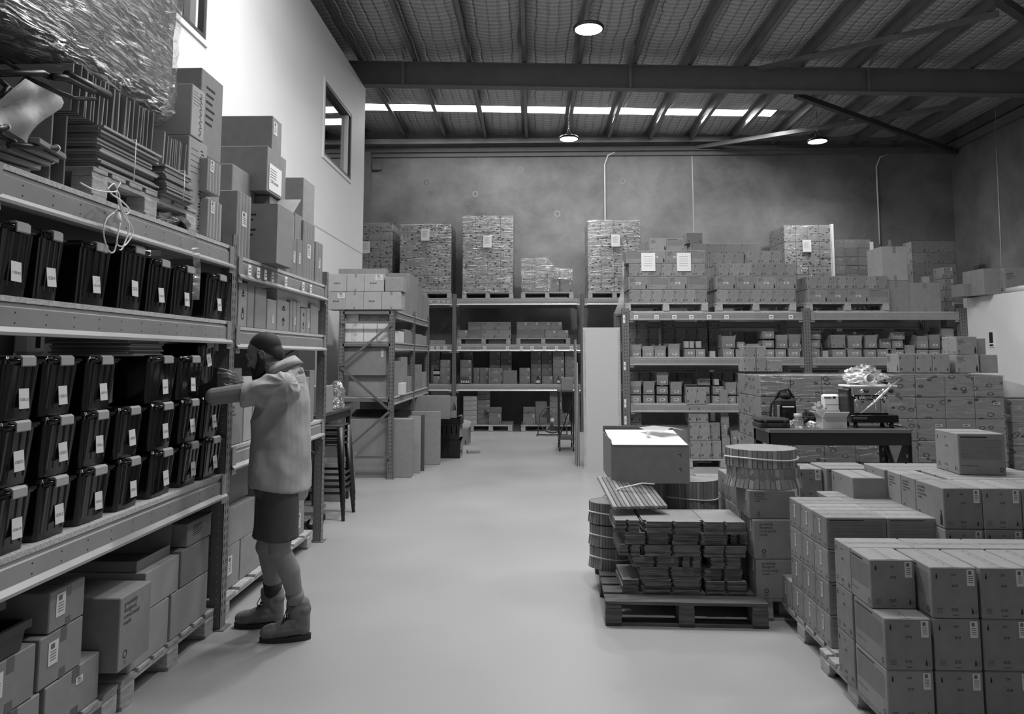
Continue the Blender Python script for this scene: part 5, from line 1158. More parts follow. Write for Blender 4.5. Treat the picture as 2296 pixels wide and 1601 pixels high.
m = MB(); m.tube([(-.32, -.14, .012), (-.32, .14, .012), (-.30, 0, .012), (-.29, 0, .33)], .012, STEELD); m.tube([(.32, -.14, .012), (.32, .14, .012), (.30, 0, .012), (.29, 0, .33)], .012, STEELD); m.tube([(-.3, .1, .012), (.3, .1, .012)], .012, STEELD); m.build('stand', fn)
# crates and clutter by the second unit
def crate(cx, cy, z, w, d, h, label, rz=0, mat=BLACK, grp=None):
    root = empty('plastic_crate', (cx, cy, z), rz); tag(root, label, 'crate', grp)
    m = MB(); b0, b1 = .93, 1.0; t = .006
    def ringv(s, z_, i): return [Vector((x*(w/2*s-i), y*(d/2*s-i), z_)) for x, y in ((-1, -1), (1, -1), (1, 1), (-1, 1))]
    o0, o1, i1, i0 = ringv(b0, 0, 0), ringv(b1, h, 0), ringv(b1, h, t), ringv(b0, t, t)
    vs = o0+o1+i1+i0; fs = [(3, 2, 1, 0), (12, 13, 14, 15)]
    for a in range(3):
        for k in range(4): fs.append((a*4+k, a*4+(k+1) % 4, a*4+4+(k+1) % 4, a*4+4+k))
    m.add(vs, fs, mat); m.build('crate_body', root)
    m = MB(); 
    for sy in (-1, 1): m.box(-w/2-.012, sy*d/2-(.012 if sy < 0 else 0), h-.03, w/2+.012, sy*d/2+(.012 if sy > 0 else 0), h, mat)
    for sx in (-1, 1): m.box(sx*w/2-(.012 if sx < 0 else 0), -d/2, h-.03, sx*w/2+(.012 if sx > 0 else 0), d/2, h, mat)
    for i in range(5): x = -w*.36+w*.18*i; m.box(x-.006, -d/2-.008, h*.25, x+.006, -d/2+.004, h-.03, mat)
    m.build('rim', root); return root
crate(-1.38, 12.3, 0, .42, .5, .29, 'large black plastic crate on the floor, bottom of the stack'); 
for k in range(3): crate(-1.40, 12.3, .292+.04*k, .43, .5, .26, 'black crate nested in the stack beside the shelving unit, %s' % ['lowest', 'middle', 'topmost'][k])
open_carton(-1.42, 12.35, .292+.34, .3, .26, .12, .1, [('b', .22, 0), ('r', .15, -.2)], label='open carton sitting on top of the black crate stack')
cx_ = onZ(1034, 998, 0); open_carton(cx_.x-.02, cx_.y+.2, 0, .31, .32, .3, -.1, [('l', .12, .7), ('r', .12, 1.0)], st='shelf', label='open carton of waste paper on the floor by the rack post', content=.5)
q = Vector((cx_.x-.0, cx_.y+.2, .31))
for k, (dx, dz, t) in enumerate(((-.12, .1, .5), (-.05, .14, -.4), (.06, .06, .2))): m = MB(); m.box(-.09, -.002, -.12, .09, .002, .12, [CARDW, MILK, PAPER][k], None); o = m.build('paper_scrap', None, (q.x+dx, q.y-.05*k, q.z+dz-.03), (.4, t, .3*k)); tag(o, ['pale sheet leaning out of the waste carton', 'translucent sheet poking out of the waste carton', 'white paper lying on the waste carton'][k], 'paper')
carton(-1.02, 12.75, 0, .22, .16, .05, .2, PLN, None, 'flat small box on the floor right of the crate stack')
# flat packed cartons leaning in the bottom of the second unit
yy = 10.13
for k, (x0, x1, dy, h, mt, lb) in enumerate(((-2.58, -1.66, 0, .79, CARD, 'large flat-packed carton leaning in the braced shelving unit, nearest'), (-2.56, -1.60, .42, .80, CARDL, 'second flat-packed carton edge behind the nearest one'), (-2.5, -1.57, .62, .80, TAPED, 'dark flat board standing behind the flat cartons'), (-2.4, -1.42, 1.2, .80, CARD, 'plain flat carton standing out into the aisle'), (-2.4, -1.36, 2.0, 1.0, CARD, 'taller flat carton at the rear of the standing group'))):
    m = MB(); th = (.2, .04, .02, .1, .1)[k]; m.cbox(0, 0, 0, x1-x0, th, h, mt, .004)
    o = m.build('flat_carton', None, (x0, yy+dy, 0), (0, 0, 0)); tag(o, lb, 'cardboard')
m = MB()
for k in range(4): m.box(-2.55, 10.4+.08*k, .80+.0, -1.75, 10.43+.08*k, .84+.015*k, BLACKM)
o = m.build('metal_frame_pile', None); tag(o, 'pile of black metal frames lying on the flat cartons', 'metal frames')

# things stored on the office roof
def roofbox(u0, u1, v0, v1, y, d, lb, mat=None, st=PLN):
    a = onY(u0, v1, y); b = onY(u1, v0, y); z = 2.502; return carton((a.x+b.x)/2, y+d/2, z, b.x-a.x, d, max(.08, b.z-z), 0, st, mat, lb)
roofbox(2206, 2252, 602, 640, 10.4, .5, 'dark-ended carton stored on the office roof near the right wall')
roofbox(2254, 2310, 600, 640, 10.3, .5, 'printed carton on the office roof at the right picture edge', None, SHELF)
roofbox(2160, 2200, 636, 655, 10.7, .3, 'low dark carton at the office roof corner')
m = MB(); m.tube([(XO+.06, 10.2, 2.545), (XO+.1, 9.4, 2.55), (XO+.08, 8.0, 2.545)], [.03, .045, .04], WHITEP, 10); o = m.build('foam_roll', None); tag(o, 'long white foam roll lying along the office roof edge', 'foam roll')
# ------------------------------------------------------------------ second unit contents
g = 'pale cartons on the second unit top shelf'
def urow(us, v, y, z, H, kinds, rn, ctx, d=.25, mat=None, sw=False): crow(ctx, None, us, v, y, z, H, kinds, rn, d, mat, sw)
p4 = lambda l: [700+x/2.86 for x in l]
# on top
for r, (us, z, H, m_) in enumerate(((p4([102, 218, 332, 448, 572]), 2.282, .245, CARDL), (p4([108, 222, 336, 460]), 2.529, .245, CARDL))):
    for i in range(len(us)-1):
        a = onY(us[i], 620, 10.0).x; b = onY(us[i+1], 620, 10.0).x
        carton((a+b)/2, 10.15, z, b-a-.003, .3, H-.002, 0, ('scrawl' if i % 2 == 0 else 'tape', None, 'tape', None, 'x'), m_, 'taped pale carton, %s from left, %s layer, on the second unit' % (ORD[i], ['lower', 'upper'][r]), 'taped cartons on top of the second unit', [('f', .75, .8, .1, .07)] if (i == 0 and r == 0) or (i == 2 and r == 1) else None)
a = onY(p4([165])[0], 590, 10.1).x; b = onY(p4([468])[0], 590, 10.1).x
carton((a+b)/2, 10.25, 2.776, b-a, .22, .085, 0, PLN, CARD, 'flat printed carton lying topmost on the second unit')
a = onY(p4([470])[0], 600, 10.0).x; b = onY(p4([585])[0], 600, 10.0).x
carton((a+b)/2, 10.14, 2.529, b-a, .28, .2, 0, PLN, CARD, 'small carton at the right end of the upper layer, second unit')
# aisle side of top
def side(uu, vt, z, depth, x, label, st=PLN, mat=None, grp=None, stick=None):
    """carton whose end faces the aisle (+X) on the plane X = x, between picture columns uu"""
    a = onX(uu[0], vt, x).y; b = onX(uu[1], vt, x).y; zz = onX(uu[0], vt, x).z; H = zz-z-.002
    return carton(x-depth/2, (a+b)/2, z, depth, b-a-.006, H, 0, st, mat, label, grp, stick, jit=.008)
AR = (None, None, 'arrows', None, 'x')
side((906, 918), 640, 2.282, .4, -1.93, 'narrow carton on the second unit, first along the aisle', PLN)
side((919, 938), 612, 2.282, .4, -1.93, 'tall dark carton on the second unit beside the narrow one', ('print6', None, None, None, 'x'))
side((938, 948), 640, 2.282, .4, -1.93, 'carton pair end on the second unit, third along the aisle'); side((949, 963), 660, 2.282, .4, -1.93, 'last low carton on top of the second unit')
side((921, 935), 606, 2.282+.55, .3, -1.98, 'flat carton topmost above the tall dark one, second unit') if False else None
# white boxes shelf
for r in range(2):
    for i in range(2):
        a = onY(p4([182, 254, 328])[i], 750, 10.07).x; b = onY(p4([182, 254, 328])[i+1], 750, 10.07).x
        carton((a+b)/2, 10.22, 1.842+.13*r, b-a-.003, .28, .128, 0, ('textonly', None, None, None, 'x'), CARDW, 'white printed box, %s column, %s layer, second unit upper shelf' % (['left', 'next'][i], ['lower', 'upper'][r]), 'white boxes on the second unit upper shelf')
    a = onY(p4([328])[0], 750, 10.07).x; b = onY(p4([412])[0], 750, 10.07).x; carton((a+b)/2, 10.22, 1.842+.13*r, b-a-.003, .28, .128, 0, PLN, CARDW, 'plain white box right of the printed ones, %s layer' % ['lower', 'upper'][r])
    a = onY(p4([414])[0], 750, 10.07).x; b = onY(p4([490])[0], 750, 10.07).x; carton((a+b)/2, 10.22, 1.842+.13*r, b-a-.003, .28, .128, 0, PLN, CARDW, 'white box by the right end post, %s layer' % ['lower', 'upper'][r])
a = onY(p4([217])[0], 720, 10.1).x; b = onY(p4([298])[0], 720, 10.1).x; carton((a+b)/2, 10.2, 2.104, b-a, .2, .12, 0, PLN, CARDW, 'small white box on the white boxes, leftmost'); 
for i in range(3): a = onY(p4([302, 345, 432, 492])[i], 720, 10.1).x; b = onY(p4([302, 345, 432, 492])[i+1], 720, 10.1).x; carton((a+b)/2, 10.2, 2.104, b-a-.004, .2, .105, 0, ('textonly', None, None, None, 'x'), CARD, 'brown box above the white boxes, %s of three' % ['left', 'middle', 'right'][i])
# lower shelf
a = onY(p4([90])[0], 820, 10.0).x; b = onY(p4([398])[0], 820, 10.0).x
carton(-2.24, 10.28, 1.092, .60, .3, .29, 0, PLN, CARD, 'wide carton low on the second unit shelf above the stool') 
o = carton(-2.33, 10.25, 1.384, .64, .36, .38, 0, PLN, CARD, 'large plain carton behind the zigzag brace', None, [('f', .92, .8, .03, .1)])
for i in range(2): carton(-2.115+.2*i if False else (-2.16+.2*i), 10.72, 1.092, .19, .3, .17, 0, PLN, CARDW, 'white tray box on the second unit shelf, %s' % ['left', 'right'][i])
for k, (u0, u1, vt, lb, z) in enumerate(((884, 893, 745, 'white box end', 1.842), (894, 906, 742, 'slim white box', 1.842), (908, 922, 738, 'brown carton', 1.842), (923, 930, 745, 'carton with raised flap', 1.842), (934, 946, 748, 'mixed small carton', 1.842), (947, 960, 752, 'last small carton', 1.842), (884, 898, 810, 'carton', 1.092), (899, 914, 800, 'tall carton', 1.092), (915, 927, 845, 'low open carton', 1.092), (932, 946, 818, 'square carton', 1.092), (947, 957, 835, 'small last carton', 1.092))):
    side((u0, u1), vt, z, .35, -1.93, '%s facing the aisle, %s, %s shelf of the second unit' % (lb, ORD[k % 6], 'upper' if z > 1.5 else 'lower'), SHELF if k % 2 else PLN, CARDW if k < 2 else None)
for k, (u, v) in enumerate(((905, 826), (915, 828), (925, 733), (938, 905))):
    q = onX(u, v, -1.85); m = MB(); m.box(-.1, -.08, 0, .1, .08, .003, CARDL, Matrix.Rotation(.35, 4, 'Y')); o = m.build('carton_flap', None, (q.x, q.y, q.z)); bpy.data.objects.remove(o)
# ------------------------------------------------------------------ gap: table, stools, boxes
tb = empty('high_table', (-2.5, 8.1, 0)); tag(tb, 'narrow high table with black legs behind the stacked stools', 'table')
m = MB(); m.box(-.14, -.75, 1.03, .37, .63, 1.055, STEELD); m.build('table_top', tb)
for sx in (-.11, .33):
    for sy in (-.7, .58): m = MB(); m.box(sx-.022, sy-.022, 0, sx+.022, sy+.022, 1.03, BLACKM); m.build('leg', tb)
m = MB(); m.box(-.11, .56, .95, .33, .6, 1.03, BLACKM); m.box(.31, -.7, .95, .35, .58, 1.03, BLACKM); m.build('apron', tb)
o = carton(-2.31, 7.75, 1.057, .34, .3, .28, .0, PLN, CARD, 'carton with open top on the high table above the stools')
crumple('bubble_wrap', -2.2, 8.25, 1.057, .1, .12, .15, BAGM, 'crumpled bubble wrap behind the carton on the high table', 'bubble wrap', 17, 16, .45)
def stool(z, ps, lab, full):
    st = empty('metal_stool', (-2.12, 7.72, z)); tag(st, lab, 'stool', None if full else 'stools nested in the stack')
    s = .15
    m = MB(); m.cbox(-s-.01, -s-.01, .735, s+.01, s+.01, .755, BLACKM, .008); m.build('seat', st)
    for sx in (-1, 1):
        for sy in (-1, 1): m = MB(); m.tube([(sx*s, sy*s, .735), (sx*.215, sy*.215, 0.0)], [.034, .018], BLACKM, 6); m.build('leg', st)
    m = MB()
    for a, b in (((-1, -1), (1, -1)), ((1, -1), (1, 1)), ((1, 1), (-1, 1)), ((-1, 1), (-1, -1))): m.bar((a[0]*.19, a[1]*.19, .27), (b[0]*.19, b[1]*.19, .27), .006, .025, BLACKM)
    m.build('footrest', st); return st
for k in range(4): stool(.0+.062*k, 0, 'black metal stool in the nested stack behind the man, %s' % ['bottom one', 'second up', 'third up', 'topmost'][k], True)
o = carton(-2.35, 8.75, 0, .36, .5, .26, -.08, PLN, CARD, 'lower pale carton on the floor behind the stools'); o = open_carton(-2.35, 8.75, .262, .34, .46, .16, -.08, [('r', .08, .5)], label='open carton stacked on the pale one behind the stools', mat=CARDL)
cst = empty('castor_dolly', (-2.28, 7.3, 0)); tag(cst, 'low wheeled dolly between the stool legs and the rack post', 'dolly')
m = MB(); m.box(-.25, -.2, .14, .2, .2, .17, GALV); m.build('platform', cst)
for sx in (-.2, .16):
    for sy in (-.15, .15): m = MB(); m.lathe([(0, -.014), (.05, -.014), (.05, .014), (0, .014)], BLACKM, 18, Matrix.Translation((sx, sy, .05)) @ Matrix.Rotation(R(90), 4, 'X')); m.bar((sx, sy-.02, .05), (sx+.02, sy-.02, .14), .004, .03, CHROME); m.build('castor', cst)
# ------------------------------------------------------------------ left rack: storage totes
def rr_prism(mb, w0, d0, w1, d1, z0, z1, m, r=.02, n=3, ribs=0):
    def loop(w, d, z):
        o = []
        for (sx, sy, a0) in ((1, -1, -90), (1, 1, 0), (-1, 1, 90), (-1, -1, 180)):
            for i in range(n+1): a = R(a0+90*i/n); o.append(Vector((sx*(d/2-r)+math.cos(a)*r, sy*(w/2-r)+math.sin(a)*r, z)))
        return o
    A = loop(w0, d0, z0); B = loop(w1, d1, z1); k = len(A)
    mb.add(A+B, [(i, (i+1) % k, k+(i+1) % k, k+i) for i in range(k)], m, True); mb.add(A, [tuple(range(k-1, -1, -1))], m); mb.add(B, [tuple(range(k))], m)
TM = {}
def tote_meshes(W=.25, D=.40, H=.238):
    k = (W, D, H)
    if k in TM: return TM[k]
    b = MB(); rr_prism(b, W*.84, D*.86, W*.95, D*.95, 0, H-.03, BLACK, .022, 4)
    def fx(z): return (D*.86+(D*.95-D*.86)*(z/(H-.03)))/2
    for i in range(4):     # raised ribs on the short end faces
        y = -W*.3+W*.2*i
        for s in (1,):
            b.add([(s*(fx(.02)+.0), y-.009, .03), (s*(fx(.02)+.004), y-.005, .03), (s*(fx(.02)+.004), y+.005, .03), (s*fx(.02), y+.009, .03), (s*fx(H-.03), y-.013, H-.035), (s*(fx(H-.03)+.005), y-.008, H-.035), (s*(fx(H-.03)+.005), y+.008, H-.035), (s*fx(H-.03), y+.013, H-.035)], [(0, 4, 5, 1)[::-1], (1, 5, 6, 2)[::-1], (2, 6, 7, 3)[::-1], (0, 1, 2, 3)[::-1]], BLACK)
    l = MB(); rr_prism(l, W*.995, D*.995, W*.995, D*.995, H-.03, H-.014, BLACK, .024, 4); rr_prism(l, W*.9, D*.93, W*.86, D*.9, H-.014, H-.002, BLACK, .024, 4)
    l.tube([(D/2-.004, -W*.47, H-.018), (D/2-.004, W*.47, H-.018)], .007, BLACK, 8)
    c = MB(); w = .045
    prof = [(D/2-.03, H-.001), (D/2-.002, H+.002), (D/2+.009, H-.006), (D/2+.01, H-.036), (D/2+.006, H-.04), (D/2+.004, H-.036), (D/2+.003, H-.01), (D/2-.03, H-.006)]
    n = len(prof); c.add([(x, -w, z) for x, z in prof]+[(x, w, z) for x, z in prof], [tuple(range(n)), tuple(range(2*n-1, n-1, -1))]+[(i, n+i, n+(i+1) % n, (i+1) % n) for i in range(n)], CLIP)
    TM[k] = (b.mesh('tote_body'), l.mesh('tote_lid'), c.mesh('clip')); return TM[k]
def tote(u0, u1, v, zb, H, label, txt, grp=None, x=-1.9, clip=True, lz=.28, ly=0.0, double=None, D=.42):
    a = onX(u0, v, x).y; b = onX(u1, v, x).y; W = b-a-.004; mb_ = tote_meshes(.25, .42, .238); sc = W/.25
    root = empty('storage_tote', (x-.21, (a+b)/2, zb)); tag(root, label, 'storage box', grp); hs = (H)/.238
    for nm, me in zip(('tote_body', 'tote_lid', 'handle_clip'), mb_):
        if nm == 'handle_clip' and not clip: continue
        o = link(nm, me, root); o.scale = (1, sc if nm != 'handle_clip' else min(sc, 1.05), hs)
        if nm == 'handle_clip': o.scale = (1, min(sc, 1.05), 1); o.location.z = .238*hs-.238
    if txt:
        lw, lh = (.055, .075) if not double else (.06, .15)
        fxx = .21*(.86+.09*(lz))+.012
        if txt: s = link('paper_label', label_mesh(lw, lh, txt), root, (fxx, ly, H*lz), (0, math.atan(.019/.238*1.0)*1.0, math.pi/2)); s.rotation_euler = (Matrix.Rotation(math.pi/2, 3, 'Z') @ Matrix.Rotation(-.09, 3, 'X') @ Matrix.Rotation(RND.uniform(-.05, .05), 3, 'Y')).to_euler()
    return root
zs = .931; hB = .2385
col = ['leftmost', 'second from left', 'third from left', 'fourth from left', 'fifth from left', 'sixth from left', 'last before the post']
T1 = [(17, 103), (106, 187), (203, 272), None, (340, 409), (409, 465)]
T2 = [(6, 95), (109, 187), (196, 262), (272, 331), (347, 403), (414, 457), (462, 505)]
T3 = [(0, 90), (100, 177), (188, 262), (274, 331), (347, 402), (414, 456), (462, 505)]
X1 = ['1320-21', '1320-5', '1320-33', None, '1320-11', '1320-2']; X2 = ['132022', '1320-1', '1320-6', '1320-8', '1320-3', '1320-12', '1320-6']; X3 = ['1320-19', '1320-2', '1320-23', '1320-1', '1320-14', '1320-8', '1320-3']
for i, t in enumerate(T3): tote(t[0], t[1], 1000, zs, hB, 'black lidded tote in the bottom row of three, %s' % col[i], X3[i], 'totes on the waist-high shelf', -1.9+RND.uniform(-.006, .006), lz=.36, ly=.02)
for i, t in enumerate(T2): tote(t[0], t[1], 900, zs+hB+.002, hB, 'black lidded tote in the middle row of three, %s' % col[i], X2[i], 'totes on the waist-high shelf', -1.9+RND.uniform(-.006, .006), lz=.38, ly=.01, clip=(i < 6))
for i, t in enumerate(T1):
    if t: tote(t[0], t[1], 800, zs+2*hB+.004, hB, 'black lidded tote in the top row of three, %s' % col[i], X1[i], 'totes on the waist-high shelf', -1.9+RND.uniform(-.006, .006), lz=.33, ly=.01)
# totes on the shelf above
TT = [(0, 88, 500, '1120-03'), (92, 152, 535, '1220-5'), (186, 258, 550, '1221-03'), (280, 337, 550, '2215'), (341, 392, 585, '1220-35'), (396, 450, 603, '1220-3'), (470, 521, 612, '1220')]
for i, (u0, u1, v, tx) in enumerate(TT): 
    z_ = 1.87; hh_ = .275 if i != 3 else .31
    tote(u0, u1, v+60, z_, hh_, 'black tote on the shelf above the triple rows, %s' % (col[i] if i < 6 else 'last before the post'), tx, 'totes on the upper shelf', -1.9, lz=.33)
# items behind the totes
stk = empty('flat_bag_stack', (-2.15, 3.85, zs+3*hB+.008)); bpy.data.objects.remove(stk)
for k in range(9): 
    m = MB(); m.cbox(-.2, -.15, 0, .2, .15, .009, CARD if k % 2 else CARDL, .002); o = m.build('padded_envelope', None, (-2.14+RND.uniform(-.012, .012), 3.66+RND.uniform(-.012, .012), zs+3*hB+.006+.0098*k), (0, 0, RND.uniform(-.05, .05))); tag(o, 'flat padded envelope, %s of nine piled on the top totes' % ORD[k], 'envelope', 'padded envelopes on the totes')
carton(-2.3, 2.86, zs+3*hB+.006, .3, .3, .13, .1, PLN, CARD, 'low carton lying on top of the leftmost totes'); m = MB(); m.cbox(-.04, -.05, 0, .04, .05, .13, WHITEP, .015); m.box(.0402, -.02, .03, .041, .01, .1, INK); o = m.build('white_bag', None, (-2.10, 3.02, zs+3*hB+.006)); tag(o, 'small white paper bag standing on the second top tote', 'bag')
carton(-2.2, 3.44, zs+2*hB+.012, .34, .22, .14, .25, PLN, CARD, 'brown carton lying in the gap of the top tote row')
carton(-2.65, 3.2, 1.87, .3, .5, .3, 0, PLN, CARD, 'dark carton at the back of the upper tote shelf'); carton(-2.62, 4.15, zs, .35, .6, .6, 0, PLN, CARD, 'dark carton behind the totes near the post')
# ------------------------------------------------------------------ left rack: bay two
z2, z1_, z0_ = 2.297, 1.842, 1.082
def sd(u0, u1, vt, z, x, depth, lb, st=PLN, mat=None, stick=None, grp=None): return side((u0, u1), vt, z, depth, x, lb, st, mat, grp, stick)
# mid level bay two
L2 = [(521, 534, 623, 'tall narrow carton right beside the first post, two labels', PLN), (536, 556, 630, 'dark carton with recycling arrows, first on the middle shelf', AR), (557, 572, 628, 'slim carton standing behind the arrow carton', PLN), (573, 599, 641, 'taped carton with raised flap on the middle shelf', TP),
      (600, 621, 669, 'low taped carton on the middle shelf', TP), (622, 650, 671, 'arrow-marked carton right of the low taped one', AR), (651, 657, 672, 'thin carton, first of three thin ones', PLN), (658, 665, 673, 'thin carton, second of three thin ones', PLN), (666, 674, 674, 'thin carton, third of three thin ones', PLN),
      (675, 687, 690, 'small arrow-marked carton near the end post', AR), (688, 696, 690, 'small slim carton with white label near the end post', PLN), (697, 715, 680, 'last taped carton beside the end post on the middle shelf', TP)]
for i, (u0, u1, vt, lb, st) in enumerate(L2): sd(u0, u1, vt, z1_, -1.92, .34, lb, st, None, [('r', .6, .35, .035, .06)] if i in (0, 4, 7, 10) else None)
# long white flat box lying across
a = onX(609, 640, -2.0).y; b = onX(708, 665, -2.0).y; carton(-2.1, (a+b)/2, 2.06, .3, b-a, .11, 0, PLN, CARDW, 'long white flat box laid across the cartons on the middle shelf')
# waist level bay two (behind the man)
L1 = [(508, 546, 905, 'carton printed with text just behind the first post', ('text', None, 'textonly', None, 'x'), CARD), (547, 566, 905, 'pale narrow carton between the post and the man', PLN, CARDL), (568, 600, 860, 'dark carton with ring mark behind the man', PLN, CARD), (601, 640, 830, 'carton behind the torso of the man', PLN, CARD), (641, 676, 840, 'carton behind the back of the man', PLN, CARD), (686, 694, 845, 'narrow carton before the end post, waist shelf', PLN, CARD), (695, 706, 830, 'last carton before the end post, waist shelf', PLN, CARD)]
for (u0, u1, vt, lb, st, mt) in L1: sd(u0, u1, vt, z0_, -1.92, .36, lb, st, mt)
sd(510, 552, 822, z0_+.39, -1.97, .3, 'small brown carton on the text-printed one by the first post') if False else None
carton(-2.1, 4.78, 1.40, .3, .26, .17, 0, PLN, CARD, 'small dark carton on top beside the first post at face height'); carton(-2.1, 5.02, 1.39, .3, .16, .12, 0, PLN, CARDW, 'small white carton in front of the face of the man')
cb0 = empty('storage_cabinet', (-2.84, 8.0, 0)); tag(cb0, 'tall dark cabinet against the white wall in the gap behind the man', 'cabinet')
m = MB(); m.cbox(-.19, -1.05, 0, .17, .95, 2.02, BLACKF, .01); m.build('carcass', cb0)
for k in range(3): m = MB(); m.cbox(.171, -1.03+.66*k, .05, .19, -.39+.66*k, 1.98, STEELD if k == 2 else BLACKF, .004); m.build('door', cb0)
# floor level bay two
pallet(-2.42, 5.6, 0, .98, 1.86, 'timber pallet on the floor beneath the second rack bay')
for (y0, y1, z, H, lb, st) in ((4.72, 5.05, .142, .27, 'carton with torn white label, floor level behind the feet', PLN), (5.07, 5.55, .142, .27, 'pale carton at floor level behind the feet', PLN), (4.72, 5.3, .414, .24, 'large carton on the floor-level pair behind the legs', PLN), (5.57, 5.86, .142, .22, 'label-faced carton at floor level right of the legs, first', PLN), (5.88, 6.16, .142, .22, 'label-faced carton at floor level right of the legs, second', PLN), (6.18, 6.46, .142, .22, 'label-faced carton at floor level right of the legs, third', PLN), (5.57, 6.0, .364, .4, 'tall carton behind the knees of the man', PLN), (6.02, 6.46, .364, .34, 'tall carton on the labelled ones beside the end post', PLN)):
    carton(-1.98-.24, (y0+y1)/2, z, .48, y1-y0-.006, H, 0, st, CARD, lb, None, [('r', .5, .55, .07, .12)] if H < .23 or 'torn' in lb else None)
carton(-2.3, 5.05, .657, .5, .6, .25, 0, PLN, CARD, 'dark carton under the waist shelf behind the shorts', None, [('r', .25, .4, .09, .09)])
# floor level bay one
pallet(-2.40, 4.03, 0, .96, 1.0, 'timber pallet beneath the pale cartons at the lower left'); pallet(-2.40, 2.99, 0, .96, 1.02, 'timber pallet under the dark-taped cartons at the lower left corner')
XC = -1.93
for (y0, y1, z, H, lb, st, mt) in ((3.60, 3.98, .142, .24, 'pale carton in the lower row left of the post, first', PLN, CARDL), (4.0, 4.45, .142, .24, 'pale carton in the lower row left of the post, second', PLN, CARDL), (3.72, 4.08, .384, .19, 'middle pale carton with bulging top near the post', PLN, CARDL), (4.10, 4.45, .384, .2, 'printed carton upper right beside the post, floor level', PLN, CARD), (4.16, 4.47, .586, .13, 'flat carton lying topmost beside the post, floor level', ('tape', None, 'print6', None, 'x'), CARD)):
    carton(XC-.26, (y0+y1)/2, z, .52, y1-y0-.006, H-.002, 0, st, mt, lb)
open_carton(XC-.3, 3.90, .575, .5, .34, .05, 0, [('l', .2, .05), ('b', .2, .1)], mat=CARD, label='opened carton with tall dark flap under the tote shelf')
gc = carton(XC+.02-.16, 3.515, .235, .42, .27, .325, 0, (None, None, 'textonly', None, 'y'), CARD, 'carton with four-line print leaning out at lower left'); 
for k, (y0, y1, z, H) in enumerate(((2.48, 2.62, .142, .2), (2.64, 2.96, .142, .2), (2.98, 3.36, .142, .2), (2.48, 2.60, .344, .2), (2.62, 2.92, .344, .2), (2.94, 3.22, .344, .2), (2.48, 2.56, .546, .13), (2.98, 3.22, .546, .16))):
    carton(XC-.22, (y0+y1)/2, z, .44, y1-y0-.006, H-.002, 0, (None, None, 'dtape', 'dtape', 'x'), CARD, 'dark-taped carton, %s from left, %s row, lower left corner' % (ORD[[0, 1, 2, 0, 1, 2, 0, 2][k]], ['bottom', 'bottom', 'bottom', 'middle', 'middle', 'middle', 'top', 'top'][k]), 'dark-taped cartons', [('r', .3, .6, .06, .09)] if k > 2 else [('r', .6, .7, .05, .03)])
for k, (y, z, h) in enumerate(((2.74, .546, .11), (2.56, .68, .09))):
    c = crate(XC-.2, y, z, .42, .2 if k == 0 else .26, h, ['dark shallow tray holding bagged parts, on the taped cartons', 'dark curved tray with film bag at the left picture edge'][k], 0, BLACKM)
    crumple('film_bag', XC-.2, y, z+.02, .12, .07, .05, BAGM, ['clear bag of parts in the right dark tray', 'clear bag of parts in the left dark tray'][k], 'bag', 30+k, 14, .4)
# ------------------------------------------------------------------ left rack: top shelf
ZT1 = 2.342; ZT2 = 2.297
def tf(u0, u1, vt, z, lb, st=PLN, mat=None, x=-1.95, depth=.5, stick=None): return side((u0, u1), vt, z, depth, x, lb, st, mat, None, stick)
HA = (None, None, 'hand', None, 'x'); P6 = (None, None, 'print6', None, 'x'); SP = (None, None, 'strips', None, 'x')
o = tf(425, 467, 302, ZT1, 'tall pale carton covered in black handwriting on the top shelf', HA, CARDL, depth=.42)
o = tf(432, 462, 186, 2.908, 'carton with written lines stacked on the handwriting carton', HA, CARDL, depth=.42)
carton(-2.42, 4.40, ZT1, .86, .3, .52, 0, PLN, CARD, 'large carton under the printed one at the end of bay one'); carton(-2.42, 4.40, ZT1+.522, .86, .3, .52, 0, P6, CARD, 'large carton with printed lines standing highest on the top shelf')
tf(467, 497, 352, ZT1+.27, 'slim carton with label, upper of two beside the handwriting carton', SP, CARDL, -1.90, .3, [('r', .3, .8, .05, .07)]) ; tf(467, 499, 443, ZT1, 'slim carton with label, lower of two beside the handwriting carton', SP, CARDL, -1.90, .3, [('r', .3, .8, .05, .07)])
tf(533, 565, 425, ZT2, 'strip-taped carton with white label at the start of bay two', SP, CARD, -1.93, .5, [('r', .5, .6, .08, .1)])
carton(-2.35, 5.15, ZT2, .55, .42, .68, 0, PLN, CARD, 'dark carton behind the strip-taped one on the top shelf')
tf(605, 643, 437, ZT2, 'carton below the large labelled one on the top shelf', P6, CARD, -1.97, .6)
o = tf(601, 643, 326, ZT2+.56, 'large carton with beauty product label on the top shelf', PLN, CARD, -1.95, .75)
lb_ = MB(); lb_.box(-.13, -.0012, -.1, .13, 0, .1, PAPER); lb_.text('Oil Beauty', (-.1, -.002, -.05), (1, 0, 0), (0, 0, 1), .035, INK); [lb_.quad((-.11, -.0018, .06-.02*i), (.02, -.0018, .06-.02*i), (.02, -.0018, .065-.02*i), (-.11, -.0018, .065-.02*i), INKG) for i in range(4)]
lb_.build('product_label', o, (.377, -.03, .12), (0, 0, math.pi/2))
tf(611, 633, 258, ZT2+.895, 'dark carton lying on the large labelled carton', PLN, CARD, -1.98, .7, [('r', .3, .7, .08, .1)])
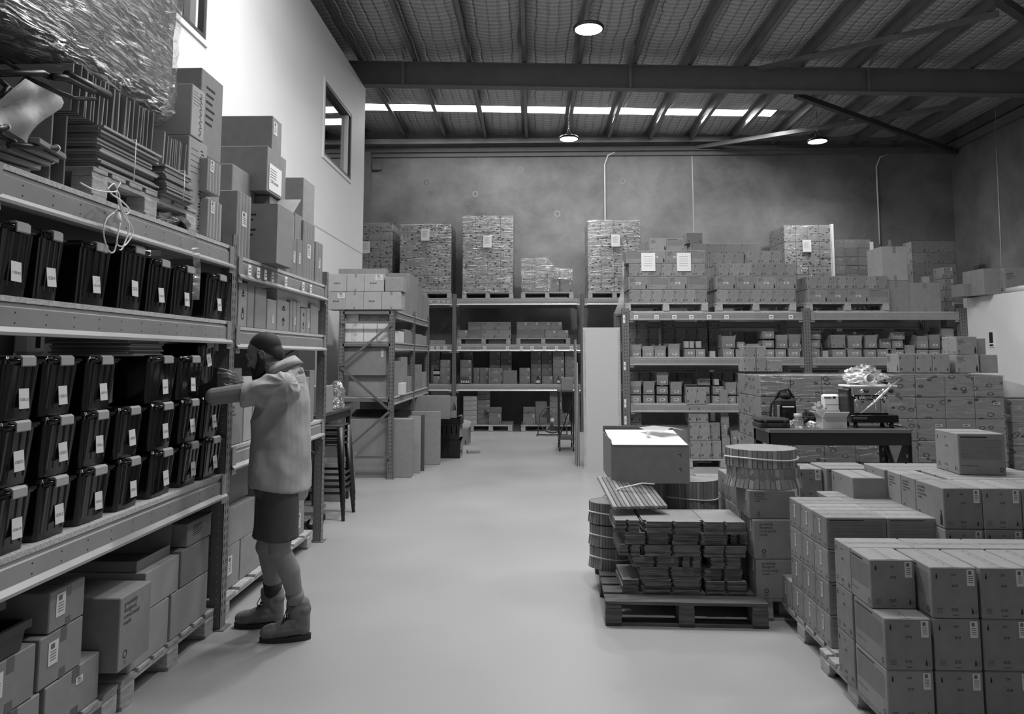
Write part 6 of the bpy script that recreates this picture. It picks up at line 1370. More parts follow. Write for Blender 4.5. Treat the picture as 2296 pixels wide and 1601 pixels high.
# opened carton with print, jutting into the aisle
oc2 = open_carton(-1.99, 5.22, ZT2, .4, .34, .42, 0, [('b', .22, .9)], label='printed open carton jutting from the top shelf with a long flap', st='print6')
for (u0, u1, vt, lb, z) in ((677, 703, 389, 'tall plain carton near the end of the top shelf', ZT2+.0), ): 
    a = onX(u0, vt, -2.0).y; b = onX(u1, vt, -2.0).y; carton(-2.3, (a+b)/2+.05, ZT2, .6, b-a, .91, 0, PLN, CARD, lb)
for k, (u0, u1, vt, x, lb) in enumerate(((644, 655, 530, -1.93, 'small labelled carton, first of three at shelf level'), (656, 666, 532, -1.93, 'small labelled carton, second of three at shelf level'), (667, 679, 534, -1.93, 'small labelled carton, third of three at shelf level'), (681, 707, 492, -1.93, 'mid-height carton with page label near the top shelf end'), (709, 725, 540, -1.93, 'last carton with white labels on the top shelf'))):
    tf(u0, u1, vt, ZT2, lb, SP, CARD, x, .3, [('r', .5, .5, .045 if k != 3 else .09, .09 if k != 3 else .12)])
tf(645, 661, 473, ZT2+.255, 'upper small carton above the three labelled ones, left', PLN, CARD, -1.95, .28); tf(662, 678, 477, ZT2+.255, 'upper small carton above the three labelled ones, right', PLN, CARD, -1.95, .28)
# ---- flat-packed cardboard on a pallet, top shelf bay one
pallet(-2.36, 3.62, ZT1, .86, 1.0, 'timber pallet on the top shelf under the flat cardboard stacks')
def boards(x0, x1, y0, y1, z, h, n, label, rot=0):
    m = MB(); t = h/n; w, d = x1-x0, y1-y0
    for i in range(n):
        ox, oy = rr.uniform(-.012, .012), rr.uniform(-.015, .015); sh_ = rr.uniform(0, .05)
        m.box(-w/2+ox, -d/2+oy, i*t, w/2+ox-sh_*.3, d/2+oy-sh_, (i+1)*t-.002, CARD if i % 3 else CARDL)
    o = m.build('board_stack', None, ((x0+x1)/2, (y0+y1)/2, z), (0, 0, rot)); tag(o, label, 'cardboard'); return o
zp = ZT1+.142
s1 = boards(-2.75, -1.93, 3.16, 3.68, zp, .20, 16, 'stack of flattened cartons tied with white string, left pile'); s2 = boards(-2.75, -1.90, 3.70, 4.02, zp, .16, 13, 'stack of flattened cartons tied with string, right pile')
for s_, (w, d, h) in ((s1, (.82, .52, .2)), (s2, (.85, .32, .16))):
    m = MB(); m.tube([(w/2+.016, 0, .0), (w/2+.018, .0, h+.004), (0, 0, h+.006)], .003, WHITEP, 5); m.build('string_tie', s_)
def fins(x0, x1, y0, y1, z, h, n, label, lean=.05):
    m = MB()
    for i in range(n):
        y = y0+(y1-y0)*i/(n-1); M = Matrix.Translation((0, y, z)) @ Matrix.Rotation(-lean+rr.uniform(-.04, .04), 4, 'X')
        m.cbox(x0+rr.uniform(0, .03), -.004, 0, x1-rr.uniform(0, .02), .004, h*rr.uniform(.93, 1), CARD if i % 4 else CARDL, .001, M)
    o = m.build('upright_board_row', None); tag(o, label, 'cardboard'); return o
fins(-2.7, -1.94, 2.98, 3.62, zp+.202, .215, 24, 'row of upright cardboard dividers on the left flat pile'); fins(-2.7, -1.94, 3.74, 3.98, zp+.162, .19, 11, 'short row of upright dividers on the right flat pile')
# leaning boards and loose parts at far left
m = MB(); m.cbox(-2.6, 2.86, ZT1+.002, -1.95, 2.87, ZT1+.36, CARD, .002); m.cbox(-2.5, 2.92, ZT1+.002, -1.93, 2.93, ZT1+.30, CARDI, .002); o = m.build('leaning_boards', None); tag(o, 'two upright boards left of the flat cardboard pile', 'cardboard')
for k in range(5): m = MB(); m.cbox(-.25, -.12, 0, .25, .12, .022, CARD if k % 2 else STEEL, .003); o = m.build('flat_part', None, (-2.2+.02*k, 2.66+.015*k, ZT1+.004+.025*k), (0, 0, .1*k-.2)); tag(o, 'flat grey shelf part lying at the left of the top shelf, %s from below' % ORD[k], 'shelf part')
# black metal frames (upturned table) with translucent bag
fm = empty('upturned_table_frame', (-2.2, 2.75, ZT1)); tag(fm, 'black metal tube frame with mesh basket at the upper left', 'metal frame')
def E(u, v, x): return onX(u, v, x)-Vector((-2.2, 2.75, ZT1))
m = MB(); m.tube([E(0, 165, -1.9), E(95, 163, -1.9), E(110, 172, -1.9)], .013, BLACKM, 8); m.tube([E(118, 172, -1.88), E(150, 175, -1.88), E(210, 205, -1.88)], .015, BLACKM, 10); m.tube([E(150, 167, -1.88), E(243, 214, -1.88)], .019, BLACKM, 12)
m.tube([E(60, 175, -1.92), E(165, 220, -1.92), E(212, 222, -1.92)], .009, BLACKM, 8); m.tube([E(0, 245, -1.95), E(60, 175, -1.93)], .01, BLACKM, 6); m.tube([E(20, 195, -1.95), E(0, 215, -1.95)], .01, BLACKM, 6)
m.tube([E(0, 130, -2.1), E(50, 162, -2.1)], .008, BLACKM, 6); m.tube([E(0, 180, -1.97), E(40, 215, -1.97)], .01, BLACKM, 6); m.build('tube_frame', fm)
for k, (p, q, x) in enumerate((((-20, 290), (14, 285), -1.88), ((-20, 290), (28, 318), -1.9), ((20, 325), (126, 332), -1.88), ((30, 318), (115, 360), -1.92))):
    m = MB(); P_, Q_ = E(*p, x), E(*q, x); m.tube([P_, Q_], .012, BLACKM, 10); d_ = (Q_-P_).normalized(); m.tube([Q_, Q_+d_*.006], .014, WHITEP, 12); m.build('leg_tube', fm)
m = MB(); P_ = [E(u, v, -1.86) for (u, v) in ((55, 178), (138, 218), (112, 270), (60, 316), (0, 285), (0, 240))]; nn = 8
grid = []
TL, TR, BR, BL = E(52, 176, -1.87), E(140, 218, -1.87), E(60, 320, -1.87), E(-35, 255, -1.87)
for j in range(nn+1):
    for i in range(nn+1): a = TL.lerp(TR, i/nn); b = BL.lerp(BR, i/nn); c = a.lerp(b, j/nn); grid.append(c+Vector((.03*math.sin(i*.9)*math.sin(j*.8)+.02*noise.noise(c*9), 0, 0)))
m.add(grid, [(j*(nn+1)+i, (j+1)*(nn+1)+i, (j+1)*(nn+1)+i+1, j*(nn+1)+i+1) for j in range(nn) for i in range(nn)], MILK, True); o = m.build('plastic_sheet', None, (-2.2, 2.75, ZT1)); tag(o, 'translucent white plastic sheet hanging on the black tube frame', 'plastic')
# big shrink wrapped bundle
def blob(name, c, s, mat, seed, n=30, amp=.12, p=4.0, low=.0):
    m = MB(); vs = []
    for j in range(n+1):
        for i in range(n*2):
            a = math.pi*i/n; t = math.pi*j/n; d = Vector((math.sin(t)*math.cos(a), math.sin(t)*math.sin(a), math.cos(t)))
            q = (abs(d.x)**p+abs(d.y)**p+abs(d.z)**p)**(-1/p); f = q*(1+amp*noise.noise(d*2+Vector((seed, 0, 0)))+amp*.35*noise.noise(Vector((d.x*3, d.y*3, d.z*14+seed))))
            vs.append((c[0]+d.x*s[0]*f, c[1]+d.y*s[1]*f, c[2]+d.z*s[2]*f))
    k = 2*n; m.add(vs, [(j*k+i, (j+1)*k+i, (j+1)*k+(i+1) % k, j*k+(i+1) % k) for j in range(n) for i in range(k)], mat, True); return m
wr = empty('wrapped_furniture', (-2.37, 3.23, 2.92)); tag(wr, 'big dark furniture bundle shrink-wrapped in shiny film, upper left', 'wrapped bundle')
blob('b', (0, -.05, .48), (.43, .77, .485), plain('brown_padded_board', .09, .8, var=.2), 4, 24, .05, 9).build('padded_core', wr)
blob('b', (0.0, -.05, .47), (.455, .80, .52), FILMH, 4, 50, .06, 9).build('shrink_wrap', wr)
# power cable hanging from the shelf edge
cb_ = empty('extension_lead', (-1.85, 3.3, 2.34)); tag(cb_, 'white extension lead bundled over the top shelf edge', 'cable')
def Ec(u, v, x=-1.85): return onX(u, v, x)-Vector((-1.85, 3.3, 2.34))
for k, pts in enumerate(([(270, 410), (262, 425), (268, 440), (262, 470), (240, 490), (232, 520), (242, 560), (255, 565), (262, 540), (268, 500)], [(240, 420), (250, 435), (272, 450), (290, 470), (282, 480), (268, 460), (260, 430)], [(268, 450), (285, 490), (298, 520), (280, 550), (262, 545), (270, 500)], [(266, 445), (275, 480), (290, 510), (275, 555), (268, 560)], [(180, 410), (210, 425), (240, 430), (262, 428), (255, 412), (240, 425)])):
    m = MB(); P_ = [Ec(u, v, -1.855+.012*k) for u, v in pts]; Q = []
    for i in range(len(P_)-1):
        p0, p1, p2, p3 = P_[max(i-1, 0)], P_[i], P_[i+1], P_[min(i+2, len(P_)-1)]
        for s_ in range(6): t = s_/6; Q.append(.5*((2*p1)+(p2-p0)*t+(2*p0-5*p1+4*p2-p3)*t*t+(3*p1-p0-3*p2+p3)*t**3))
    Q.append(P_[-1]); m.tube(Q, .0035, WHITEP, 6); m.build('cord', cb_)
m = MB(); m.lathe([(.008, .05), (.014, .03), (.02, 0), (.006, -.004)], WHITEP, 14, Matrix.Translation(Ec(263, 500))); m.build('plug', cb_)
# shiny film strips hanging over the edge, tape gun on the board
m = MB()
for k in range(4):
    pts = [onX(u+k*4, v, -1.85+.006*k) for (u, v) in ((395, 485), (418, 505), (430, 545), (436, 600), (432, 672))]; vs = []
    for i, p in enumerate(pts): vs += [p+Vector((0, -.008, 0)), p+Vector((.004, .006, 0))]
    m.add(vs, [(2*i, 2*i+1, 2*i+3, 2*i+2) for i in range(4)], BAGM, True)
o = m.build('film_strips', None); tag(o, 'shiny clear film strips hanging down from the top shelf edge', 'film')
q = onX(400, 483, -1.92); crumple('film_bundle', -1.99, q.y, ZT1, .06, .1, .04, BAGM, 'crumpled clear film lying at the top shelf edge', 'film', 41, 14, .4)
q = onX(428, 480, -1.9); crumple('black_strap', -1.92, q.y-.03, ZT1, .03, .04, .03, BLACKF, 'small black strap bunched beside the handwriting carton', 'strap', 44, 12, .5)
# ------------------------------------------------------------------ the man at the shelves
SKIN = plain('skin', 0.21, 0.5, var=.05, scale=20); SKIN.node_tree.nodes['Principled BSDF'].inputs['Subsurface Weight'].default_value = 0.0
HAIR = plain('dark_hair', 0.012, 0.75, var=.5, scale=60, stretch=(1, 1, .2)); SHIRT = plain('grey_work_shirt', 0.35, 0.85, var=.05, scale=30, spec=.2)
SHORT = plain('dark_grey_shorts', 0.085, 0.9, var=.08, scale=40, spec=.15); BOOT = plain('tan_suede_boot', 0.17, 0.9, var=.2, scale=25, spec=.2); SOLE = plain('black_rubber_sole', 0.015, .6)
def B(u, v, y): return onY(u, v, y)
def sphere_pts(p, q, r0, r1, step=.35):
    n = max(1, int((q-p).length/(min(r0, r1)*step))); return [(p.lerp(q, i/n), r0+(r1-r0)*i/n) for i in range(n+1)]
def cap(mb, p, q, r0, r1, m, seg=14, sq=None):
    """tapered capsule"""
    p, q = Vector(p), Vector(q); t = (q-p).normalized(); L = (q-p).length; prof = []
    for i in range(6): a = math.pi/2*(1-i/5.0); prof.append((p-t*math.sin(a)*r0, max(r0*math.cos(a), .0005)))
    for i in range(6): a = math.pi/2*(i/5.0); prof.append((q+t*math.sin(a)*r1, max(r1*math.cos(a), .0005)))
    mb.tube([a for a, _ in prof], [b for _, b in prof], m, seg)
def ell(mb, c, s, m, rot=None, n=20, exp=2.0):
    vs = []
    for j in range(n+1):
        for i in range(n):
            a = 2*math.pi*i/n; t = math.pi*j/n; d = Vector((math.sin(t)*math.cos(a), math.sin(t)*math.sin(a), math.cos(t)))
            if exp != 2.0: d *= (abs(d.x)**exp+abs(d.y)**exp+abs(d.z)**exp)**(-1/exp)
            v = Vector((d.x*s[0], d.y*s[1], d.z*s[2])); v = rot @ v if rot is not None else v; vs.append(Vector(c)+v)
    mb.add(vs, [(j*n+i, (j+1)*n+i, (j+1)*n+(i+1) % n, j*n+(i+1) % n) for j in range(n) for i in range(n)], m, True)
def remesh(mb, name, parent, vox, smooth=4, disp=None):
    o = mb.build(name+'_src'); md = o.modifiers.new('r', 'REMESH'); md.mode = 'VOXEL'; md.voxel_size = vox; md.use_smooth_shade = True
    if smooth: s = o.modifiers.new('s', 'SMOOTH'); s.factor = .5; s.iterations = smooth
    me = bpy.data.meshes.new_from_object(o.evaluated_get(bpy.context.evaluated_depsgraph_get())); mats = [m for m in mb.mats]
    me.materials.clear(); me.materials.append(mats[0]); bpy.data.objects.remove(o)
    for p in me.polygons: p.use_smooth = True; p.material_index = 0
    if disp:
        nv = len(me.vertices); co = [0.0]*(3*nv); nr = [0.0]*(3*nv); me.vertices.foreach_get('co', co); me.vertices.foreach_get('normal', nr); out = []
        for i in range(nv): out += list(disp(Vector(co[3*i:3*i+3]), Vector(nr[3*i:3*i+3])))
        me.vertices.foreach_set('co', out); me.update()
    ob = link(name, me); ob.parent = parent; return ob
man = empty('person', (0, 0, 0)); tag(man, 'bearded man in grey work shirt, shorts and boots lifting a black tote from the shelf', 'person')
YM0 = 4.44                      # middle of the body; left side is nearer the camera
yl, yr = YM0-.10, YM0+.10
hipL, hipR = B(630, 1090, yl), B(622, 1090, yr)
kneL, kneR = B(627, 1232, yl-.0), B(598, 1225, yr+.02)
ankL, ankR = B(667, 1360, 4.442), B(613, 1352, 4.65)
waist = B(628, 1010, YM0); chest = B(634, 900, YM0); neck0 = B(645, 838, YM0); 
shL, shR = B(638, 868, YM0-.16), B(622, 862, YM0+.17)
elL = B(480, 889, YM0-.20); wrL = Vector((elL.x-.08, elL.y+.18, elL.z-.03)); 
elR = B(575, 893, YM0+.27); wrR = B(545, 868, YM0+.08)
headc = B(592, 795, YM0)
b = MB()
cap(b, neck0+Vector((0.01, 0, -.03)), headc+Vector((.035, 0, -.05)), .068, .06, SKIN)
# skull, tilted down and forward (he faces -X)
RH = Matrix.Rotation(R(-22), 3, 'Y')
hd = lambda x, y, z: headc+RH @ Vector((x, y, z))
ell(b, hd(.01, 0, .03), (.098, .077, .092), SKIN, RH); ell(b, hd(-.035, 0, -.03), (.060, .060, .082), SKIN, RH)
ell(b, hd(-.05, 0, -.075), (.042, .042, .035), SKIN, RH)
cap(b, hd(-.088, 0, .012), hd(-.110, 0, -.028), .007, .0105, SKIN); cap(b, hd(-.084, -.03, .028), hd(-.084, .03, .028), .013, .013, SKIN)
for s in (-1, 1): ell(b, hd(-.098, s*.010, -.031), (.010, .008, .008), SKIN, RH); ell(b, hd(-.079, s*.031, .012), (.0125, .015, .009), SKIN, RH)   # nose, brow
cap(b, hd(-.093, -.018, -.062), hd(-.093, .018, -.062), .010, .010, SKIN)                            # lips
for s in (-1, 1):
    ell(b, hd(.012, s*.079, -.01), (.016, .007, .027), SKIN, RH @ Matrix.Rotation(R(12), 3, 'Y')); [cap(b, hd(.012+.018*math.cos(t)+.004, s*.087, -.008+.028*math.sin(t)), hd(.012+.018*math.cos(t+.45)+.004, s*.087, -.008+.028*math.sin(t+.45)), .0042, .0042, SKIN, 6) for t in [2.6-.45*i for i in range(1, 9)]]; ell(b, hd(-.062, s*.035, -.02), (.03, .028, .025), SKIN, RH)
# torso under the clothes
ell(b, waist, (.115, .15, .16), SKIN); ell(b, chest+Vector((.01, 0, 0)), (.11, .16, .17), SKIN); ell(b, (hipL+hipR)/2+Vector((0, 0, .03)), (.12, .155, .12), SKIN)
for sh_, el, wr_, k in ((shL, elL, wrL, 0), (shR, elR, wrR, 1)):
    cap(b, chest.lerp(sh_, .6), sh_, .08, .072, SKIN); cap(b, sh_, el, .062, .050, SKIN); ell(b, el, (.049, .047, .05), SKIN)
    cap(b, el, el.lerp(wr_, .4), .049, .047, SKIN); cap(b, el.lerp(wr_, .4), wr_, .046, .029, SKIN)
for hp, kn, an in ((hipL, kneL, ankL), (hipR, kneR, ankR)):
    cap(b, hp, kn, .092, .062, SKIN, 26); cf = kn.lerp(an, .38)+Vector((.018, 0, 0)); cap(b, kn, cf, .058, .062, SKIN, 26); cap(b, cf, an, .060, .037, SKIN, 26); ell(b, kn+Vector((-.012, 0, 0)), (.055, .054, .06), SKIN)
    cap(b, an, an+Vector((-.005, 0, -.07)), .036, .036, SKIN)
# right hand gripping the side of the tote: palm and five fingers
def hand(b, wr_, pc, tips, thumb, r=.0095):
    cap(b, wr_, wr_.lerp(pc, .5), .028, .026, SKIN)
    a = tips[0][0]; z = tips[-1][0]
    for f in tips: cap(b, wr_.lerp(pc, .6), Vector(f[0]), .021, .0125, SKIN)
    for f in tips:
        p = [Vector(q) for q in f]
        for i in range(len(p)-1): cap(b, p[i], p[i+1], r*(1-.08*i), r*(1-.08*(i+1)), SKIN, 10)
    p = [Vector(q) for q in thumb]
    for i in range(len(p)-1): cap(b, p[i], p[i+1], .013-.002*i, .011-.002*i, SKIN, 10)
yh = YM0-.10
hp = lambda u, v, dy=0: B(u, v, yh+dy)
cap(b, elR, wrR, .046, .03, SKIN)
hand(b, wrR, hp(527, 850, .01), [
    [hp(524, 838), hp(512, 832, -.01), hp(500, 829, -.01), hp(492, 827, .0)],
    [hp(524, 845, -.008), hp(510, 839, -.022), hp(496, 838, -.018), hp(488, 837, -.004)],
    [hp(525, 851, -.010), hp(512, 846, -.026), hp(500, 845, -.022), hp(491, 846, -.006)],
    [hp(527, 858, -.006), hp(516, 855, -.020), hp(506, 856, -.016), hp(499, 858, -.002)]],
    [hp(538, 866, .02), hp(524, 868, .035), hp(512, 866, .04), hp(503, 862, .035)])
# left hand under the far side of the tote
q = wrL
hand(b, q, q+Vector((-.06, .04, .005)), [[q+Vector((-.075+.018*i, .075-.004*i, .005)), q+Vector((-.085+.018*i, .105-.004*i, .012)), q+Vector((-.09+.018*i, .13-.004*i, .02)), q+Vector((-.09+.018*i, .145-.004*i, .03))] for i in range(4)],
     [q+Vector((-.0, .03, .01)), q+Vector((.015, .055, .02)), q+Vector((.02, .075, .03))])
body = remesh(b, 'body', man, .0042, 2)
# eyes and ears' inner fold are on the body; brow, hair and beard are children
for s in (-1, 1):
    m = MB(); ell(m, hd(-.081, s*.031, .006), (.0105, .0115, .0105), CLIP, RH, 14); ell(m, hd(-.0895, s*.032, .002), (.0035, .006, .006), INK, RH, 10); m.build('eye', man)
    m = MB(); cap(m, hd(-.096, s*.016, .030), hd(-.084, s*.05, .030), .004, .003, HAIR, 8); m.build('eyebrow', man)
h = MB(); ell(h, hd(.022, 0, .040), (.098, .083, .093), HAIR, RH, 30); ell(h, hd(.058, 0, -.016), (.060, .070, .078), HAIR, RH, 24)
hair = remesh(h, 'hair', man, .005, 4)
bm_ = bmesh.new(); bm_.from_mesh(hair.data)
for (px, pz, nx, nz) in ((-.040, .090, 1, .85), (0.0, .0, .83, .55), (0, -.088, 0, 1)):
    bmesh.ops.bisect_plane(bm_, geom=bm_.verts[:]+bm_.edges[:]+bm_.faces[:], plane_co=hd(px, 0, pz), plane_no=(RH @ Vector((nx, 0, nz))).normalized(), clear_inner=True)
bm_.to_mesh(hair.data); bm_.free()
h = MB()
for s in (-1, 1):
    cap(h, hd(.0, s*.073, .015), hd(-.012, s*.068, -.045), .010, .017, HAIR); cap(h, hd(-.012, s*.062, -.045), hd(-.045, s*.045, -.09), .024, .032, HAIR); cap(h, hd(-.045, s*.04, -.085), hd(-.075, s*.022, -.10), .030, .028, HAIR)
    cap(h, hd(-.094, s*.004, -.046), hd(-.088, s*.026, -.062), .008, .010, HAIR); cap(h, hd(-.088, s*.026, -.062), hd(-.075, s*.032, -.095), .012, .022, HAIR)
ell(h, hd(-.068, 0, -.115), (.048, .048, .048), HAIR, RH); ell(h, hd(-.055, 0, -.145), (.042, .045, .05), HAIR, RH)
remesh(h, 'beard', man, .005, 2)
# shirt: torso block with short sleeves, hem curving down behind
s_ = MB()
hemf = B(600, 1078, YM0)
def loft(mb, rings, m, n=32, close=True):
    vs = []
    for (c, a, b_, tl) in rings:
        for k in range(n):
            an = 2*math.pi*k/n; x, y = math.cos(an), math.sin(an); e = 2.5; f = (abs(x)**e+abs(y)**e)**(-1/e); vs.append(Vector(c)+Vector((x*f*a, y*f*b_, tl*x*f*a)))
    k = n; fs = [(i*k+j, i*k+(j+1) % k, (i+1)*k+(j+1) % k, (i+1)*k+j) for i in range(len(rings)-1) for j in range(k)]
    if close: fs += [tuple(range(k-1, -1, -1)), tuple((len(rings)-1)*k+j for j in range(k))]
    mb.add(vs, fs, m, True)
def C(u0, u1, v, half, tl=0.0, dy=0): a = B(u0, v, YM0+dy); c = B(u1, v, YM0+dy); return ((a+c)/2, (c.x-a.x)/2, half, tl)
loft(s_, [C(566, 690, 1088, .228, -.16), C(566, 691, 1050, .218, -.05), C(568, 692, 1000, .19), C(572, 690, 950, .19), C(578, 689, 900, .20), C(588, 684, 868, .20), C(600, 680, 850, .17, .15), C(612, 674, 836, .11, .4)], SHIRT)
for sh_, el, k in ((shL, elL, 0), (shR, elR, 1)):
    d = (el-sh_); e0 = sh_+d*.60 if k == 0 else sh_+d*.75
    cap(s_, chest.lerp(sh_, .75)+Vector((0, 0, .0)), sh_, .10, .085, SHIRT)
    s_.tube([sh_-d*.15, sh_, sh_+d*.25+Vector((0, 0, -.002)), sh_+d*.45+Vector((0, 0, -.014)), e0+Vector((0, 0, -.012))], [.07, .092, .090, .082, .078] if k == 0 else [.06, .084, .085, .085, .08], SHIRT, 22)
    if k == 0: s_.tube([sh_+d*.1+Vector((0, 0, -.03)), sh_+d*.38+Vector((0, 0, -.035))], [.07, .075], SHIRT, 18)
def folds(co, nr):
    r_ = co-Vector((B(660, 860, YM0).x, co.y, B(660, 860, YM0).z)); l = r_.length; ang = math.atan2(r_.z, r_.x)
    q = B(672, 852, YM0); l = math.hypot(co.x-q.x, co.z-q.z); ang = math.atan2(co.z-q.z, co.x-q.x)
    w1 = abs(math.sin(ang*5.5+noise.noise(co*4)*2.2)); w1 = (.35-w1)*min(1, l/.14)*math.exp(-(max(0, l-.2)/.28)**2)*.016*max(0, min(1, (-co.y+YM0+.02)/.05))
    w2 = noise.noise(Vector((co.x*9+co.z*8, co.y*5, co.z*4-co.x*6)))*.009+noise.noise(Vector((co.x*22, co.y*9, co.z*14)))*.003
    return co+nr*(w1+w2)
shirt = remesh(s_, 'shirt', man, .0068, 3, folds)
c_ = MB()
cc = B(655, 836, YM0); loft(c_, [(B(646, 846, YM0), .088, .096, .38), (B(638, 827, YM0), .076, .076, .5), (B(633, 815, YM0), .077, .074, .55), (B(641, 830, YM0), .092, .092, .45)], SHIRT, 28, False)
o = c_.build('collar', man); sm = o.modifiers.new('t', 'SOLIDIFY'); sm.thickness = .008
# curved hem tail
t_ = MB(); vs = []
for i in range(41):
    a = 2*math.pi*i/40; x, y = math.cos(a), math.sin(a); e = 2.5; f = (abs(x)**e+abs(y)**e)**(-1/e)
    cH, aH, bH, _ = C(567, 689, 1080, .222); p = cH+Vector((x*f*aH, y*f*bH, -.10*x*f*aH)); dz = .012+.075*max(0, x)**2+.03*max(0, -x)**2
    vs += [p+Vector((-.010*x, -.012*y, .03)), p+Vector((-.012*x, -.016*y, -dz))]
t_.add(vs, [(2*i, 2*i+1, 2*i+3, 2*i+2) for i in range(40)], SHIRT, True); o = t_.build('shirt_tail', man); sm = o.modifiers.new('t', 'SOLIDIFY'); sm.thickness = .004
# shorts
p_ = MB(); pc = (hipL+hipR)/2
ell(p_, pc+Vector((.0, 0, .03)), (.132, .170, .12), SHORT, None, 24, 2.6)
for hp_, kn, e, rr0 in ((hipL, kneL, B(628, 1206, yl+.015), .104), (hipR, kneR, B(606, 1206, yr), .112)):
    p_.tube([hp_+Vector((0, 0, .02)), hp_.lerp(e, .4), hp_.lerp(e, .8), e], [rr0, rr0+.004, .108, .110], SHORT, 26)
remesh(p_, 'shorts', man, .008, 3, lambda co, nr: co+nr*(noise.noise(Vector((co.x*9, co.y*9, co.z*4)))*.006))
# socks
for an, kn, top, cuff in ((ankL, kneL, .09, True), (ankR, kneR, .27, False)):
    d = (kn.lerp(an, .38)+Vector((.018, 0, 0))-an).normalized(); m = MB(); L = .045 if cuff else .14
    m.tube([an-Vector((0, 0, .07)), an, an+d*L*.5, an+d*L], [.034, .041, .045 if cuff else .051, .048 if cuff else .057], BLACKF, 24); m.build('sock', man)
    if cuff: m = MB(); m.tube([an+d*.035, an+d*.06, an+d*.095], [.048, .051, .052], plain('ribbed_grey_sock', .2, .9), 22); m.build('sock_cuff', man)
# boots: toe to -X
def boot(an, toe, heel, nm):
    root_ = MB(); ax = (toe-heel); ax.z = 0; L = ax.length; f = ax.normalized(); sd_ = Vector((-f.y, f.x, 0)); g0 = Vector((heel.x, heel.y, 0))
    P = lambda a, s, z: g0+f*(a*L)+sd_*s+Vector((0, 0, z))
    u_ = MB()
    for (a0, z0, r0, a1, z1, r1) in ((.16, .07, .044, .5, .062, .046), (.5, .06, .046, .80, .052, .046), (.80, .052, .046, .87, .05, .042), (.14, .06, .040, .17, .135, .048), (.3, .10, .046, .62, .066, .043), (.2, .13, .050, .24, .165, .050), (.14, .05, .038, .14, .05, .038)):
        cap(u_, P(a0, 0, z0), P(a1, 0, z1), r0, r1, BOOT)
    cap(u_, P(.38, 0, .165), P(.42, 0, .215), .032, .022, BOOT)       # tongue
    cap(u_, P(.17, 0, .17), P(.27, 0, .17), .052, .050, BOOT); cap(u_, P(.17, 0, .20), P(.25, 0, .20), .044, .044, BOOT)       # padded collar
    up = remesh(u_, 'boot', man, .006, 3, lambda co, nr: co+nr*noise.noise(co*28)*.002)
    s2 = MB(); out = []
    for i in range(28):
        a = 2*math.pi*i/28; x = math.cos(a); y = math.sin(a); w_ = .049+.006*max(0, x)-.004*max(0, -x); out.append((.5+.53*x*(1-.0*abs(y)), y*w_*(1 if abs(x) < .7 else 1.0)))
    vs = [P(a, s, 0) for a, s in out]+[P(a, s*1.02, .026+(.008 if a < .3 else 0)) for a, s in out]; k = len(out)
    s2.add(vs, [tuple(range(k-1, -1, -1)), tuple(range(k, 2*k))]+[(i, (i+1) % k, k+(i+1) % k, k+i) for i in range(k)], SOLE, False); s2.build('sole', up)
    l_ = MB()
    for i in range(5):
        a = .42+.055*i; z = .158-.018*i; l_.tube([P(a, -.03, z-.015), P(a+.01, 0, z+.004), P(a+.02, .03, z-.015)], .003, BLACKF, 6); l_.tube([P(a, .03, z-.015), P(a+.015, 0, z+.006), P(a+.03, -.03, z-.018)], .003, BLACKF, 6)
    for s in (-1, 1): l_.tube([P(.42, 0, .165), P(.46, s*.03, .185), P(.52, s*.045, .15), P(.5, s*.035, .12)], .0028, BLACKF, 6)
    l_.build('laces', up)
tL, hL = onZ(578, 1446, 0), onZ(691, 1436, 0); tR, hR = onZ(521, 1411, 0), onZ(628, 1413, 0)
tR = Vector((tR.x, tR.y, 0)); dv = Vector((0, .045, 0)); boot(ankL, tL+dv, Vector((hL.x, hL.y, 0))+dv*.6, 'l'); boot(ankR, tR+dv, Vector((hR.x, hR.y+.02, 0))+dv, 'r')
# tote held in both hands, tipped towards him
tt = tote(462, 500, 770, 1.60, .25, 'black tote held tilted by the man in front of the shelf', '1320\n1320', None, -1.9, lz=.55)
tt.rotation_euler = (R(8), R(0), 0); p = onX(478, 860, -1.9); tt.location = (-2.085, p.y-.02, 1.49); tt.scale = (.85, 1, 1)
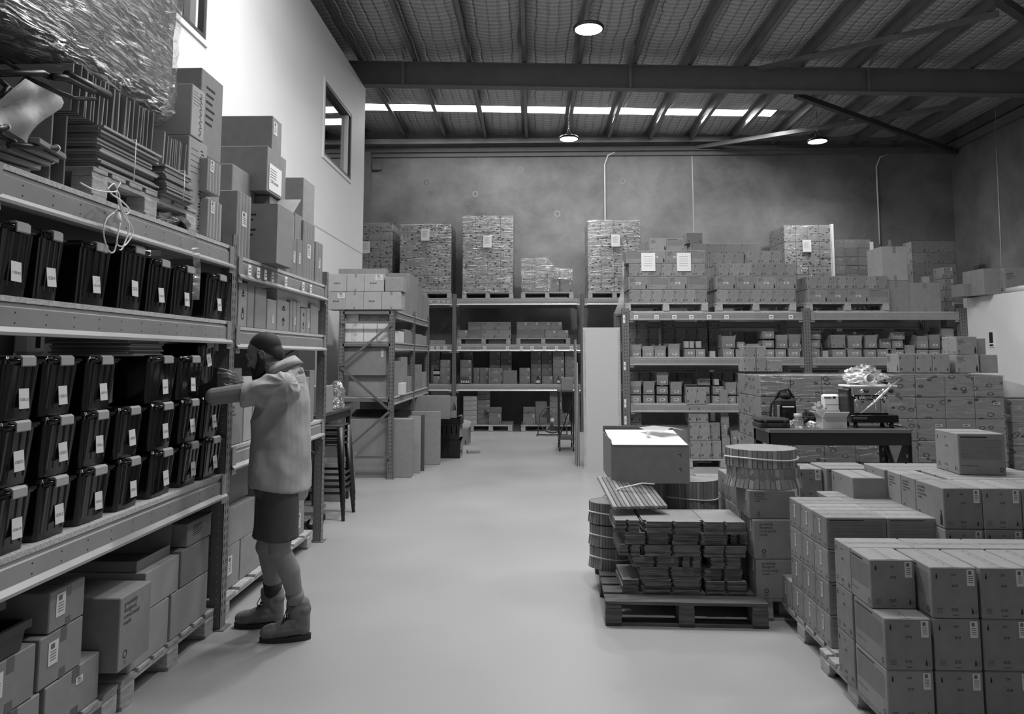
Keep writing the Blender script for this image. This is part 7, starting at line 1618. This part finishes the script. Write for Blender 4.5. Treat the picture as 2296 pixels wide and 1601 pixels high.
# ------------------------------------------------------------------ more cartons than 300 show: the least visible become one heap of stuff
bpy.context.view_layer.update()
def proj(p):
    dx, dy, dz = p.x, p.y, p.z-EYE
    f = -math.sin(YAW)*dx+math.cos(YAW)*dy; r = math.cos(YAW)*dx+math.sin(YAW)*dy
    zc = f*math.cos(TILT)+dz*math.sin(TILT); yc = dz*math.cos(TILT)-f*math.sin(TILT)
    return (CX+F_PX*r/zc, CYP-F_PX*yc/zc, zc) if zc > .1 else (-1e4, -1e4, zc)
dg = bpy.context.evaluated_depsgraph_get(); eye = Vector((0, 0, EYE)); sc_ = []
for o in [x for x in COL.objects if x.parent is None and x.name.split('.')[0] == 'carton']:
    cs = [o.matrix_world @ Vector(c) for c in o.bound_box]; pr = [proj(c) for c in cs]
    us_ = [p[0] for p in pr]; vs_ = [p[1] for p in pr]; ar = max(0, min(max(us_), 2296)-max(min(us_), 0))*max(0, min(max(vs_), 1601)-max(min(vs_), 0))
    ctr = sum(cs, Vector())/8; hit = 0; fam = {o.name}|{c.name for c in o.children}; tot = 0
    for fx in (.08, .5, .92):
        for fy in (.08, .5, .92):
            for fz in (.1, .5, .98):
                if fx == .5 and fy == .5 and fz == .5: continue
                p = cs[0]+(cs[4]-cs[0])*fx+(cs[3]-cs[0])*fy+(cs[1]-cs[0])*fz; d = p-eye; tot += 1
                ok, loc, nrm, idx, ob, mw = SC.ray_cast(dg, eye, d.normalized(), distance=d.length+.5)
                q = eye
                if ok and ob.name.split('.')[0] in ('stretch_film', 'window'): ok, loc, nrm, idx, ob, mw = SC.ray_cast(dg, loc+d.normalized()*.002, d.normalized(), distance=5)
                if ok and ob.name in fam: hit += 1
    sc_.append((ar*hit/tot, o))
sc_.sort(key=lambda t: -t[0])
rest = [o for s, o in sc_[290:]]; print('CARTONS', len(sc_), 'cut at', sc_[min(289, len(sc_)-1)][0], 'hidden', sum(1 for s, o in sc_ if s == 0))
mb = MB()
for o in rest:
    for ob in [o]+list(o.children):
        M = ob.matrix_world; me = ob.data; b0 = len(mb.v); mb.v += [tuple(M @ v.co) for v in me.vertices]
        ms = [mb.mi(m) for m in me.materials]
        for p in me.polygons: mb.f.append([b0+i for i in p.vertices]); mb.m.append(ms[p.material_index]); mb.sm.append(p.use_smooth)
    for ch in list(o.children): bpy.data.objects.remove(ch)
    bpy.data.objects.remove(o)
st_ = mb.build('cartons'); st_['kind'] = 'stuff'; st_['label'] = 'many more small brown cartons stacked deep on the racks and pallets'; st_['category'] = 'boxes'
